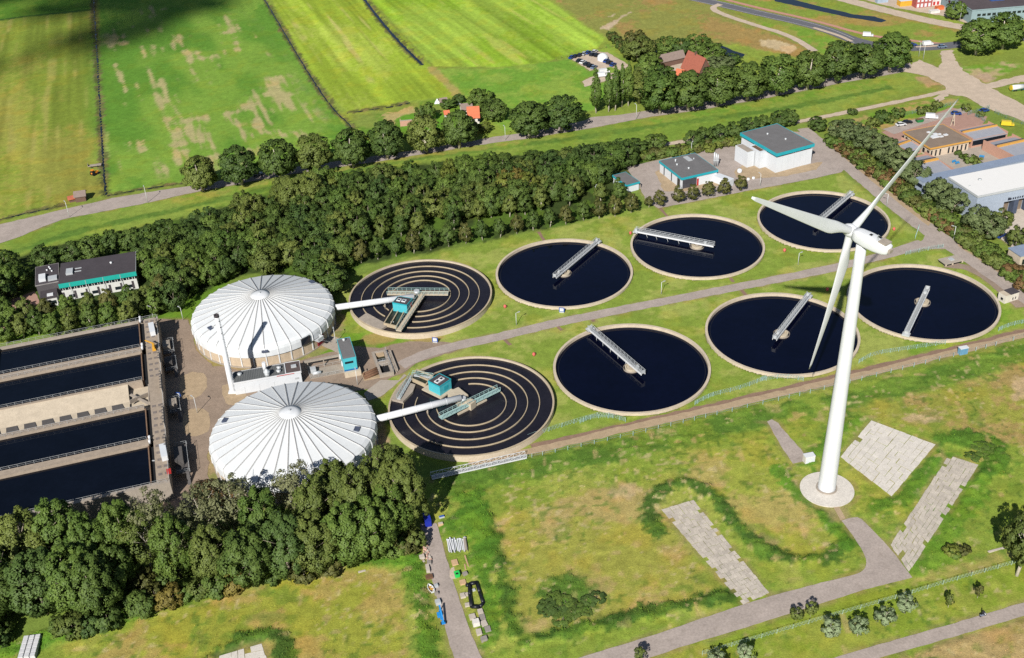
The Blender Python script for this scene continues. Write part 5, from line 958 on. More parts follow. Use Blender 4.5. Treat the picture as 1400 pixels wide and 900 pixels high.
for lb, p in (('white garden tent beside the grey hut', (598, 141)), ('white trailer tent near the cottage', (626, 142))):
    t = thing('tent', lb, 'tent', G(*p)); m = MB(); m.add([(-1.3, -1.1, 0), (1.3, -1.1, 0), (1.3, 1.1, 0), (-1.3, 1.1, 0), (0, 0, 2.1)], [(0, 1, 4), (1, 2, 4), (2, 3, 4), (3, 0, 4)]); m.obj('canopy', WHITE, t); MB().box(-.4, .4, -1.16, -1.0, 0, 1.1).obj('flap', WHT2, t)
t, L, W = gabled('shed', 'grey field shed by the roadside ditch', 'shed', (102, 269.5), (116, 267.5), (101, 263.5), 2.4, 3.6, THAT, BRD); gabled('shed', 'low hut with a red roof beside the grey field shed', 'shed', (94, 273), (103.5, 271), (94, 269.5), 1.4, 2.1, mat('rust_roof', (190, 108, 80)), BRD)
# storage tank with umbrella and white marquee in the field car park
t = thing('marquee', 'white domed marquee among parked cars', 'tent', G(824, 82)); MB().lathe([(2.6, 1.3), (2.3, 2.2), (1.2, 3.0), (.01, 3.3)], 24).obj('canopy', WHITE, t); MB().lathe([(2.6, 0), (2.6, 1.3)], 24).obj('side_wall', WHT2, t)
# ------------------------------------------------------------------ trees and shrubs
rng = np.random.default_rng(11)
PROF = {'round': lambda t: np.sqrt(np.clip(1 - (2 * t - 1) ** 2, 0, 1)) ** .8, 'dome': lambda t: np.clip(t / .22, .35, 1) ** .5 * np.sqrt(np.clip(1 - np.clip((t - .3) / .72, 0, 1) ** 2.2, 0, 1)),
        'column': lambda t: np.clip(t / .15, .3, 1) * np.clip(1 - t ** 3.2, .12, 1), 'cone': lambda t: np.clip(t / .2, .45, 1) * np.clip(1.08 - .72 * t ** 1.4, .2, 1), 'oval': lambda t: np.clip(t / .3, .3, 1) ** .6 * np.sqrt(np.clip(1 - np.clip((t - .4) / .62, 0, 1) ** 2, 0, 1))}
def crown_mesh(name, prof, H, R, z0, nc, nl, leaf, rc=.3, cw=.55, squash=.85, streak=1.0):
    f = PROF[prof]; t = rng.random(nc * 6); keep = rng.random(nc * 6) < f(t) * .9 + .1; t = t[keep][:nc]; nc = len(t)
    ang = np.arange(nc) * 2.39996 + rng.normal(0, .5, nc); rr = np.where(rng.random(nc) < .8, rng.uniform(.72, .98, nc), rng.uniform(.1, .7, nc))
    rad = R * f(t) * rr * rng.uniform(.86, 1.06, nc); cr = R * rc * rng.uniform(.65, 1.3, nc) * (.6 + .4 * f(t))
    cc = np.stack([rad * np.cos(ang), rad * np.sin(ang), z0 + (H - z0) * (t * .92 + .02)], -1); outw = cc - np.array([0, 0, z0 + (H - z0) * .4]); outw[:, 2] *= 1.1; outw /= np.linalg.norm(outw, axis=1)[:, None] + 1e-6
    d = rng.normal(size=(nc, nl, 3)); d += outw[:, None] * .75 + np.array([0, 0, .25]); d /= np.linalg.norm(d, axis=2)[..., None]
    pos = cc[:, None] + d * (cr[:, None] * rng.uniform(.55, 1.08, (nc, nl)))[..., None] * np.array([1, 1, squash * streak])
    nrm = d * .8 + rng.normal(0, .45, (nc, nl, 3)) + np.array([0, 0, .2]); nrm /= np.linalg.norm(nrm, axis=2)[..., None]
    tint = np.clip(rng.random(nc)[:, None] * .7 + rng.random((nc, nl)) * .4 - .05, 0, 1)
    pos = pos.reshape(-1, 3); nrm = nrm.reshape(-1, 3); tint = tint.ravel(); n = len(pos)
    cd_ = np.repeat(cc - np.array([0, 0, z0 + (H - z0) * .3]), nl, 0) * np.array([1, 1, .8]); cd_ /= np.linalg.norm(cd_, axis=1)[:, None] + 1e-6
    sn = cw * cd_ + (1.2 - cw) * d.reshape(-1, 3) + rng.normal(0, .16, (n_ := len(pos), 3)) + np.array([0, 0, .1]); sn /= np.linalg.norm(sn, axis=1)[:, None]
    fl_ = np.sign((nrm * sn).sum(1)); nrm = nrm * np.where(fl_ == 0, 1, fl_)[:, None]
    u = np.cross(nrm, rng.normal(size=(n, 3))); u /= np.linalg.norm(u, axis=1)[:, None] + 1e-9; v = np.cross(nrm, u)
    s = leaf * rng.uniform(.6, 1.3, n)[:, None]; a = rng.uniform(.55, 1.0, n)[:, None]
    V = np.stack([pos - u * s, pos - v * s * a, pos + u * s, pos + v * s * a], 1).reshape(-1, 3)
    m = bpy.data.meshes.new(name); m.vertices.add(4 * n); m.vertices.foreach_set('co', V.astype(np.float32).ravel()); m.loops.add(4 * n); m.loops.foreach_set('vertex_index', np.arange(4 * n, dtype=np.int32)); m.polygons.add(n)
    m.polygons.foreach_set('loop_start', np.arange(0, 4 * n, 4, dtype=np.int32)); m.polygons.foreach_set('loop_total', np.full(n, 4, np.int32))
    at = m.attributes.new('tint', 'FLOAT', 'FACE'); at.data.foreach_set('value', tint.astype(np.float32)); m.update(); m.polygons.foreach_set('use_smooth', np.ones(n, bool)); m.normals_split_custom_set_from_vertices(np.repeat(sn, 4, 0).astype(np.float32).tolist()); return m
def trunk_mesh(name, h, r, limbs=5, spread=.5, top=.8):
    mb = MB(); P = [Vector((0, 0, -.1)), Vector((rng.normal() * .05 * h, rng.normal() * .05 * h, h * .4)), Vector((rng.normal() * .05 * h, rng.normal() * .05 * h, h * top))]
    mb.tube(P[0], P[1], r * 1.15, r * .75, 9); mb.tube(P[1], P[2], r * .75, r * .2, 8)
    for k in range(limbs):
        a = k * 2.4; z = h * (.28 + .4 * k / limbs); b = P[0].lerp(P[1], min(1, z / (h * .4))) if z < h * .4 else P[1].lerp(P[2], (z - h * .4) / (h * (top - .4)))
        e = b + Vector((math.cos(a) * spread * h * .42, math.sin(a) * spread * h * .42, h * .22)); mb.tube(b, e, r * .42, r * .1, 6)
    return mb.mesh(name)
BARK = mat('bark_grey', (150, 138, 122), var=.2, scale=2); BARKP = mat('bark_pale', (206, 196, 178), var=.15, scale=2)
def cl(*c): return col(*c)
LM = {k: leafmat('leaf_' + k, cl(*a), cl(*b), tr) for k, a, b, tr in (
    ('deep', (70, 96, 46), (112, 134, 62), .2), ('green', (80, 110, 48), (126, 150, 68), .22), ('olive', (92, 110, 52), (138, 150, 74), .22), ('yellow', (104, 122, 50), (146, 154, 70), .22), ('bluegreen', (68, 96, 48), (104, 128, 64), .18),
    ('brownish', (86, 92, 46), (124, 124, 66), .18), ('willow', (92, 110, 66), (130, 144, 92), .2), ('grey', (112, 118, 78), (150, 152, 108), .25), ('bright', (92, 120, 50), (130, 150, 70), .22), ('rust', (118, 92, 58), (148, 118, 76), .2), ('ochre', (120, 110, 52), (154, 140, 70), .2), ('sage', (134, 156, 110), (176, 192, 146), .25))}
SP = {}
def species(k, nvar, prof, H, R, z0, nc, nl, leaf, tr=.3, limbs=5, bark=BARK, **kw):
    SP[k] = dict(H=H, R=R, bark=bark, cm=[crown_mesh(k + '_crown', prof, H, R, z0, nc, nl, leaf, **kw) for _ in range(nvar)], tm=[trunk_mesh(k + '_trunk', H, tr, limbs) for _ in range(2)])
    for m in SP[k]['cm']: m.materials.append(LM['green'])
    for m in SP[k]['tm']: m.materials.append(bark)
species('poplar', 6, 'oval', 19, 5.6, 2.0, 110, 130, .28, .38, 8, BARK, rc=.22, squash=1.55)
species('thin', 3, 'oval', 18, 4.6, 5, 46, 75, .22, .3, 12, BARKP, rc=.3, squash=1.1)
species('avenue', 4, 'dome', 16, 6.2, 3.0, 84, 90, .38, .5, 2, BARKP, rc=.28)
species('wood', 8, 'dome', 10.5, 4.4, 1.0, 80, 80, .23, .2, 3, BARK, rc=.25, squash=1.1, cw=.75)
species('row', 5, 'cone', 7.6, 2.5, 1.5, 50, 80, .18, .16, 0, BARKP, rc=.30, cw=.75)
species('lombardy', 3, 'column', 18, 2.3, 2.2, 90, 60, .28, .3, 0, BARKP, rc=.42, squash=1.3)
species('willow', 4, 'round', 9.5, 4.6, 1.2, 60, 80, .30, .25, 5, BARK, rc=.28)
species('shrub', 6, 'round', 3.2, 2.2, .1, 26, 60, .24, .1, 3, BARK, rc=.36)
species('sapling', 4, 'oval', 5.0, 1.75, 1.2, 30, 70, .16, .1, 3, BARKP, rc=.34)
species('solitary', 1, 'oval', 13, 6.0, 3.6, 75, 90, .27, .42, 12, BARKP, rc=.2)
def tree(sp, p, h, r, label, leaf, group=None, name='tree', cat='tree', seed=None, rot=None):
    S = SP[sp]; x, y = (G2(*p) if len(p) == 2 and not isinstance(p, np.ndarray) else p[:2])
    if name == 'tree': name = {'poplar': 'poplar_tree', 'thin': 'thin_tree', 'avenue': 'avenue_tree', 'wood': 'woodland_tree', 'row': 'row_tree', 'lombardy': 'poplar_tree', 'willow': 'broadleaf_tree', 'sapling': 'young_tree', 'solitary': 'solitary_tree'}.get(sp, name)
    t = bpy.data.objects.new(name, None); C.objects.link(t); t.location = (x, y, 0)
    t.rotation_euler = (0, 0, rng.uniform(0, 6.28) if rot is None else rot); t.scale = (r / S['R'], r / S['R'] * rng.uniform(.92, 1.08), h / S['H']); tag(t, label, name.replace('_', ' '), group)
    for nm, ms in (('trunk' if cat == 'tree' else 'stem', S['tm']), ('crown' if cat == 'tree' else 'foliage', S['cm'])):
        o = bpy.data.objects.new(nm, ms[int(rng.integers(len(ms)))]); C.objects.link(o); o.parent = t
        if nm in ('crown', 'foliage'): o.material_slots[0].link = 'OBJECT'; o.material_slots[0].material = LM[leaf]
    return t
WORD = {'deep': 'dark green', 'green': 'mid green', 'olive': 'olive green', 'yellow': 'yellowish green', 'bluegreen': 'bluish green', 'brownish': 'brownish green', 'willow': 'grey-green', 'grey': 'pale grey-green', 'bright': 'bright green', 'rust': 'rust-brown', 'ochre': 'ochre', 'sage': 'sage green'}
# avenue along the main road
for i, p in enumerate([(278, 262), (331, 253), (384, 244), (431, 236), (484, 229), (530, 218), (584, 209), (628, 203)]):
    tree('avenue', p, 16.2 + rng.normal() * .6 - (2 if i == 0 else 0), 6.9 - (.8 if i == 0 else 0), '%s large %s avenue tree along the road, counted from the field shed' % (nth(i), 'thinner' if i == 0 else 'dense'), 'deep' if i % 3 else 'olive', 'avenue trees along the road west of the cottage')
for i, p in enumerate([(724, 188), (768, 180)]): tree('avenue', p, 15.5, 7.4, 'large round avenue tree of the pair by the road, %s' % ('nearer the cottage' if i == 0 else 'nearer the tall narrow poplars'), 'deep', 'pair of avenue trees')
for i, p in enumerate([(902, 156), (941, 151.5), (981, 145), (1021, 138), (1062, 130.5), (1103, 123), (1143, 113), (1180, 107), (1216, 99)]):
    tree('avenue', p, 17.5 + rng.normal() * .7, 7.8, '%s big tree of the dense avenue row, counted from the tall narrow poplars' % nth(i), 'deep' if i % 4 else 'green', 'avenue trees before the farmhouse')
for i, p in enumerate([(1334, 75), (1370, 67)]): tree('avenue', p, 17, 8.6, 'big avenue tree beyond the road junction, %s' % ('nearer the dirt roads' if i == 0 else 'nearer the factory'), 'green', 'avenue trees beyond the junction')
tree('willow', (1305, 27), 9, 4.6, 'tree standing before the grey-green factory wall', 'green')
for i, p in enumerate([(815, 155), (832, 153), (841, 151.5), (850, 146), (859, 145)]): tree('lombardy', p, 20.5 + rng.normal() * .6, 1.95, '%s tall narrow poplar from the road end of the group' % nth(i), 'green', 'tall narrow poplars by the road', name='poplar_tree')
tree('lombardy', (873, 142), 17, 4.0, 'broader poplar at the end of the narrow poplars', 'olive', name='poplar_tree')
# garden trees round the farm and the cottage
for i, (p, sp, h, r, lf) in enumerate([((872, 84), 'willow', 12, 7, 'olive'), ((868, 78), 'willow', 13, 5.5, 'brownish'), ((890, 98), 'willow', 9, 5, 'bright'), ((886, 108), 'willow', 11, 6, 'green'), ((905, 116), 'willow', 9, 5.5, 'green'), ((912, 76), 'willow', 9, 5.5, 'green'), ((930, 78), 'willow', 9, 5.2, 'bluegreen'), ((952, 76), 'willow', 10, 6.5, 'green'), ((972, 86), 'willow', 9, 6.5, 'green'), ((985, 98), 'willow', 7, 6, 'willow'), ((1000, 88), 'willow', 5, 4, 'green'), ((965, 74), 'willow', 6, 4, 'bright'), ((886, 78), 'willow', 6, 3.5, 'yellow'),
                                       ((656, 152), 'willow', 9.5, 5, 'bright'), ((677, 166), 'willow', 9.5, 5.2, 'deep'), ((668, 150), 'willow', 8, 4, 'green'), ((640, 186), 'willow', 7, 4, 'olive'), ((577, 166), 'willow', 7, 2.6, 'deep'), ((588, 165), 'willow', 8, 2.6, 'green'), ((663, 180), 'willow', 4, 3, 'yellow'), ((614, 148), 'willow', 4, 3.4, 'green'), ((628, 141), 'willow', 4, 2.8, 'bluegreen')]):
    tree(sp, p, h, r, '%s garden tree%s, %s of the group' % (WORD[lf], ' by the red-roofed farmhouse' if i < 13 else ' by the orange-roofed cottage', nth(i if i < 13 else i - 13)), lf, 'garden trees by the farmhouse' if i < 13 else 'garden trees by the cottage')
for i in range(9): tree('shrub', (836 + i * 3.2, 52 + i * 3.4), 3.4, 2.4, '%s shrub of the dark hedge running to the farm garden' % nth(i), 'brownish' if i % 2 else 'deep', 'shrubs of the farm hedge', 'shrub', 'shrub')
# round shrub trees at the edge of the wood
EDGE = [(896, 205), (871, 212), (850, 212), (827, 216), (804, 221), (779, 224), (757, 228), (731, 229)]
for i, p in enumerate(EDGE): tree('willow', p, 6.6, 3.9 + rng.normal() * .25, '%s round clipped tree on the wood edge, counted from the plant yard' % nth(i), 'deep', 'round trees on the wood edge')
for i, p in enumerate([(948, 202), (960, 197), (982, 193), (1004, 189), (1025, 182), (1043, 180), (1066, 174), (1078, 172)]): tree('willow', p, 6.8, 3.9, '%s round dark tree behind the teal-edged workshop, counted towards the tall white building' % nth(i), 'deep', 'round trees behind the yard')
tree('willow', (1117, 179), 5.8, 3.3, 'single round tree beyond the tall white building', 'deep'); tree('willow', (1165, 157), 2.6, 2.0, 'small round bush on the verge of the farm track', 'deep', cat='shrub', name='shrub')
k = 0
for u in np.arange(846, 1045, 5.2):
    v = 222 - (u - 850) * .158 + rng.normal() * 1.6; lf = ['olive', 'yellow', 'green', 'brownish'][int(rng.integers(4))]
    tree('shrub', (u, v), 2.5 + rng.random(), 2.3, '%s %s shrub of the yard hedge, counted from the wood' % (nth(k), WORD[lf]), lf, 'shrubs of the yard hedge', 'shrub', 'shrub'); k += 1
for i, (p, r) in enumerate(((( 1205, 168), 3.0), ((1227, 162), 2.6), ((1193, 174), 2.4), ((1216, 168), 1.8), ((1258, 156), 1.8), ((1266, 155), 1.8), ((1274, 153), 1.6), ((1280, 148), 2.0), ((1320, 152), 1.8), ((1340, 160), 1.6))):
    tree('shrub', p, r * 1.6, r, '%s shrub along the school car park, counted from the willow hedge' % nth(i), 'deep' if i in (0, 1) else 'olive', 'shrubs along the school car park', 'shrub', 'shrub')
for i, (p, r, lf) in enumerate((((1324, 222), 2.2, 'bright'), ((1335, 226), 2.2, 'olive'), ((1310, 212), 1.3, 'deep'), ((1316, 217), 1.3, 'deep'))): tree('shrub', p, r * 1.3, r, '%s shrub in the school court, %s' % (WORD[lf], ['beside the blue benches', 'against the warehouse roof', 'first of the clipped row', 'second of the clipped row'][i]), lf, None, 'shrub', 'shrub')
# row trees along the lawn
ROW = [(494, 360), (517, 355), (542, 351), (566, 346.5), (589, 342), (614, 338), (637, 333.5), (660, 329), (684, 325), (707, 320), (729, 315), (752, 311), (774, 308), (798, 302), (819, 299), (841, 296), (863, 291), (887, 284), (902, 283), (927, 278), (947, 275), (968, 270), (990, 267.5), (1012, 262)]
for i, p in enumerate(ROW):
    big = 1.12 if i < 6 else (.98 if i < 17 else .92); small = .72 if i == 17 else 1
    tree('row', p, (8.4 if i < 17 else 7.4) * big * small, 2.55 * big * small, '%s trunked tree of the row bordering the lawn, counted from the upper ring tank' % nth(i), 'brownish' if i > 13 or i % 3 == 0 else 'deep', 'row of trees along the lawn')
for i, p in enumerate([(500, 335), (524, 330), (549, 326), (573, 322), (621, 316), (655, 305), (672, 300), (697, 299), (718, 296), (740, 290), (779, 284), (822, 279), (846, 276), (478, 345)]):
    tree('row', (p[0], p[1] - (2 if i not in (11, 12, 13) else 0)), 9.2, 2.9, '%s tree of the second row behind the lawn row, counted from the upper ring tank' % nth(i) if i < 13 else 'tree closing the second row beside the covered tank', 'olive' if i % 2 else 'deep', 'second row of trees')
# the wood itself
def inpoly(p, P):
    c = False
    for a, b in zip(P, P[1:] + P[:1]):
        if (a[1] > p[1]) != (b[1] > p[1]) and p[0] < (b[0] - a[0]) * (p[1] - a[1]) / (b[1] - a[1]) + a[0]: c = not c
    return c
WPX = [(196, 345), (260, 322), (385, 286), (440, 268), (560, 250), (700, 236), (760, 231), (830, 224), (868, 222), (850, 240), (812, 256), (796, 272), (700, 290), (600, 304), (520, 314), (478, 332), (470, 380), (462, 402), (440, 396), (400, 376), (340, 376), (290, 394), (246, 424), (200, 436), (206, 400)]
WP = [tuple(G2(*p)) for p in WPX]; xs_ = [p[0] for p in WP]; ys_ = [p[1] for p in WP]
e2 = np.array([-E1[1], E1[0]]); pts = []
for i in range(-60, 60):
    for j in range(-30, 60):
        q = np.array([-60., 370.]) + E1 * (i * 6.6 + (j % 2) * 3.2) + e2 * j * 6.0 + rng.normal(0, .95, 2)
        if inpoly(q, WP): pts.append(q)
print('wood trees', len(pts))
for q in pts:
    u = (q - np.array([-60, 370])) @ E1; v = (q - np.array([-60, 370])) @ e2
    n = float(fbm(q[0:1] / 22, q[1:2] / 22, 4)[0]); rr = rng.random()
    lf = 'yellow' if (n > .66 and rr < .4) else 'bluegreen' if n < .40 and rr < .5 else 'olive' if rr < .24 else 'green' if rr < .58 else 'deep'
    south = 'south side' if not inpoly(q + e2 * -13, WP) else 'north side' if not inpoly(q + e2 * 9, WP) else 'middle'
    zone = 'behind the covered tanks' if u < 10 else 'behind the ring tanks' if u < 60 else 'towards the workshop yard'
    _k = rng.uniform(.74, 1.22); tree('wood', q, ((9.4 if u > 20 else 10.2) + (1 if n > .55 else 0)) * (.45 + .55 * _k) + rng.normal() * .6, 4.4 * _k, 'dense %s tree in the %s of the planted wood, %s' % (WORD[lf], south, zone), lf, '%s trees in the %s of the wood %s' % (WORD[lf], south, zone))
for i, (p, r, h) in enumerate((((408, 296), 6.4, 16), ((428, 292), 6.2, 16.5), ((394, 288), 4.8, 14))): tree('poplar', p, h, r, 'tall pale willow rising above the wood edge, %s' % ['middle of its clump', 'nearest the workshop side of its clump', 'nearest the office side of its clump'][i], 'olive', 'tall willows above the wood')
tree('willow', (452, 402), 10, 6.6, 'broad round dark tree beside the covered tank, before the wood', 'deep')
tree('willow', (700, 268), 11, 5, 'broad tree with russet leaves in the wood', 'ochre')
# around the office
OFF = [((68, 366), 8.5, 4.6), ((103, 361), 8.5, 4), ((131, 355), 9, 4.6), ((158, 347), 9, 4.6), ((186, 345), 9, 4.6), ((212, 342), 9.5, 4.6), ((231, 334), 9, 4.6)]
for i, (p, h, r) in enumerate(OFF): tree('willow', p, h, r, '%s tree behind the dark-roofed office, counted from its black-roofed wing' % nth(i), 'deep', 'trees behind the office')
for i, (p, h, r) in enumerate([((10, 380), 10, 5), ((18, 404), 11, 5.5), ((0, 420), 11, 6), ((-20, 395), 11, 6), ((-40, 430), 11, 6), ((30, 392), 8, 4)]): tree('willow', p, h, r, '%s broad dark tree beside the brick court, counted from the road' % nth(i), 'deep' if i % 2 == 0 else 'green', 'dark trees beside the brick court')
for i, p in enumerate([(12, 442), (41, 441), (70, 441), (99, 439), (127, 435), (153, 430), (179, 425), (206, 424), (222, 410), (216, 432), (190, 432)]): tree('row', p, 9.8, 3.0, '%s tree of the row before the office, counted from the brick court' % nth(i), ['green', 'olive', 'brownish'][i % 3], 'row of trees before the office')
for i, p in enumerate([(10, 470), (33, 462), (54, 458), (76, 461), (100, 456), (128, 450), (152, 446), (178, 444), (-14, 466), (22, 452)]): tree('row', p, 9.2, 3.2, '%s tree of the row along the basin railing, counted from the picture edge' % nth(i), ['green', 'olive', 'deep'][i % 3], 'row of trees along the basin')
# willow screen and hedge along the plant boundary
for i, (p, r, h) in enumerate([((1148, 190), 4.4, 8), ((1160, 196), 5, 9.5), ((1180, 204), 5.2, 9.5), ((1196, 210), 4.2, 8), ((1208, 222), 5.2, 10), ((1228, 234), 5.4, 10), ((1250, 256), 5.2, 10), ((1238, 250), 3.6, 8), ((1280, 280), 4.8, 10), ((1299, 294), 5.2, 10), ((1334, 318), 5, 9.5), ((1350, 326), 4.8, 9), ((1366, 316), 3.6, 8), ((1388, 338), 3.2, 7.5)]):
    tree('willow', p, h, r, '%s grey-green willow of the boundary screen, counted from the tall white building' % nth(i), 'willow' if i not in (12, 13) else 'olive', 'willows of the boundary screen')
k = 0
for s in np.linspace(0, 1, 44):
    u = 1136 + (1420 - 1136) * s; v = 197 + (408 - 197) * s ** 1.02
    for w in (0, 1):
        lf = ['olive', 'rust', 'green', 'brownish', 'bright', 'deep'][int(rng.integers(6))]; p = G2(u, v) + np.array([.62, .78]) * (w * 3.6 - .6) + rng.normal(0, .5, 2)
        tree('shrub', p, 2.8 + rng.random() * 1.2, 2.3 + rng.random() * .4, '%s shrub of the long boundary hedge, %s, counted from the tall white building' % (nth(k) if k < 60 else 'far', WORD[lf]) if k < 60 else '%s shrub at the near end of the long boundary hedge' % WORD[lf], lf, 'shrubs of the boundary hedge' if k < 60 else '%s shrubs at the near end of the boundary hedge' % WORD[lf], 'shrub', 'shrub'); k += 1
# the foreground belt
FG = [('poplar', (-28, 800), 19, 6.6, 'deep'), ('poplar', (8, 802), 18.5, 6, 'deep'), ('poplar', (48, 788), 20, 6.2, 'olive'), ('poplar', (97, 776), 20.5, 5.6, 'green'), ('poplar', (136, 788), 18.5, 5.2, 'green'), ('poplar', (10, 842), 18.5, 6.2, 'deep'), ('poplar', (66, 838), 18, 6.2, 'bluegreen'), ('poplar', (112, 832), 18, 6, 'green'), ('poplar', (142, 838), 16.5, 5, 'deep'), ('poplar', (-24, 866), 18, 6.5, 'deep'), ('poplar', (165, 812), 15, 4.2, 'deep'),
      ('poplar', (177, 772), 19.5, 4.8, 'bright'), ('thin', (206, 782), 17, 4.8, 'olive'), ('thin', (222, 756), 19, 5.2, 'grey'), ('poplar', (248, 790), 18.5, 5, 'bright'), ('thin', (285, 748), 18, 5, 'grey'), ('poplar', (296, 792), 15.5, 4.8, 'olive'), ('thin', (322, 734), 19, 6, 'grey'), ('thin', (268, 770), 16, 4.2, 'grey'),
      ('poplar', (366, 744), 17.5, 5, 'green'), ('poplar', (346, 800), 17, 5.8, 'deep'), ('poplar', (399, 788), 18, 5.4, 'bluegreen'), ('thin', (418, 716), 18.5, 5.4, 'grey'), ('poplar', (440, 738), 19, 5.2, 'olive'), ('poplar', (466, 718), 19.5, 5.6, 'olive'), ('poplar', (436, 782), 17, 5.6, 'olive'), ('poplar', (480, 772), 18, 5.6, 'green'), ('poplar', (512, 764), 18.5, 5.4, 'green'), ('poplar', (500, 728), 20.5, 5.8, 'olive'), ('poplar', (538, 706), 21.5, 6.6, 'olive'), ('poplar', (555, 722), 20.5, 6, 'olive'), ('poplar', (536, 742), 17.5, 5.2, 'green')]
for i, (sp, p, h, r, lf) in enumerate(FG): tree(sp, p, h, r, '%s tree of the foreground belt counted from the lower left corner, %s%s' % (nth(i), WORD[lf], ', thin crown' if sp == 'thin' else ''), lf, 'trees of the foreground belt')
US = [(178, 828), (196, 836), (214, 822), (236, 826), (256, 818), (276, 812), (300, 808), (322, 806), (376, 794), (416, 790), (452, 782), (540, 760), (556, 752), (566, 746), (102, 866), (84, 862), (124, 864), (150, 856), (6, 872), (200, 802), (232, 800), (-6, 884), (300, 690), (316, 684), (282, 680)]
for i, p in enumerate(US):
    lf = ['deep', 'green', 'olive', 'bluegreen', 'ochre', 'brownish'][int(rng.integers(6))] if i < 22 else 'rust'; r = 2.2 + rng.random() * .9
    tree('shrub', p, r * 1.5, r, '%s undergrowth shrub under the foreground belt, %s' % (nth(i), WORD[lf]), lf, 'undergrowth shrubs of the foreground belt', 'shrub', 'shrub')
# single trees and saplings at the lower right
tree('solitary', (1390, 787), 17.5, 5.4, 'solitary tree with twisted pale trunk by the wire fence', 'olive')
for i, (p, h, r, lf) in enumerate([((1134, 872), 5.2, 1.95, 'sage'), ((1172, 870), 5.2, 1.9, 'sage'), ((1208, 855), 5.2, 1.95, 'sage'), ((1237, 839), 5.0, 1.95, 'sage'), ((1088, 849), 4.2, 1.25, 'olive'), ((1108, 843), 4.2, 1.3, 'olive'), ((1296, 831), 4.2, .85, 'olive'), ((1336, 818), 4.2, .8, 'brownish'), ((1018, 906), 5, 1.9, 'sage'), ((980, 914), 4.6, 1.9, 'sage'), ((875, 905), 4.2, 1.3, 'olive')]):
    tree('sapling', p, h, r, ['round sage green young tree nearest the twin small bushes', 'second round sage green young tree', 'third round sage green young tree', 'round sage green young tree touching the wire fence', 'small olive tree nearer the turbine road bend end', 'small olive tree beside its twin on the road verge', 'slim young tree before the cycle path', 'slim brownish sapling nearest the solitary tree', 'young tree cut by the lower picture edge, fuller one', 'young tree at the very lower picture edge', 'small olive tree at the lower edge beside the turbine road'][i], lf, 'young trees by the wire fence')
for i, (p, r, lf) in enumerate((((1300, 757), 1.7, 'yellow'), ((1318, 757), 1.5, 'brownish'), ((1306, 762), 1.2, 'green'))): tree('shrub', p, r * 1.2, r, '%s bush on the rough grass beside the ragged concrete strip' % WORD[lf], lf, None, 'shrub', 'shrub')
for i, (u, v) in enumerate([(752, 836), (764, 830), (776, 826), (790, 828), (804, 820), (770, 842), (786, 840), (745, 828), (758, 820), (798, 834), (812, 814)]): tree('shrub', (u + rng.normal() * 3, v + rng.normal() * 2.5), .75, 1.5 + rng.random() * .6, '%s low dark bush of the thicket on the dry paddock' % nth(i), ['deep', 'bluegreen', 'green'][i % 3], 'bushes of the paddock thicket', 'shrub', 'shrub')
for i, (u, v) in enumerate([(1338, 612), (1350, 612), (1362, 620), (1346, 622), (1356, 632), (1330, 626)]): tree('shrub', (u, v), .8, 1.9, '%s low dark bush between the two concrete pads and the brown field' % nth(i), 'green', 'low bushes by the ragged concrete strip', 'shrub', 'shrub')
# ------------------------------------------------------------------ lamps, fences, signs, hydrants
LAMPW = mat('lamp_pole_white', (226, 228, 226), var=.05)
def lamp(p, h, rz, label):
    t = thing('street_lamp', label, 'street lamp', G(*p), rz, 'street lamps'); MB().tube((0, 0, 0), (0, 0, h), .1, .07, 8).obj('pole', LAMPW, t); MB().beam((-.1, 0, h), (1.1, 0, h + .1), .08, .08).obj('arm', LAMPW, t); MB().box(.7, 1.4, -.14, .14, h + .02, h + .18).obj('lamp_head', STEEL, t)
for p, h, rz, lb in (((95, 297), 6.2, 2.2, 'tall lamp on the road edge near the grey field shed'), ((202, 277), 6.4, 2.0, 'tall lamp on the road edge before the first avenue tree'), ((691, 192), 6, 2, 'lamp by the road before the pair of round avenue trees'), ((870, 163), 6.4, 2, 'tall lamp by the road before the tall narrow poplars'),
                     ((250.5, 438), 4.6, 2.4, 'lamp on the lawn edge beside the upper covered tank'), ((210, 436), 4.4, 2.6, 'lamp at the corner of the basin deck'), ((270, 565), 5.4, 2.4, 'lamp on the gravel patch between basin and covered tank'), ((489, 527), 5.2, 1.8, 'lamp before the turquoise pump house plinth'), ((459, 470), 5, 1.8, 'lamp behind the turquoise pump house'),
                     ((904, 402.5), 4.4, .5, 'lamp on the lawn between the two middle clarifiers'), ((706, 445), 4.4, .5, 'lamp on the lawn beside the upper ring tank'), ((1091, 362.5), 4.4, .5, 'lamp on the lawn below the horizontal rotor blade'), ((1303.5, 328), 5, 2.6, 'lamp beside the perimeter road and boundary hedge'), ((1212, 283), 5, 2.6, 'lamp behind the upright rotor blade on the gravel verge'),
                     ((945, 210), 4.6, 1, 'lamp behind the teal-edged workshop'), ((1039, 255), 5, 2, 'lamp on the yard edge before the tall white building'), ((814, 268), 4, 1, 'lamp among trees beside the small teal-edged shed'), ((1262, 82), 7, 2, 'lamp on the road junction grass'), ((1256, 78), 7, 2, 'lamp beside the dark road at the junction'), ((221, 651), 5, 3.0, 'lamp at the near corner of the basin deck'), ((1312, 30), 8, 1, 'mast before the grey-green factory')): lamp(p, h, rz, lb)
FENCE = mat('fence_pale_blue', (176, 208, 214), var=.06, rough=.5)
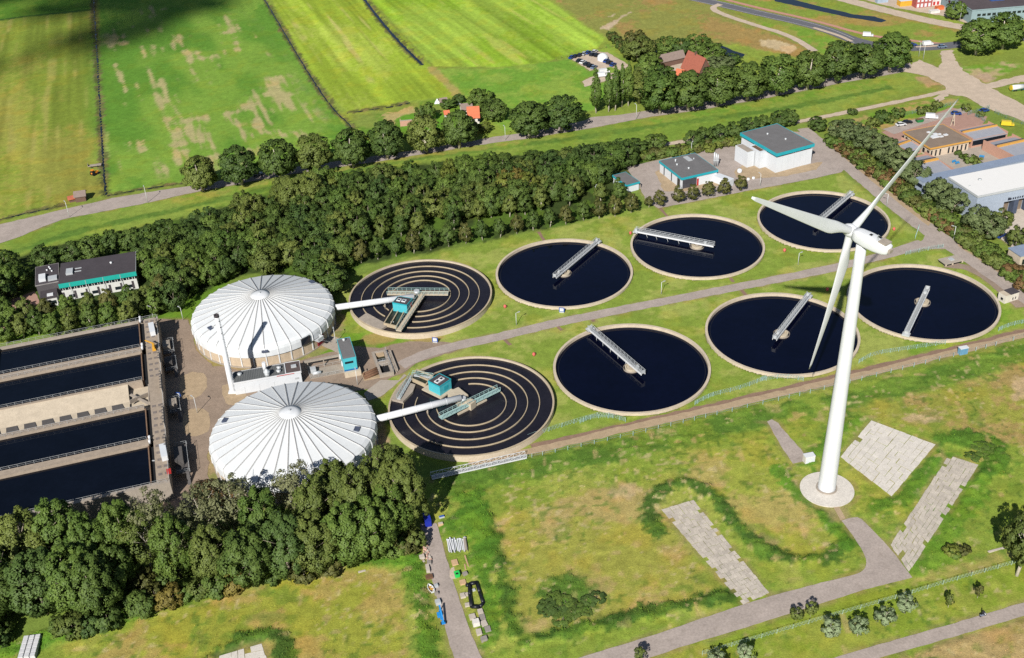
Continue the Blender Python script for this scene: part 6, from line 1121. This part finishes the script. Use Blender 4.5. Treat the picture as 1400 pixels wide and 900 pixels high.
def fence(name, label, px, h, step, m, panel=False, cat='fence', rails=(.35, .7, 1.0), rw=.03):
    P = resample(smoothline([G2(*p) for p in px], 1), step, False); o = P[0]; t = thing(name, label, cat, (*o, 0)); Q = [p - o for p in P]; zb = [.05] * len(Q)
    for q in Q: MB().box(q[0] - .05, q[0] + .05, q[1] - .05, q[1] + .05, 0, h).obj('post', m, t)
    for r in rails:
        b = MB()
        for a, c in zip(Q[:-1], Q[1:]): b.beam((*a, h * r), (*c, h * r), rw, rw)
        b.obj('rail', m, t)
    if panel:
        W_ = []; n = 8
        for a, c in zip(Q[:-1], Q[1:]):
            for k in range(n): W_.append((*(a + (c - a) * (k + .5) / n), .12 if k % 2 else h - .05))
        V_ = [(x + dx, y + dy, z) for x, y, z in W_ for dx, dy in ((-.015, -.015), (.015, -.015), (.015, .015), (-.015, .015))]; b = MB()
        b.add(V_, [(i * 4 + j, i * 4 + (j + 1) % 4, i * 4 + 4 + (j + 1) % 4, i * 4 + 4 + j) for i in range(len(W_) - 1) for j in range(4)]); b.obj('mesh_panel', m, t)
    return t
fence('path_fence', 'pale blue post fence along the gravel track', [(720, 628), (749, 622), (857, 598), (959, 573), (1042, 553.5), (1129, 533), (1194, 516), (1288, 492), (1349, 476.5), (1397, 462.5), (1470, 442)], 1.5, 3.2, FENCE, rails=(.55, .97), rw=.022)
fence('wire_fence', 'pale green wire fence beside the young trees at the lower right', [(960, 896), (1040, 873), (1127, 847), (1225, 819), (1310, 793), (1382, 773), (1460, 750)], 1.3, 3.0, mat('fence_green', (176, 200, 176), var=.06), True)
for lb, px in (('pale mesh barrier beside the lower ring tank', [(722, 600), (760, 587), (793, 577), (824, 568), (855, 577)]), ('pale mesh barrier folded against the tank beside it', [(793, 579), (812, 572), (838, 572)]), ('pale mesh barrier between the two lower clarifiers and the track', [(950, 554), (965, 546), (978, 541), (1005, 535), (1031, 526), (1046, 519)]), ('pale mesh barrier under the tip of the hanging blade', [(1040, 522), (1070, 517), (1098, 521)]),
               ('pale mesh barrier behind the turbine tower', [(1174, 497), (1194, 486), (1240, 479), (1292, 471)]), ('pale mesh barrier at the picture edge beside the tank behind the tower', [(1365, 453), (1382, 446), (1402, 442), (1430, 436)]), ('pale mesh barrier along the road bend, behind the tower tank', [(1238, 349), (1262, 344), (1289, 339)]), ('short mesh barrier in the lawn bend near the perimeter road', [(1251, 327), (1254, 318), (1256, 312)])):
    fence('mesh_barrier', lb, px, 1.5, 2.2, PALEG, True)['group'] = 'pale mesh barriers on the lawn'
for lb, px in (('green fence along the school plaza', [(1323, 158), (1340, 153), (1352, 149)]), ('green mesh fence on the verge by the farm track', [(1232, 160), (1252, 155)]), ('green mesh fence behind the school car park', [(1280, 150), (1305, 143)]), ('dark fence by the plaza corner', [(1333, 160), (1346, 167)]), ('green fence along the dirt road at the picture edge', [(1360, 155), (1380, 165), (1402, 172)])):
    fence('mesh_fence', lb, px, 1.8, 2.2, mat('fence_dull_green', (120, 150, 140), var=.08), True)
fence('field_fence', 'dark fence along the field edge above the car park', [(760, 82), (790, 74), (830, 66), (860, 60)], 1.2, 3, BRD); 
for i, p in enumerate(((690.5, 421), (730, 486.5), (1072.5, 344), (1131, 397.5), (862, 320.5), (1222, 315))):
    t = thing('hydrant', 'pinkish red hydrant on the lawn ' + ['right of the upper ring tank', 'beyond the lower ring tank', 'between the tanks below the horizontal blade', 'in the shadow of the turbine rotor', 'beside the bridge end of the second clarifier', 'inside the perimeter road bend'][i], 'hydrant', G(*p), 0, 'hydrants'); m = mat('hydrant_pink', (222, 110, 100)); MB().tube((0, 0, 0), (0, 0, .8), .38, n=12).obj('barrel', m, t); MB().lathe([(.44, .8), (.4, 1.0), (.01, 1.2)], 12).obj('cap', m, t); MB().tube((-.5, 0, .55), (.5, 0, .55), .14, n=8).obj('outlet', m, t)
for lb, p in (('blue and white board by the service road, beside the upper ring tank', (595, 469)), ('blue and white board at the near rim of the first clarifier', (768, 428)), ('blue and white board at the shadow edge of the basin', (244, 544))):
    t = thing('info_board', lb, 'sign', G(*p), -.25, 'blue and white boards'); MB().box(-.85, .85, -.06, .06, .4, 1.9).obj('board', BLUE, t); MB().box(-.6, .6, -.1, -.06, .75, 1.7).obj('white_sheet', WHITE, t); [MB().box(x - .06, x + .06, -.06, .06, 0, .4).obj('post', STEEL, t) for x in (-.6, .6)]; MB().beam((0, -.1, .3), (0, .9, .35), 1.4, .5).obj('box_body', STEEL, t)
for lb, p, r in (('white dome-topped bin beside the white container', (1011, 236), .9), ('small white bin on the yard edge, nearer the container', (1023, 246.5), .55), ('small white bin on the yard edge, nearer the tall building', (1030, 245), .55)):
    t = thing('bin', lb, 'bin', G(*p)); MB().tube((0, 0, 0), (0, 0, r * 1.2), r, n=16).obj('bin_body', WHITE, t); MB().lathe([(r, r * 1.2), (r * .8, r * 1.6), (.01, r * 1.8)], 16).obj('lid', WHT2, t)
# footbridge at the lower ring tank
A, B = G(590, 655), G(719, 626); L = float(np.hypot(*(B - A)[:2])); t = thing('gangway', 'white lattice gangway standing by the lower ring tank', 'gangway', A, math.atan2(B[1] - A[1], B[0] - A[0]))
MB().box(0, L, -.7, .7, .5, .65).obj('walkway', GRAT, t)
for s_ in (-1, 1):
    g = MB(); n = 16; g.box(0, L, s_ * .75 - .05, s_ * .75 + .05, .35, .6); g.box(0, L, s_ * .75 - .05, s_ * .75 + .05, 1.6, 1.7)
    for k in range(n + 1): g.box(L * k / n - .04, L * k / n + .04, s_ * .75 - .04, s_ * .75 + .04, .6, 1.6)
    for k in range(n): g.beam((L * k / n, s_ * .75, .6 if k % 2 else 1.6), (L * (k + 1) / n, s_ * .75, 1.6 if k % 2 else .6), .06, .06)
    g.obj('lattice_side', WHITE, t)
for x in (.5, L * .5, L - .5): MB().box(x - .2, x + .2, -.6, .6, 0, .5).obj('leg', STEEL, t)
# ------------------------------------------------------------------ stored goods along the lane
def block(name, label, cat, p, l, w, h, rz, m, group=None, cap=None):
    t = thing(name, label, cat, G(*p), rz, group); b = MB(); b.prism([(-l / 2, -w / 2), (l / 2, -w / 2), (l / 2, w / 2), (-l / 2, w / 2)], 0, h, [(-l / 2 + .05, -w / 2 + .05), (l / 2 - .05, -w / 2 + .05), (l / 2 - .05, w / 2 - .05), (-l / 2 + .05, w / 2 - .05)]); b.obj('body', m, t)
    if cap: MB().box(-l / 2 + .1, l / 2 - .1, -w / 2 + .1, w / 2 - .1, h, h + .08).obj('top', cap, t)
    return t
LA = math.atan2(*(G2(604, 740) - G2(640, 860))[::-1]); WOODM = mat('sawn_wood', (206, 172, 132), var=.14, scale=2.); PALL = mat('pallet_wood', (214, 178, 138), var=.14, scale=2); BETON = mat('block_concrete', (206, 194, 180), var=.12, scale=1.5, stain=.3); BETD = mat('block_grey', (160, 152, 144), var=.12, scale=1.5, stain=.3)
pa, pb = G2(613, 747), G2(634, 746); da_ = (G2(617, 736) - G2(620, 757)); da_ = da_ / np.hypot(*da_)
for i in range(14):
    q = pa + (pb - pa) * (i % 10) / 9.0 + da_ * rng.uniform(-.5, .5); z = .18 if i < 10 else .5; l = rng.uniform(3.6, 4.6); a_ = rng.normal() * .05; d = np.array([da_[0] * math.cos(a_) - da_[1] * math.sin(a_), da_[0] * math.sin(a_) + da_[1] * math.cos(a_)])
    t = thing('pipe', 'white plastic pipe in the pile beside the storage lane', 'pipe', (*q, z), 0, 'white pipes in the pile by the lane'); MB().tube((*(-d * l / 2), 0), (*(d * l / 2), 0), .17, n=10, caps=False).obj('tube_shell', WHITE, t); MB().tube((*(d * l / 2 - d * .3), 0), (*(d * l / 2), 0), .21, n=10).obj('socket', WHT2, t)
t = thing('pipe', 'large grey pipe lying at the end of the white pipe pile', 'pipe', (*(pb + (pb - pa) * .13), .36)); MB().tube((*(-da_ * 2.3), 0), (*(da_ * 2.3), 0), .36, n=14, caps=False).obj('tube_shell', GREYC, t); MB().tube((*(da_ * 2.0), 0), (*(da_ * 2.3), 0), .42, n=14).obj('socket', STEEL, t)
for lb, p, l, rz in (('longer brown beam beyond the white pipes', (638, 768), 3.8, LA), ('shorter brown beam beyond the white pipes', (636, 776), 1.7, LA - .1)): block('timber_beam', lb, 'beam', p, l, .4, .35, rz, WOODM)
block('pallet', 'flat wooden pallet below the white pipes', 'pallet', (622, 770), 1.9, 1.5, .3, LA, PALL, cap=PALL)
block('pallet', 'flat wooden pallet between green bin and black frame', 'pallet', (633, 797), 1.6, 1.5, .3, LA, PALL, cap=PALL)
t = thing('green_bin', 'bright green plastic bin on the sand', 'bin', G(625, 788), LA); m = mat('bin_green', (48, 214, 96)); w = MB(); w.prism([(-.55, -.5), (.55, -.5), (.55, .5), (-.55, .5)], 0, 1.0, [(-.65, -.6), (.65, -.6), (.65, .6), (-.65, .6)]); w.obj('bin_body', m, t); MB().box(-.68, .68, -.63, .63, 1.0, 1.1).obj('lid', m, t); MB().box(-.5, .0, -.3, .3, 1.1, 1.13).obj('opening', BLACK, t)
sp_ = G2(622, 784); sd = sheet('sand_patch', [sp_ + np.array([math.cos(a) * 1.3, math.sin(a) * 2.2]) * rng.uniform(.85, 1.1) for a in np.linspace(0, 6, 14)], .075, DIRT, .15, flat=False)
block('stone', 'grey boulder beside the bright green bin', 'stone', (636, 786), 1.1, .9, .7, .4, BETD)
t = thing('pontoon_frame', 'black tubular frame lying beside the lane', 'frame', G(650, 815)); c0 = G(650, 815); Q = [Vector(G(*p)) - Vector(c0) for p in ((642, 800.5), (652, 799), (656, 812), (661, 827), (656, 832), (645, 832), (642.5, 816))]; m = mat('black_plastic', (30, 32, 38), rough=.4)
for a, b in zip(Q, Q[1:] + Q[:1]): MB().tube(a + Vector((0, 0, .5)), b + Vector((0, 0, .5)), .42, n=14).obj('tube_segment', m, t)
MB().tube(Q[0] + Vector((-.9, -.3, .4)), Q[0] + Vector((.2, -.3, .4)), .4, n=12).obj('coupling', m, t)
block('grey_drum', 'small grey machine inside the black frame', 'machine', (648, 808), .7, .6, .5, .3, STEEL)
for i, (p, l, w, h, m) in enumerate((((633, 815.5), 1.4, 1.2, .5, BETON), ((639, 814), 1.0, 1.3, .5, BETON), ((639, 828), 1.1, 1.1, .4, BETON), ((657, 838), 1.5, 1.2, .6, BETON), ((646, 844.5), 1.5, 1.4, .5, BETON), ((659.5, 845.5), 1.5, 1.3, .6, BETD), ((651, 854), 1.4, 1.5, 1.2, mat('block_white', (236, 230, 222), var=.05)), ((662, 854), 1.6, 1.3, .6, BETON), ((655, 865.5), 1.7, 1.2, .5, BETON), ((667, 862), 1.6, 1.3, .6, BETD), ((662, 876), 1.2, 1.4, .9, BETD))):
    block('concrete_block', '%s of the pale blocks stacked by the lane, counted from the black frame' % nth(i) if i != 6 else 'tall white block amid the pale blocks by the lane', 'block', p, l, w, h, LA + rng.normal() * .05, m, 'pale blocks beside the lane')
block('crate', 'small pale crate at the shaded top of the lane', 'crate', (602.5, 718), .8, 1.3, .6, LA, PALL, cap=BETON); block('trolley', 'small grey-blue trolley at the shaded top of the lane', 'trolley', (604, 708), 1.4, .7, .5, .3, STEEL, cap=BLUE)
t = thing('blue_container', 'deep blue container half hidden by the foreground trees', 'container', G(584.5, 715), LA); m = mat('container_blue', (28, 48, 170)); MB().box(-1.6, 1.6, -.75, .75, .1, 1.8).obj('box_body', m, t); MB().box(-1.65, 1.65, -.8, .8, 1.8, 1.9).obj('lid', m, t)
RUB = mat('rubble_pink', (206, 168, 150), var=.25, scale=3); k = 0
for i in range(22):
    u = rng.uniform(575, 585); v = 742 + i * 1.25; b = MB(); s_ = rng.uniform(.25, .5); pts_ = [(s_ * math.cos(a) * rng.uniform(.7, 1.3), s_ * math.sin(a) * rng.uniform(.7, 1.3)) for a in np.arange(0, 6.2, 1.25)]; b.prism(pts_, 0, s_ * rng.uniform(.6, 1.2), [(x * .7, y * .7) for x, y in pts_]); o = b.obj('stone', RUB if i % 3 else BETON); o.location = G(u + (v - 742) * .16, v); tag(o, 'broken pinkish or pale stone in the rubble row on the lane edge', 'stone', 'rubble stones on the lane edge')
for i, (p, l, w, h, m, lb) in enumerate((((577, 763), 1.1, 1.3, .7, BETON, 'white block beside the pinkish rubble'), ((587, 771), 1.0, 1.1, .7, BETD, 'grey block at the lane edge below the rubble'), ((584.5, 776), 1.2, .9, .6, BETON, 'pale bag at the lane edge, upper of two'), ((585.5, 781), 1.3, .9, .7, BETON, 'pale bag at the lane edge, lower of two'), ((587, 790), 1.2, 1.7, .6, RUST, 'brown pallet stack above the small boat'), ((596.5, 802.5), .8, .9, .7, STEEL, 'small grey box beside the boat'), ((597, 813), .6, .9, .7, BETD, 'small dark-sided box below the boat'), ((599, 825), 1.3, 1.2, .8, STEEL, 'grey tank above the blue trailer'))):
    block('storage_box' if 'box' in lb else 'storage_block', lb, 'stored goods', p, l, w, h, LA + rng.normal() * .1, m)
t = thing('boat', 'small white boat beside the lane', 'boat', G(589, 806), LA + .2); S_ = [(-1.3, .5), (-.6, .68), (.3, .66), (1.0, .4), (1.45, .02)]
b = MB(); V = []
for x, w in S_: V += [(x, -w, .6), (x, -w * .6, .05), (x, w * .6, .05), (x, w, .6)]
b.add(V, [(i * 4 + j, (i + 1) * 4 + j, (i + 1) * 4 + j + 1, i * 4 + j + 1) for i in range(4) for j in range(3)] + [(0, 1, 2, 3)]); b.obj('hull', WHITE, t)
b = MB(); V = []
for x, w in S_: V += [(x, -w, .6), (x, -w + min(.14, w * .5), .62), (x, w - min(.14, w * .5), .62), (x, w, .6)]
b.add(V, [(i * 4 + j, (i + 1) * 4 + j, (i + 1) * 4 + j + 1, i * 4 + j + 1) for i in range(4) for j in (0, 2)]); b.obj('gunwale', WHITE, t); MB().box(-.5, -.1, -.5, .5, .35, .42).obj('bench', YEL, t); MB().box(.35, .6, -.4, .4, .35, .42).obj('bench', YEL, t); MB().box(-1.2, 1.0, -.3, .3, .06, .1).obj('floorboard', WOODM, t)
t = thing('blue_trailer', 'bright blue trailer with a raised beam beside the lane', 'trailer', G(604, 845), LA); m = mat('trailer_blue', (40, 150, 226)); MB().beam((-2.2, 0, .9), (2.0, 0, 1.9), .35, .3).obj('beam', m, t); MB().beam((-.9, .3, .5), (1.9, .1, .5), .3, .25).obj('drawbar', m, t); MB().box(-.2, .8, .2, .9, .4, 1.2).obj('tank', m, t); MB().beam((1.9, 0, .5), (1.9, 0, 1.9), .2, .2).obj('strut', m, t)
for y in (-.5, .5): MB().tube((-1.8, y - .1, .3), (-1.8, y + .1, .3), .3, n=14).obj('wheel', BLACK, t)
MB().box(-2.4, -1.5, -.4, .4, .5, .7).obj('chassis', m, t)
# white bales at the lower left corner
a0, a1, a2 = G2(34, 874), G2(58, 871), G2(25, 905); ui = (a1 - a0); vi = (a2 - a0)
for i in range(3):
    for j in range(5):
        q = a0 + ui * (i + .5) / 3 + vi * (j + .5) / 5; l, w = np.hypot(*ui) / 3, np.hypot(*vi) / 5; o = MB().prism([(-l * .47, -w * .47), (l * .47, -w * .47), (l * .47, w * .47), (-l * .47, w * .47)], 0, 1.15, [(-l * .4, -w * .4), (l * .4, -w * .4), (l * .4, w * .4), (-l * .4, w * .4)]).obj('wrapped_bale', mat('bale_white', (222, 222, 224), var=.1, scale=1.5)); o.location = (*q, 0); o.rotation_euler = (0, 0, math.atan2(ui[1], ui[0])); tag(o, 'white wrapped bale in the block at the lower left corner, row %s, column %s' % (nth(j), nth(i)), 'bale', 'white wrapped bales')
# ------------------------------------------------------------------ vehicles
def car_meshes():
    prof = [(-2.1, .35), (-2.12, .75), (-1.9, .92), (-1.1, .98), (1.0, .95), (1.95, .82), (2.1, .6), (2.1, .35)]
    b = MB(); n = len(prof); b.add([(x, y, z) for y in (-.86, .86) for x, z in prof], [tuple(range(n)), tuple(range(n, 2 * n))[::-1]] + [(i, n + i, n + (i + 1) % n, (i + 1) % n) for i in range(n)])
    c = MB(); c.prism([(-1.75, -.8), (1.05, -.8), (1.05, .8), (-1.75, .8)], .95, 1.42, [(-1.35, -.66), (.35, -.66), (.35, .66), (-1.35, .66)])
    r = MB(); r.box(-1.3, .3, -.64, .64, 1.42, 1.48); w = MB(); w.tube((0, -.1, 0), (0, .1, 0), .32, n=14)
    v = MB(); v.prism([(-2.5, -.95), (1.6, -.95), (1.6, .95), (-2.5, .95)], .35, 2.0, [(-2.45, -.85), (1.2, -.85), (1.2, .85), (-2.45, .85)]); v.prism([(1.6, -.93), (2.5, -.9), (2.5, .9), (1.6, .93)], .35, 1.0)
    vg = MB(); vg.add([(1.62, -.8, 1.02), (1.62, .8, 1.02), (1.28, .75, 1.8), (1.28, -.75, 1.8)], [(0, 1, 2, 3)])
    return [x.mesh(nm) for x, nm in ((b, 'car_body'), (c, 'car_glass'), (r, 'car_roof'), (w, 'car_wheel'), (v, 'van_body'), (vg, 'van_glass'))]
CM = car_meshes()
def part(nm, mesh, m, t, loc=(0, 0, 0)):
    o = bpy.data.objects.new(nm, mesh); C.objects.link(o); o.parent = t; o.location = loc
    if not mesh.materials: mesh.materials.append(m)
    o.material_slots[0].link = 'OBJECT'; o.material_slots[0].material = m; return o
CARC = {'white': (238, 238, 238), 'silver': (186, 192, 198), 'dark': (44, 48, 58), 'blue': (44, 76, 150), 'black': (30, 30, 36), 'red': (150, 40, 40), 'grey-blue': (120, 140, 166), 'yellow': (236, 206, 60), 'green': (48, 130, 70)}
def car(p, rz, c, label, group=None, van=False):
    t = thing('parked_van' if van else 'parked_car', label, 'van' if van else 'car', (*G2(*p), .08), rz, group); m = mat('car_' + c, CARC[c], var=.02, rough=.25, spec=.6, fine=.01)
    if van: part('body', CM[4], m, t); part('windscreen', CM[5], GLASS, t)
    else: part('body', CM[0], m, t); part('windows', CM[1], GLASS, t); part('roof', CM[2], m, t)
    for x in (-1.35, 1.3):
        for y in (-.82, .82): part('wheel', CM[3], BLACK, t, (x, y, .34))
ra_ = math.atan2(*adir((790, 78), (845, 97))[::-1]); rb_ = ra_ + PI / 2
cs = [((782, 80), 'blue'), ((787, 78.5), 'dark'), ((793, 77), 'dark'), ((799, 75), 'silver'), ((804, 73.5), 'blue'), ((810, 76), 'dark'), ((816, 77), 'black'), ((792, 84.5), 'dark'), ((797, 86.5), 'white'), ((802, 89), 'dark'), ((807, 91.5), 'black'), ((812, 93.5), 'grey-blue'), ((829, 85), 'blue'), ((833, 87), 'dark'), ((838, 90), 'blue'), ((813, 72.5), 'white')]
for i, (p, c) in enumerate(cs): car(p, rb_ + .3, c, '%s car in the field car park, %s counted from its outer corner' % (c if c != 'dark' else 'dark grey', nth(i)), 'cars in the field car park')
car((826, 100), .2, 'white', 'white van beside the narrow poplars', None, True); car((823, 105), .1, 'white', 'white trailer van behind the narrow poplars', None, True)
for p, rz, c, lb, v in (((1231.5, 172), .2, 'white', 'white car on the school car park', 0), ((1240, 169), .2, 'black', 'black car beside the white one on the school car park', 0), ((1273.5, 162), -.3, 'white', 'white van on the school car park', 1), ((1307, 157), -.2, 'blue', 'blue car at the far end of the school car park', 0), ((1345, 153), .3, 'blue', 'blue car by the green fence of the plaza', 0), ((1377, 172), -.3, 'yellow', 'yellow van beside the hedge at the picture edge', 1), ((1268, 62), .1, 'white', 'white van on the dark road at the junction', 1), ((1288, 65.5), .1, 'grey-blue', 'grey-blue car on the dark road at the junction', 0), ((1186.5, 50), -.3, 'white', 'white van on the red cycle path', 1), ((1247, 63), .1, 'blue', 'blue car half hidden by the end avenue tree', 0),
                        ((353, 240), .25, 'grey-blue', 'grey-blue car in the shade of the avenue trees', 0), ((274, 254.5), .25, 'dark', 'dark car beside the first avenue tree', 0), ((31, 441), 1.5, 'white', 'white car among the row trees on the brick court', 0), ((1368, 324), .6, 'blue', 'blue car in the yard behind the willow screen', 0), ((1360, 318), .6, 'silver', 'silver car in the yard behind the willow screen', 0)): car(p, rz, c, lb, None, bool(v))
t = thing('skip', 'green skip between the cars on the school car park', 'skip', (*G2(1257, 167), .08), .2); w = MB(); w.prism([(-1.2, -.7), (1.2, -.7), (1.2, .7), (-1.2, .7)], 0, 1.2, [(-1.6, -.8), (1.6, -.8), (1.6, .8), (-1.6, .8)]); w.obj('skip_body', mat('skip_green', (44, 130, 70)), t); MB().box(-1.5, 1.5, -.72, .72, 1.2, 1.26).obj('load', RUST, t)
t = thing('tank_trailer', 'yellow and white tank trailer on the dirt road edge', 'trailer', G(1391, 124), .15); MB().tube((-3, 0, 1.6), (2.2, 0, 1.6), 1.1, n=18).obj('tank', WHITE, t); MB().tube((-3.4, 0, 1.6), (-3, 0, 1.6), 1.12, n=18).obj('tank_end', mat('car_yellow', (236, 206, 60)), t); MB().box(-3, 2.4, -.6, .6, .3, .6).obj('chassis', mat('car_green', (48, 130, 70)), t); MB().box(2.4, 3.6, -.9, .9, .4, 2.2).obj('cab', BLUE, t)
for x in (-2, -1, 1.5): MB().tube((x, -.8, .4), (x, .8, .4), .4, n=12).obj('wheel', BLACK, t)
t = thing('tractor', 'orange tractor on the mown field', 'tractor', G(130, 239), .9); MB().box(-.3, 1.6, -.45, .45, .6, 1.3).obj('bonnet', mat('tractor_orange', (240, 150, 40)), t); MB().box(-1.3, -.3, -.7, .7, .6, 1.2).obj('body', mat('tractor_orange', (240, 150, 40)), t); MB().box(-1.2, -.3, -.6, .6, 1.2, 2.2).obj('cab', GLASS, t); MB().box(-1.3, -.2, -.7, .7, 2.2, 2.35).obj('roof', mat('tractor_orange', (240, 150, 40)), t)
for x, r in ((-.9, .75), (1.2, .5)):
    for y in (-.8, .8): MB().tube((x, y - .18, r), (x, y + .18, r), r, n=16).obj('wheel', BLACK, t)
t = thing('hay_trailer', 'flat grey trailer behind the orange tractor', 'trailer', G(130, 228), .2); MB().box(-2.6, 2.6, -.9, .9, .6, .8).obj('bed', GREYC, t); MB().box(-2.6, -2.5, -.9, .9, .8, 1.6).obj('end_rack', GREYC, t); [MB().tube((x, -.9, .35), (x, .9, .35), .35, n=12).obj('wheel', BLACK, t) for x in (-1.2, 1.2)]
for lb, p, rz in (('blue bench in the school court, nearer the clipped bush', (1309, 224.5), .4), ('blue bench in the school court, nearer the school wing', (1304.5, 222.5), .4), ('blue bench under the zinc roofed wing', (1342, 216), -.5)):
    t = thing('bench', lb, 'bench', (*G2(*p), .06), rz, 'blue benches in the school court'); m = mat('bench_blue', (60, 150, 204)); MB().box(-.9, .9, -.25, .25, .4, .48).obj('seat', m, t); MB().box(-.9, .9, .25, .32, .48, .95).obj('backrest', m, t); [MB().box(x, x + .1, -.25, .3, 0, .4).obj('leg', m, t) for x in (-.8, .7)]
t = thing('playhouse_mast', 'cream mast frame behind the brown-roofed school hall', 'mast', G(1302, 172)); MB().beam((-.7, 0, 0), (0, 0, 5.5), .25, .25).obj('leg', CREAM, t); MB().beam((.7, 0, 0), (0, 0, 5.5), .25, .25).obj('leg', CREAM, t); MB().beam((-.4, 0, 2.2), (.4, 0, 2.2), .2, .2).obj('crossbar', CREAM, t)
for lb, p, l in (('long pale concrete plank on the grass near the solitary tree', (1364, 752), 5.0), ('pale plank lying on the dry paddock edge at the lower left', (495, 782), 1.8)):
    block('concrete_plank', lb, 'plank', p, l, .6, .25, .25, BETON)
# the rider on the cycle path
R0 = G(1343.5, 843); t = thing('scooter', 'dark scooter on the cycle path with its rider', 'scooter', (*R0[:2], .06), math.atan2(*adir((1178, 897), (1400, 833))[::-1])); m = mat('scooter_grey', (120, 130, 150), rough=.3)
for x in (-.55, .6): MB().tube((x, -.06, .27), (x, .06, .27), .27, n=16).obj('wheel', BLACK, t)
MB().beam((-.5, 0, .35), (.45, 0, .3), .28, .14).obj('floorboard', m, t); MB().box(-.75, -.1, -.14, .14, .4, .78).obj('body', m, t); MB().beam((.6, 0, .3), (.42, 0, 1.0), .12, .12).obj('steering_column', m, t); MB().beam((.42, -.32, 1.0), (.42, .32, 1.0), .06, .06).obj('handlebar', BLACK, t); MB().box(-.7, -.05, -.13, .13, .78, .86).obj('seat', BLACK, t); MB().box(.42, .55, -.2, .2, .4, .95).obj('front_shield', WHITE, t)
def skin(name, J, E, mtl, parent, loc=None):
    me_ = bpy.data.meshes.new(name); me_.from_pydata([j[:3] for j in J], E, []); o = bpy.data.objects.new(name, me_); C.objects.link(o); o.parent = parent
    mo = o.modifiers.new('skin', 'SKIN'); sv = me_.skin_vertices[0].data
    for i, j in enumerate(J): sv[i].radius = (j[3], j[3])
    sv[0].use_root = True; sb = o.modifiers.new('sub', 'SUBSURF'); sb.levels = 1; sb.render_levels = 2; me_.materials.append(mtl); return o
pr_ = thing('person', 'person in dark clothing sitting on the scooter', 'person', (*R0[:2], .06), t.rotation_euler[2])
J = [(-.3, 0, .95, .15), (-.26, 0, 1.2, .15), (-.2, 0, 1.42, .14), (-.18, 0, 1.54, .06), (-.1, .19, 1.4, .06), (.1, .26, 1.2, .045), (.36, .27, 1.04, .035), (-.1, -.19, 1.4, .06), (.1, -.26, 1.2, .045), (.36, -.27, 1.04, .035), (-.22, .11, .92, .095), (.14, .14, .86, .08), (.16, .13, .46, .055), (.28, .13, .38, .05), (-.22, -.11, .92, .095), (.14, -.14, .86, .08), (.16, -.13, .46, .055), (.28, -.13, .38, .05), (-.16, 0, 1.66, .11), (-.15, 0, 1.76, .09)]
skin('body', J, [(0, 1), (1, 2), (2, 3), (2, 4), (4, 5), (5, 6), (2, 7), (7, 8), (8, 9), (0, 10), (10, 11), (11, 12), (12, 13), (0, 14), (14, 15), (15, 16), (16, 17), (3, 18), (18, 19)], mat('dark_clothes', (44, 44, 52), var=.1), pr_)
MB().lathe([(.15, 1.66), (.15, 1.75), (.1, 1.85), (.01, 1.89)], 14, cx=-.16).obj('helmet', mat('helmet_black', (36, 36, 40), rough=.3), pr_)
# ------------------------------------------------------------------ the cloud whose shadow crosses the far fields
def sunshift(p, z): return np.array([p[0] + SUN_V.x / SUN_V.z * z, p[1] + SUN_V.y / SUN_V.z * z])
CLM = bpy.data.materials.new('cloud_vapour'); CLM.use_nodes = True; CLM.node_tree.nodes['Principled BSDF'].inputs['Base Color'].default_value = (.9, .9, .92, 1)
def cloud(px, z, seed, n, r0, fringe):
    rn = np.random.default_rng(seed); P = [tuple(G2(*p)) for p in px]; x0, x1 = min(p[0] for p in P), max(p[0] for p in P); y0, y1 = min(p[1] for p in P), max(p[1] for p in P)
    ico = bmesh.new(); bmesh.ops.create_icosphere(ico, subdivisions=2, radius=1); V0 = np.array([v.co[:] for v in ico.verts]); F0 = [[v.index for v in f.verts] for f in ico.faces]; ico.free(); V = []; F = []; k = 0; tries = 0
    while k < n and tries < n * 60:
        tries += 1; q = np.array([rn.uniform(x0 - 30, x1 + 30), rn.uniform(y0 - 30, y1 + 30)]); ins = inpoly(q, P)
        if not ins and rn.random() > fringe: continue
        if not ins and min(np.hypot(*(q - np.array(p))) for p in resample(P, 6)) > 26: continue
        r = r0 * rn.uniform(.6, 1.3) if ins else r0 * rn.uniform(.1, .3); c = sunshift(q, z + rn.uniform(-20, 20)); zz = z + rn.uniform(-8, 8)
        F += [[i + len(V) for i in f] for f in F0]; V += [tuple(v) for v in V0 * [r, r, r * .6] + [c[0], c[1], zz]]; k += 1
    m = bpy.data.meshes.new('cloud'); m.from_pydata(V, [], F); m.materials.append(CLM); o = bpy.data.objects.new('cloud', m); C.objects.link(o); structure(o)
cloud([(140, 58), (200, 52), (250, 30), (330, 2), (330, -70), (140, -70), (-60, -70), (-60, 2), (60, 4), (130, 8)], 1500, 3, 230, 12, .55)
cloud([(10, 66), (60, 62), (125, 54), (128, 84), (90, 88), (40, 80)], 1500, 5, 34, 6, .5)
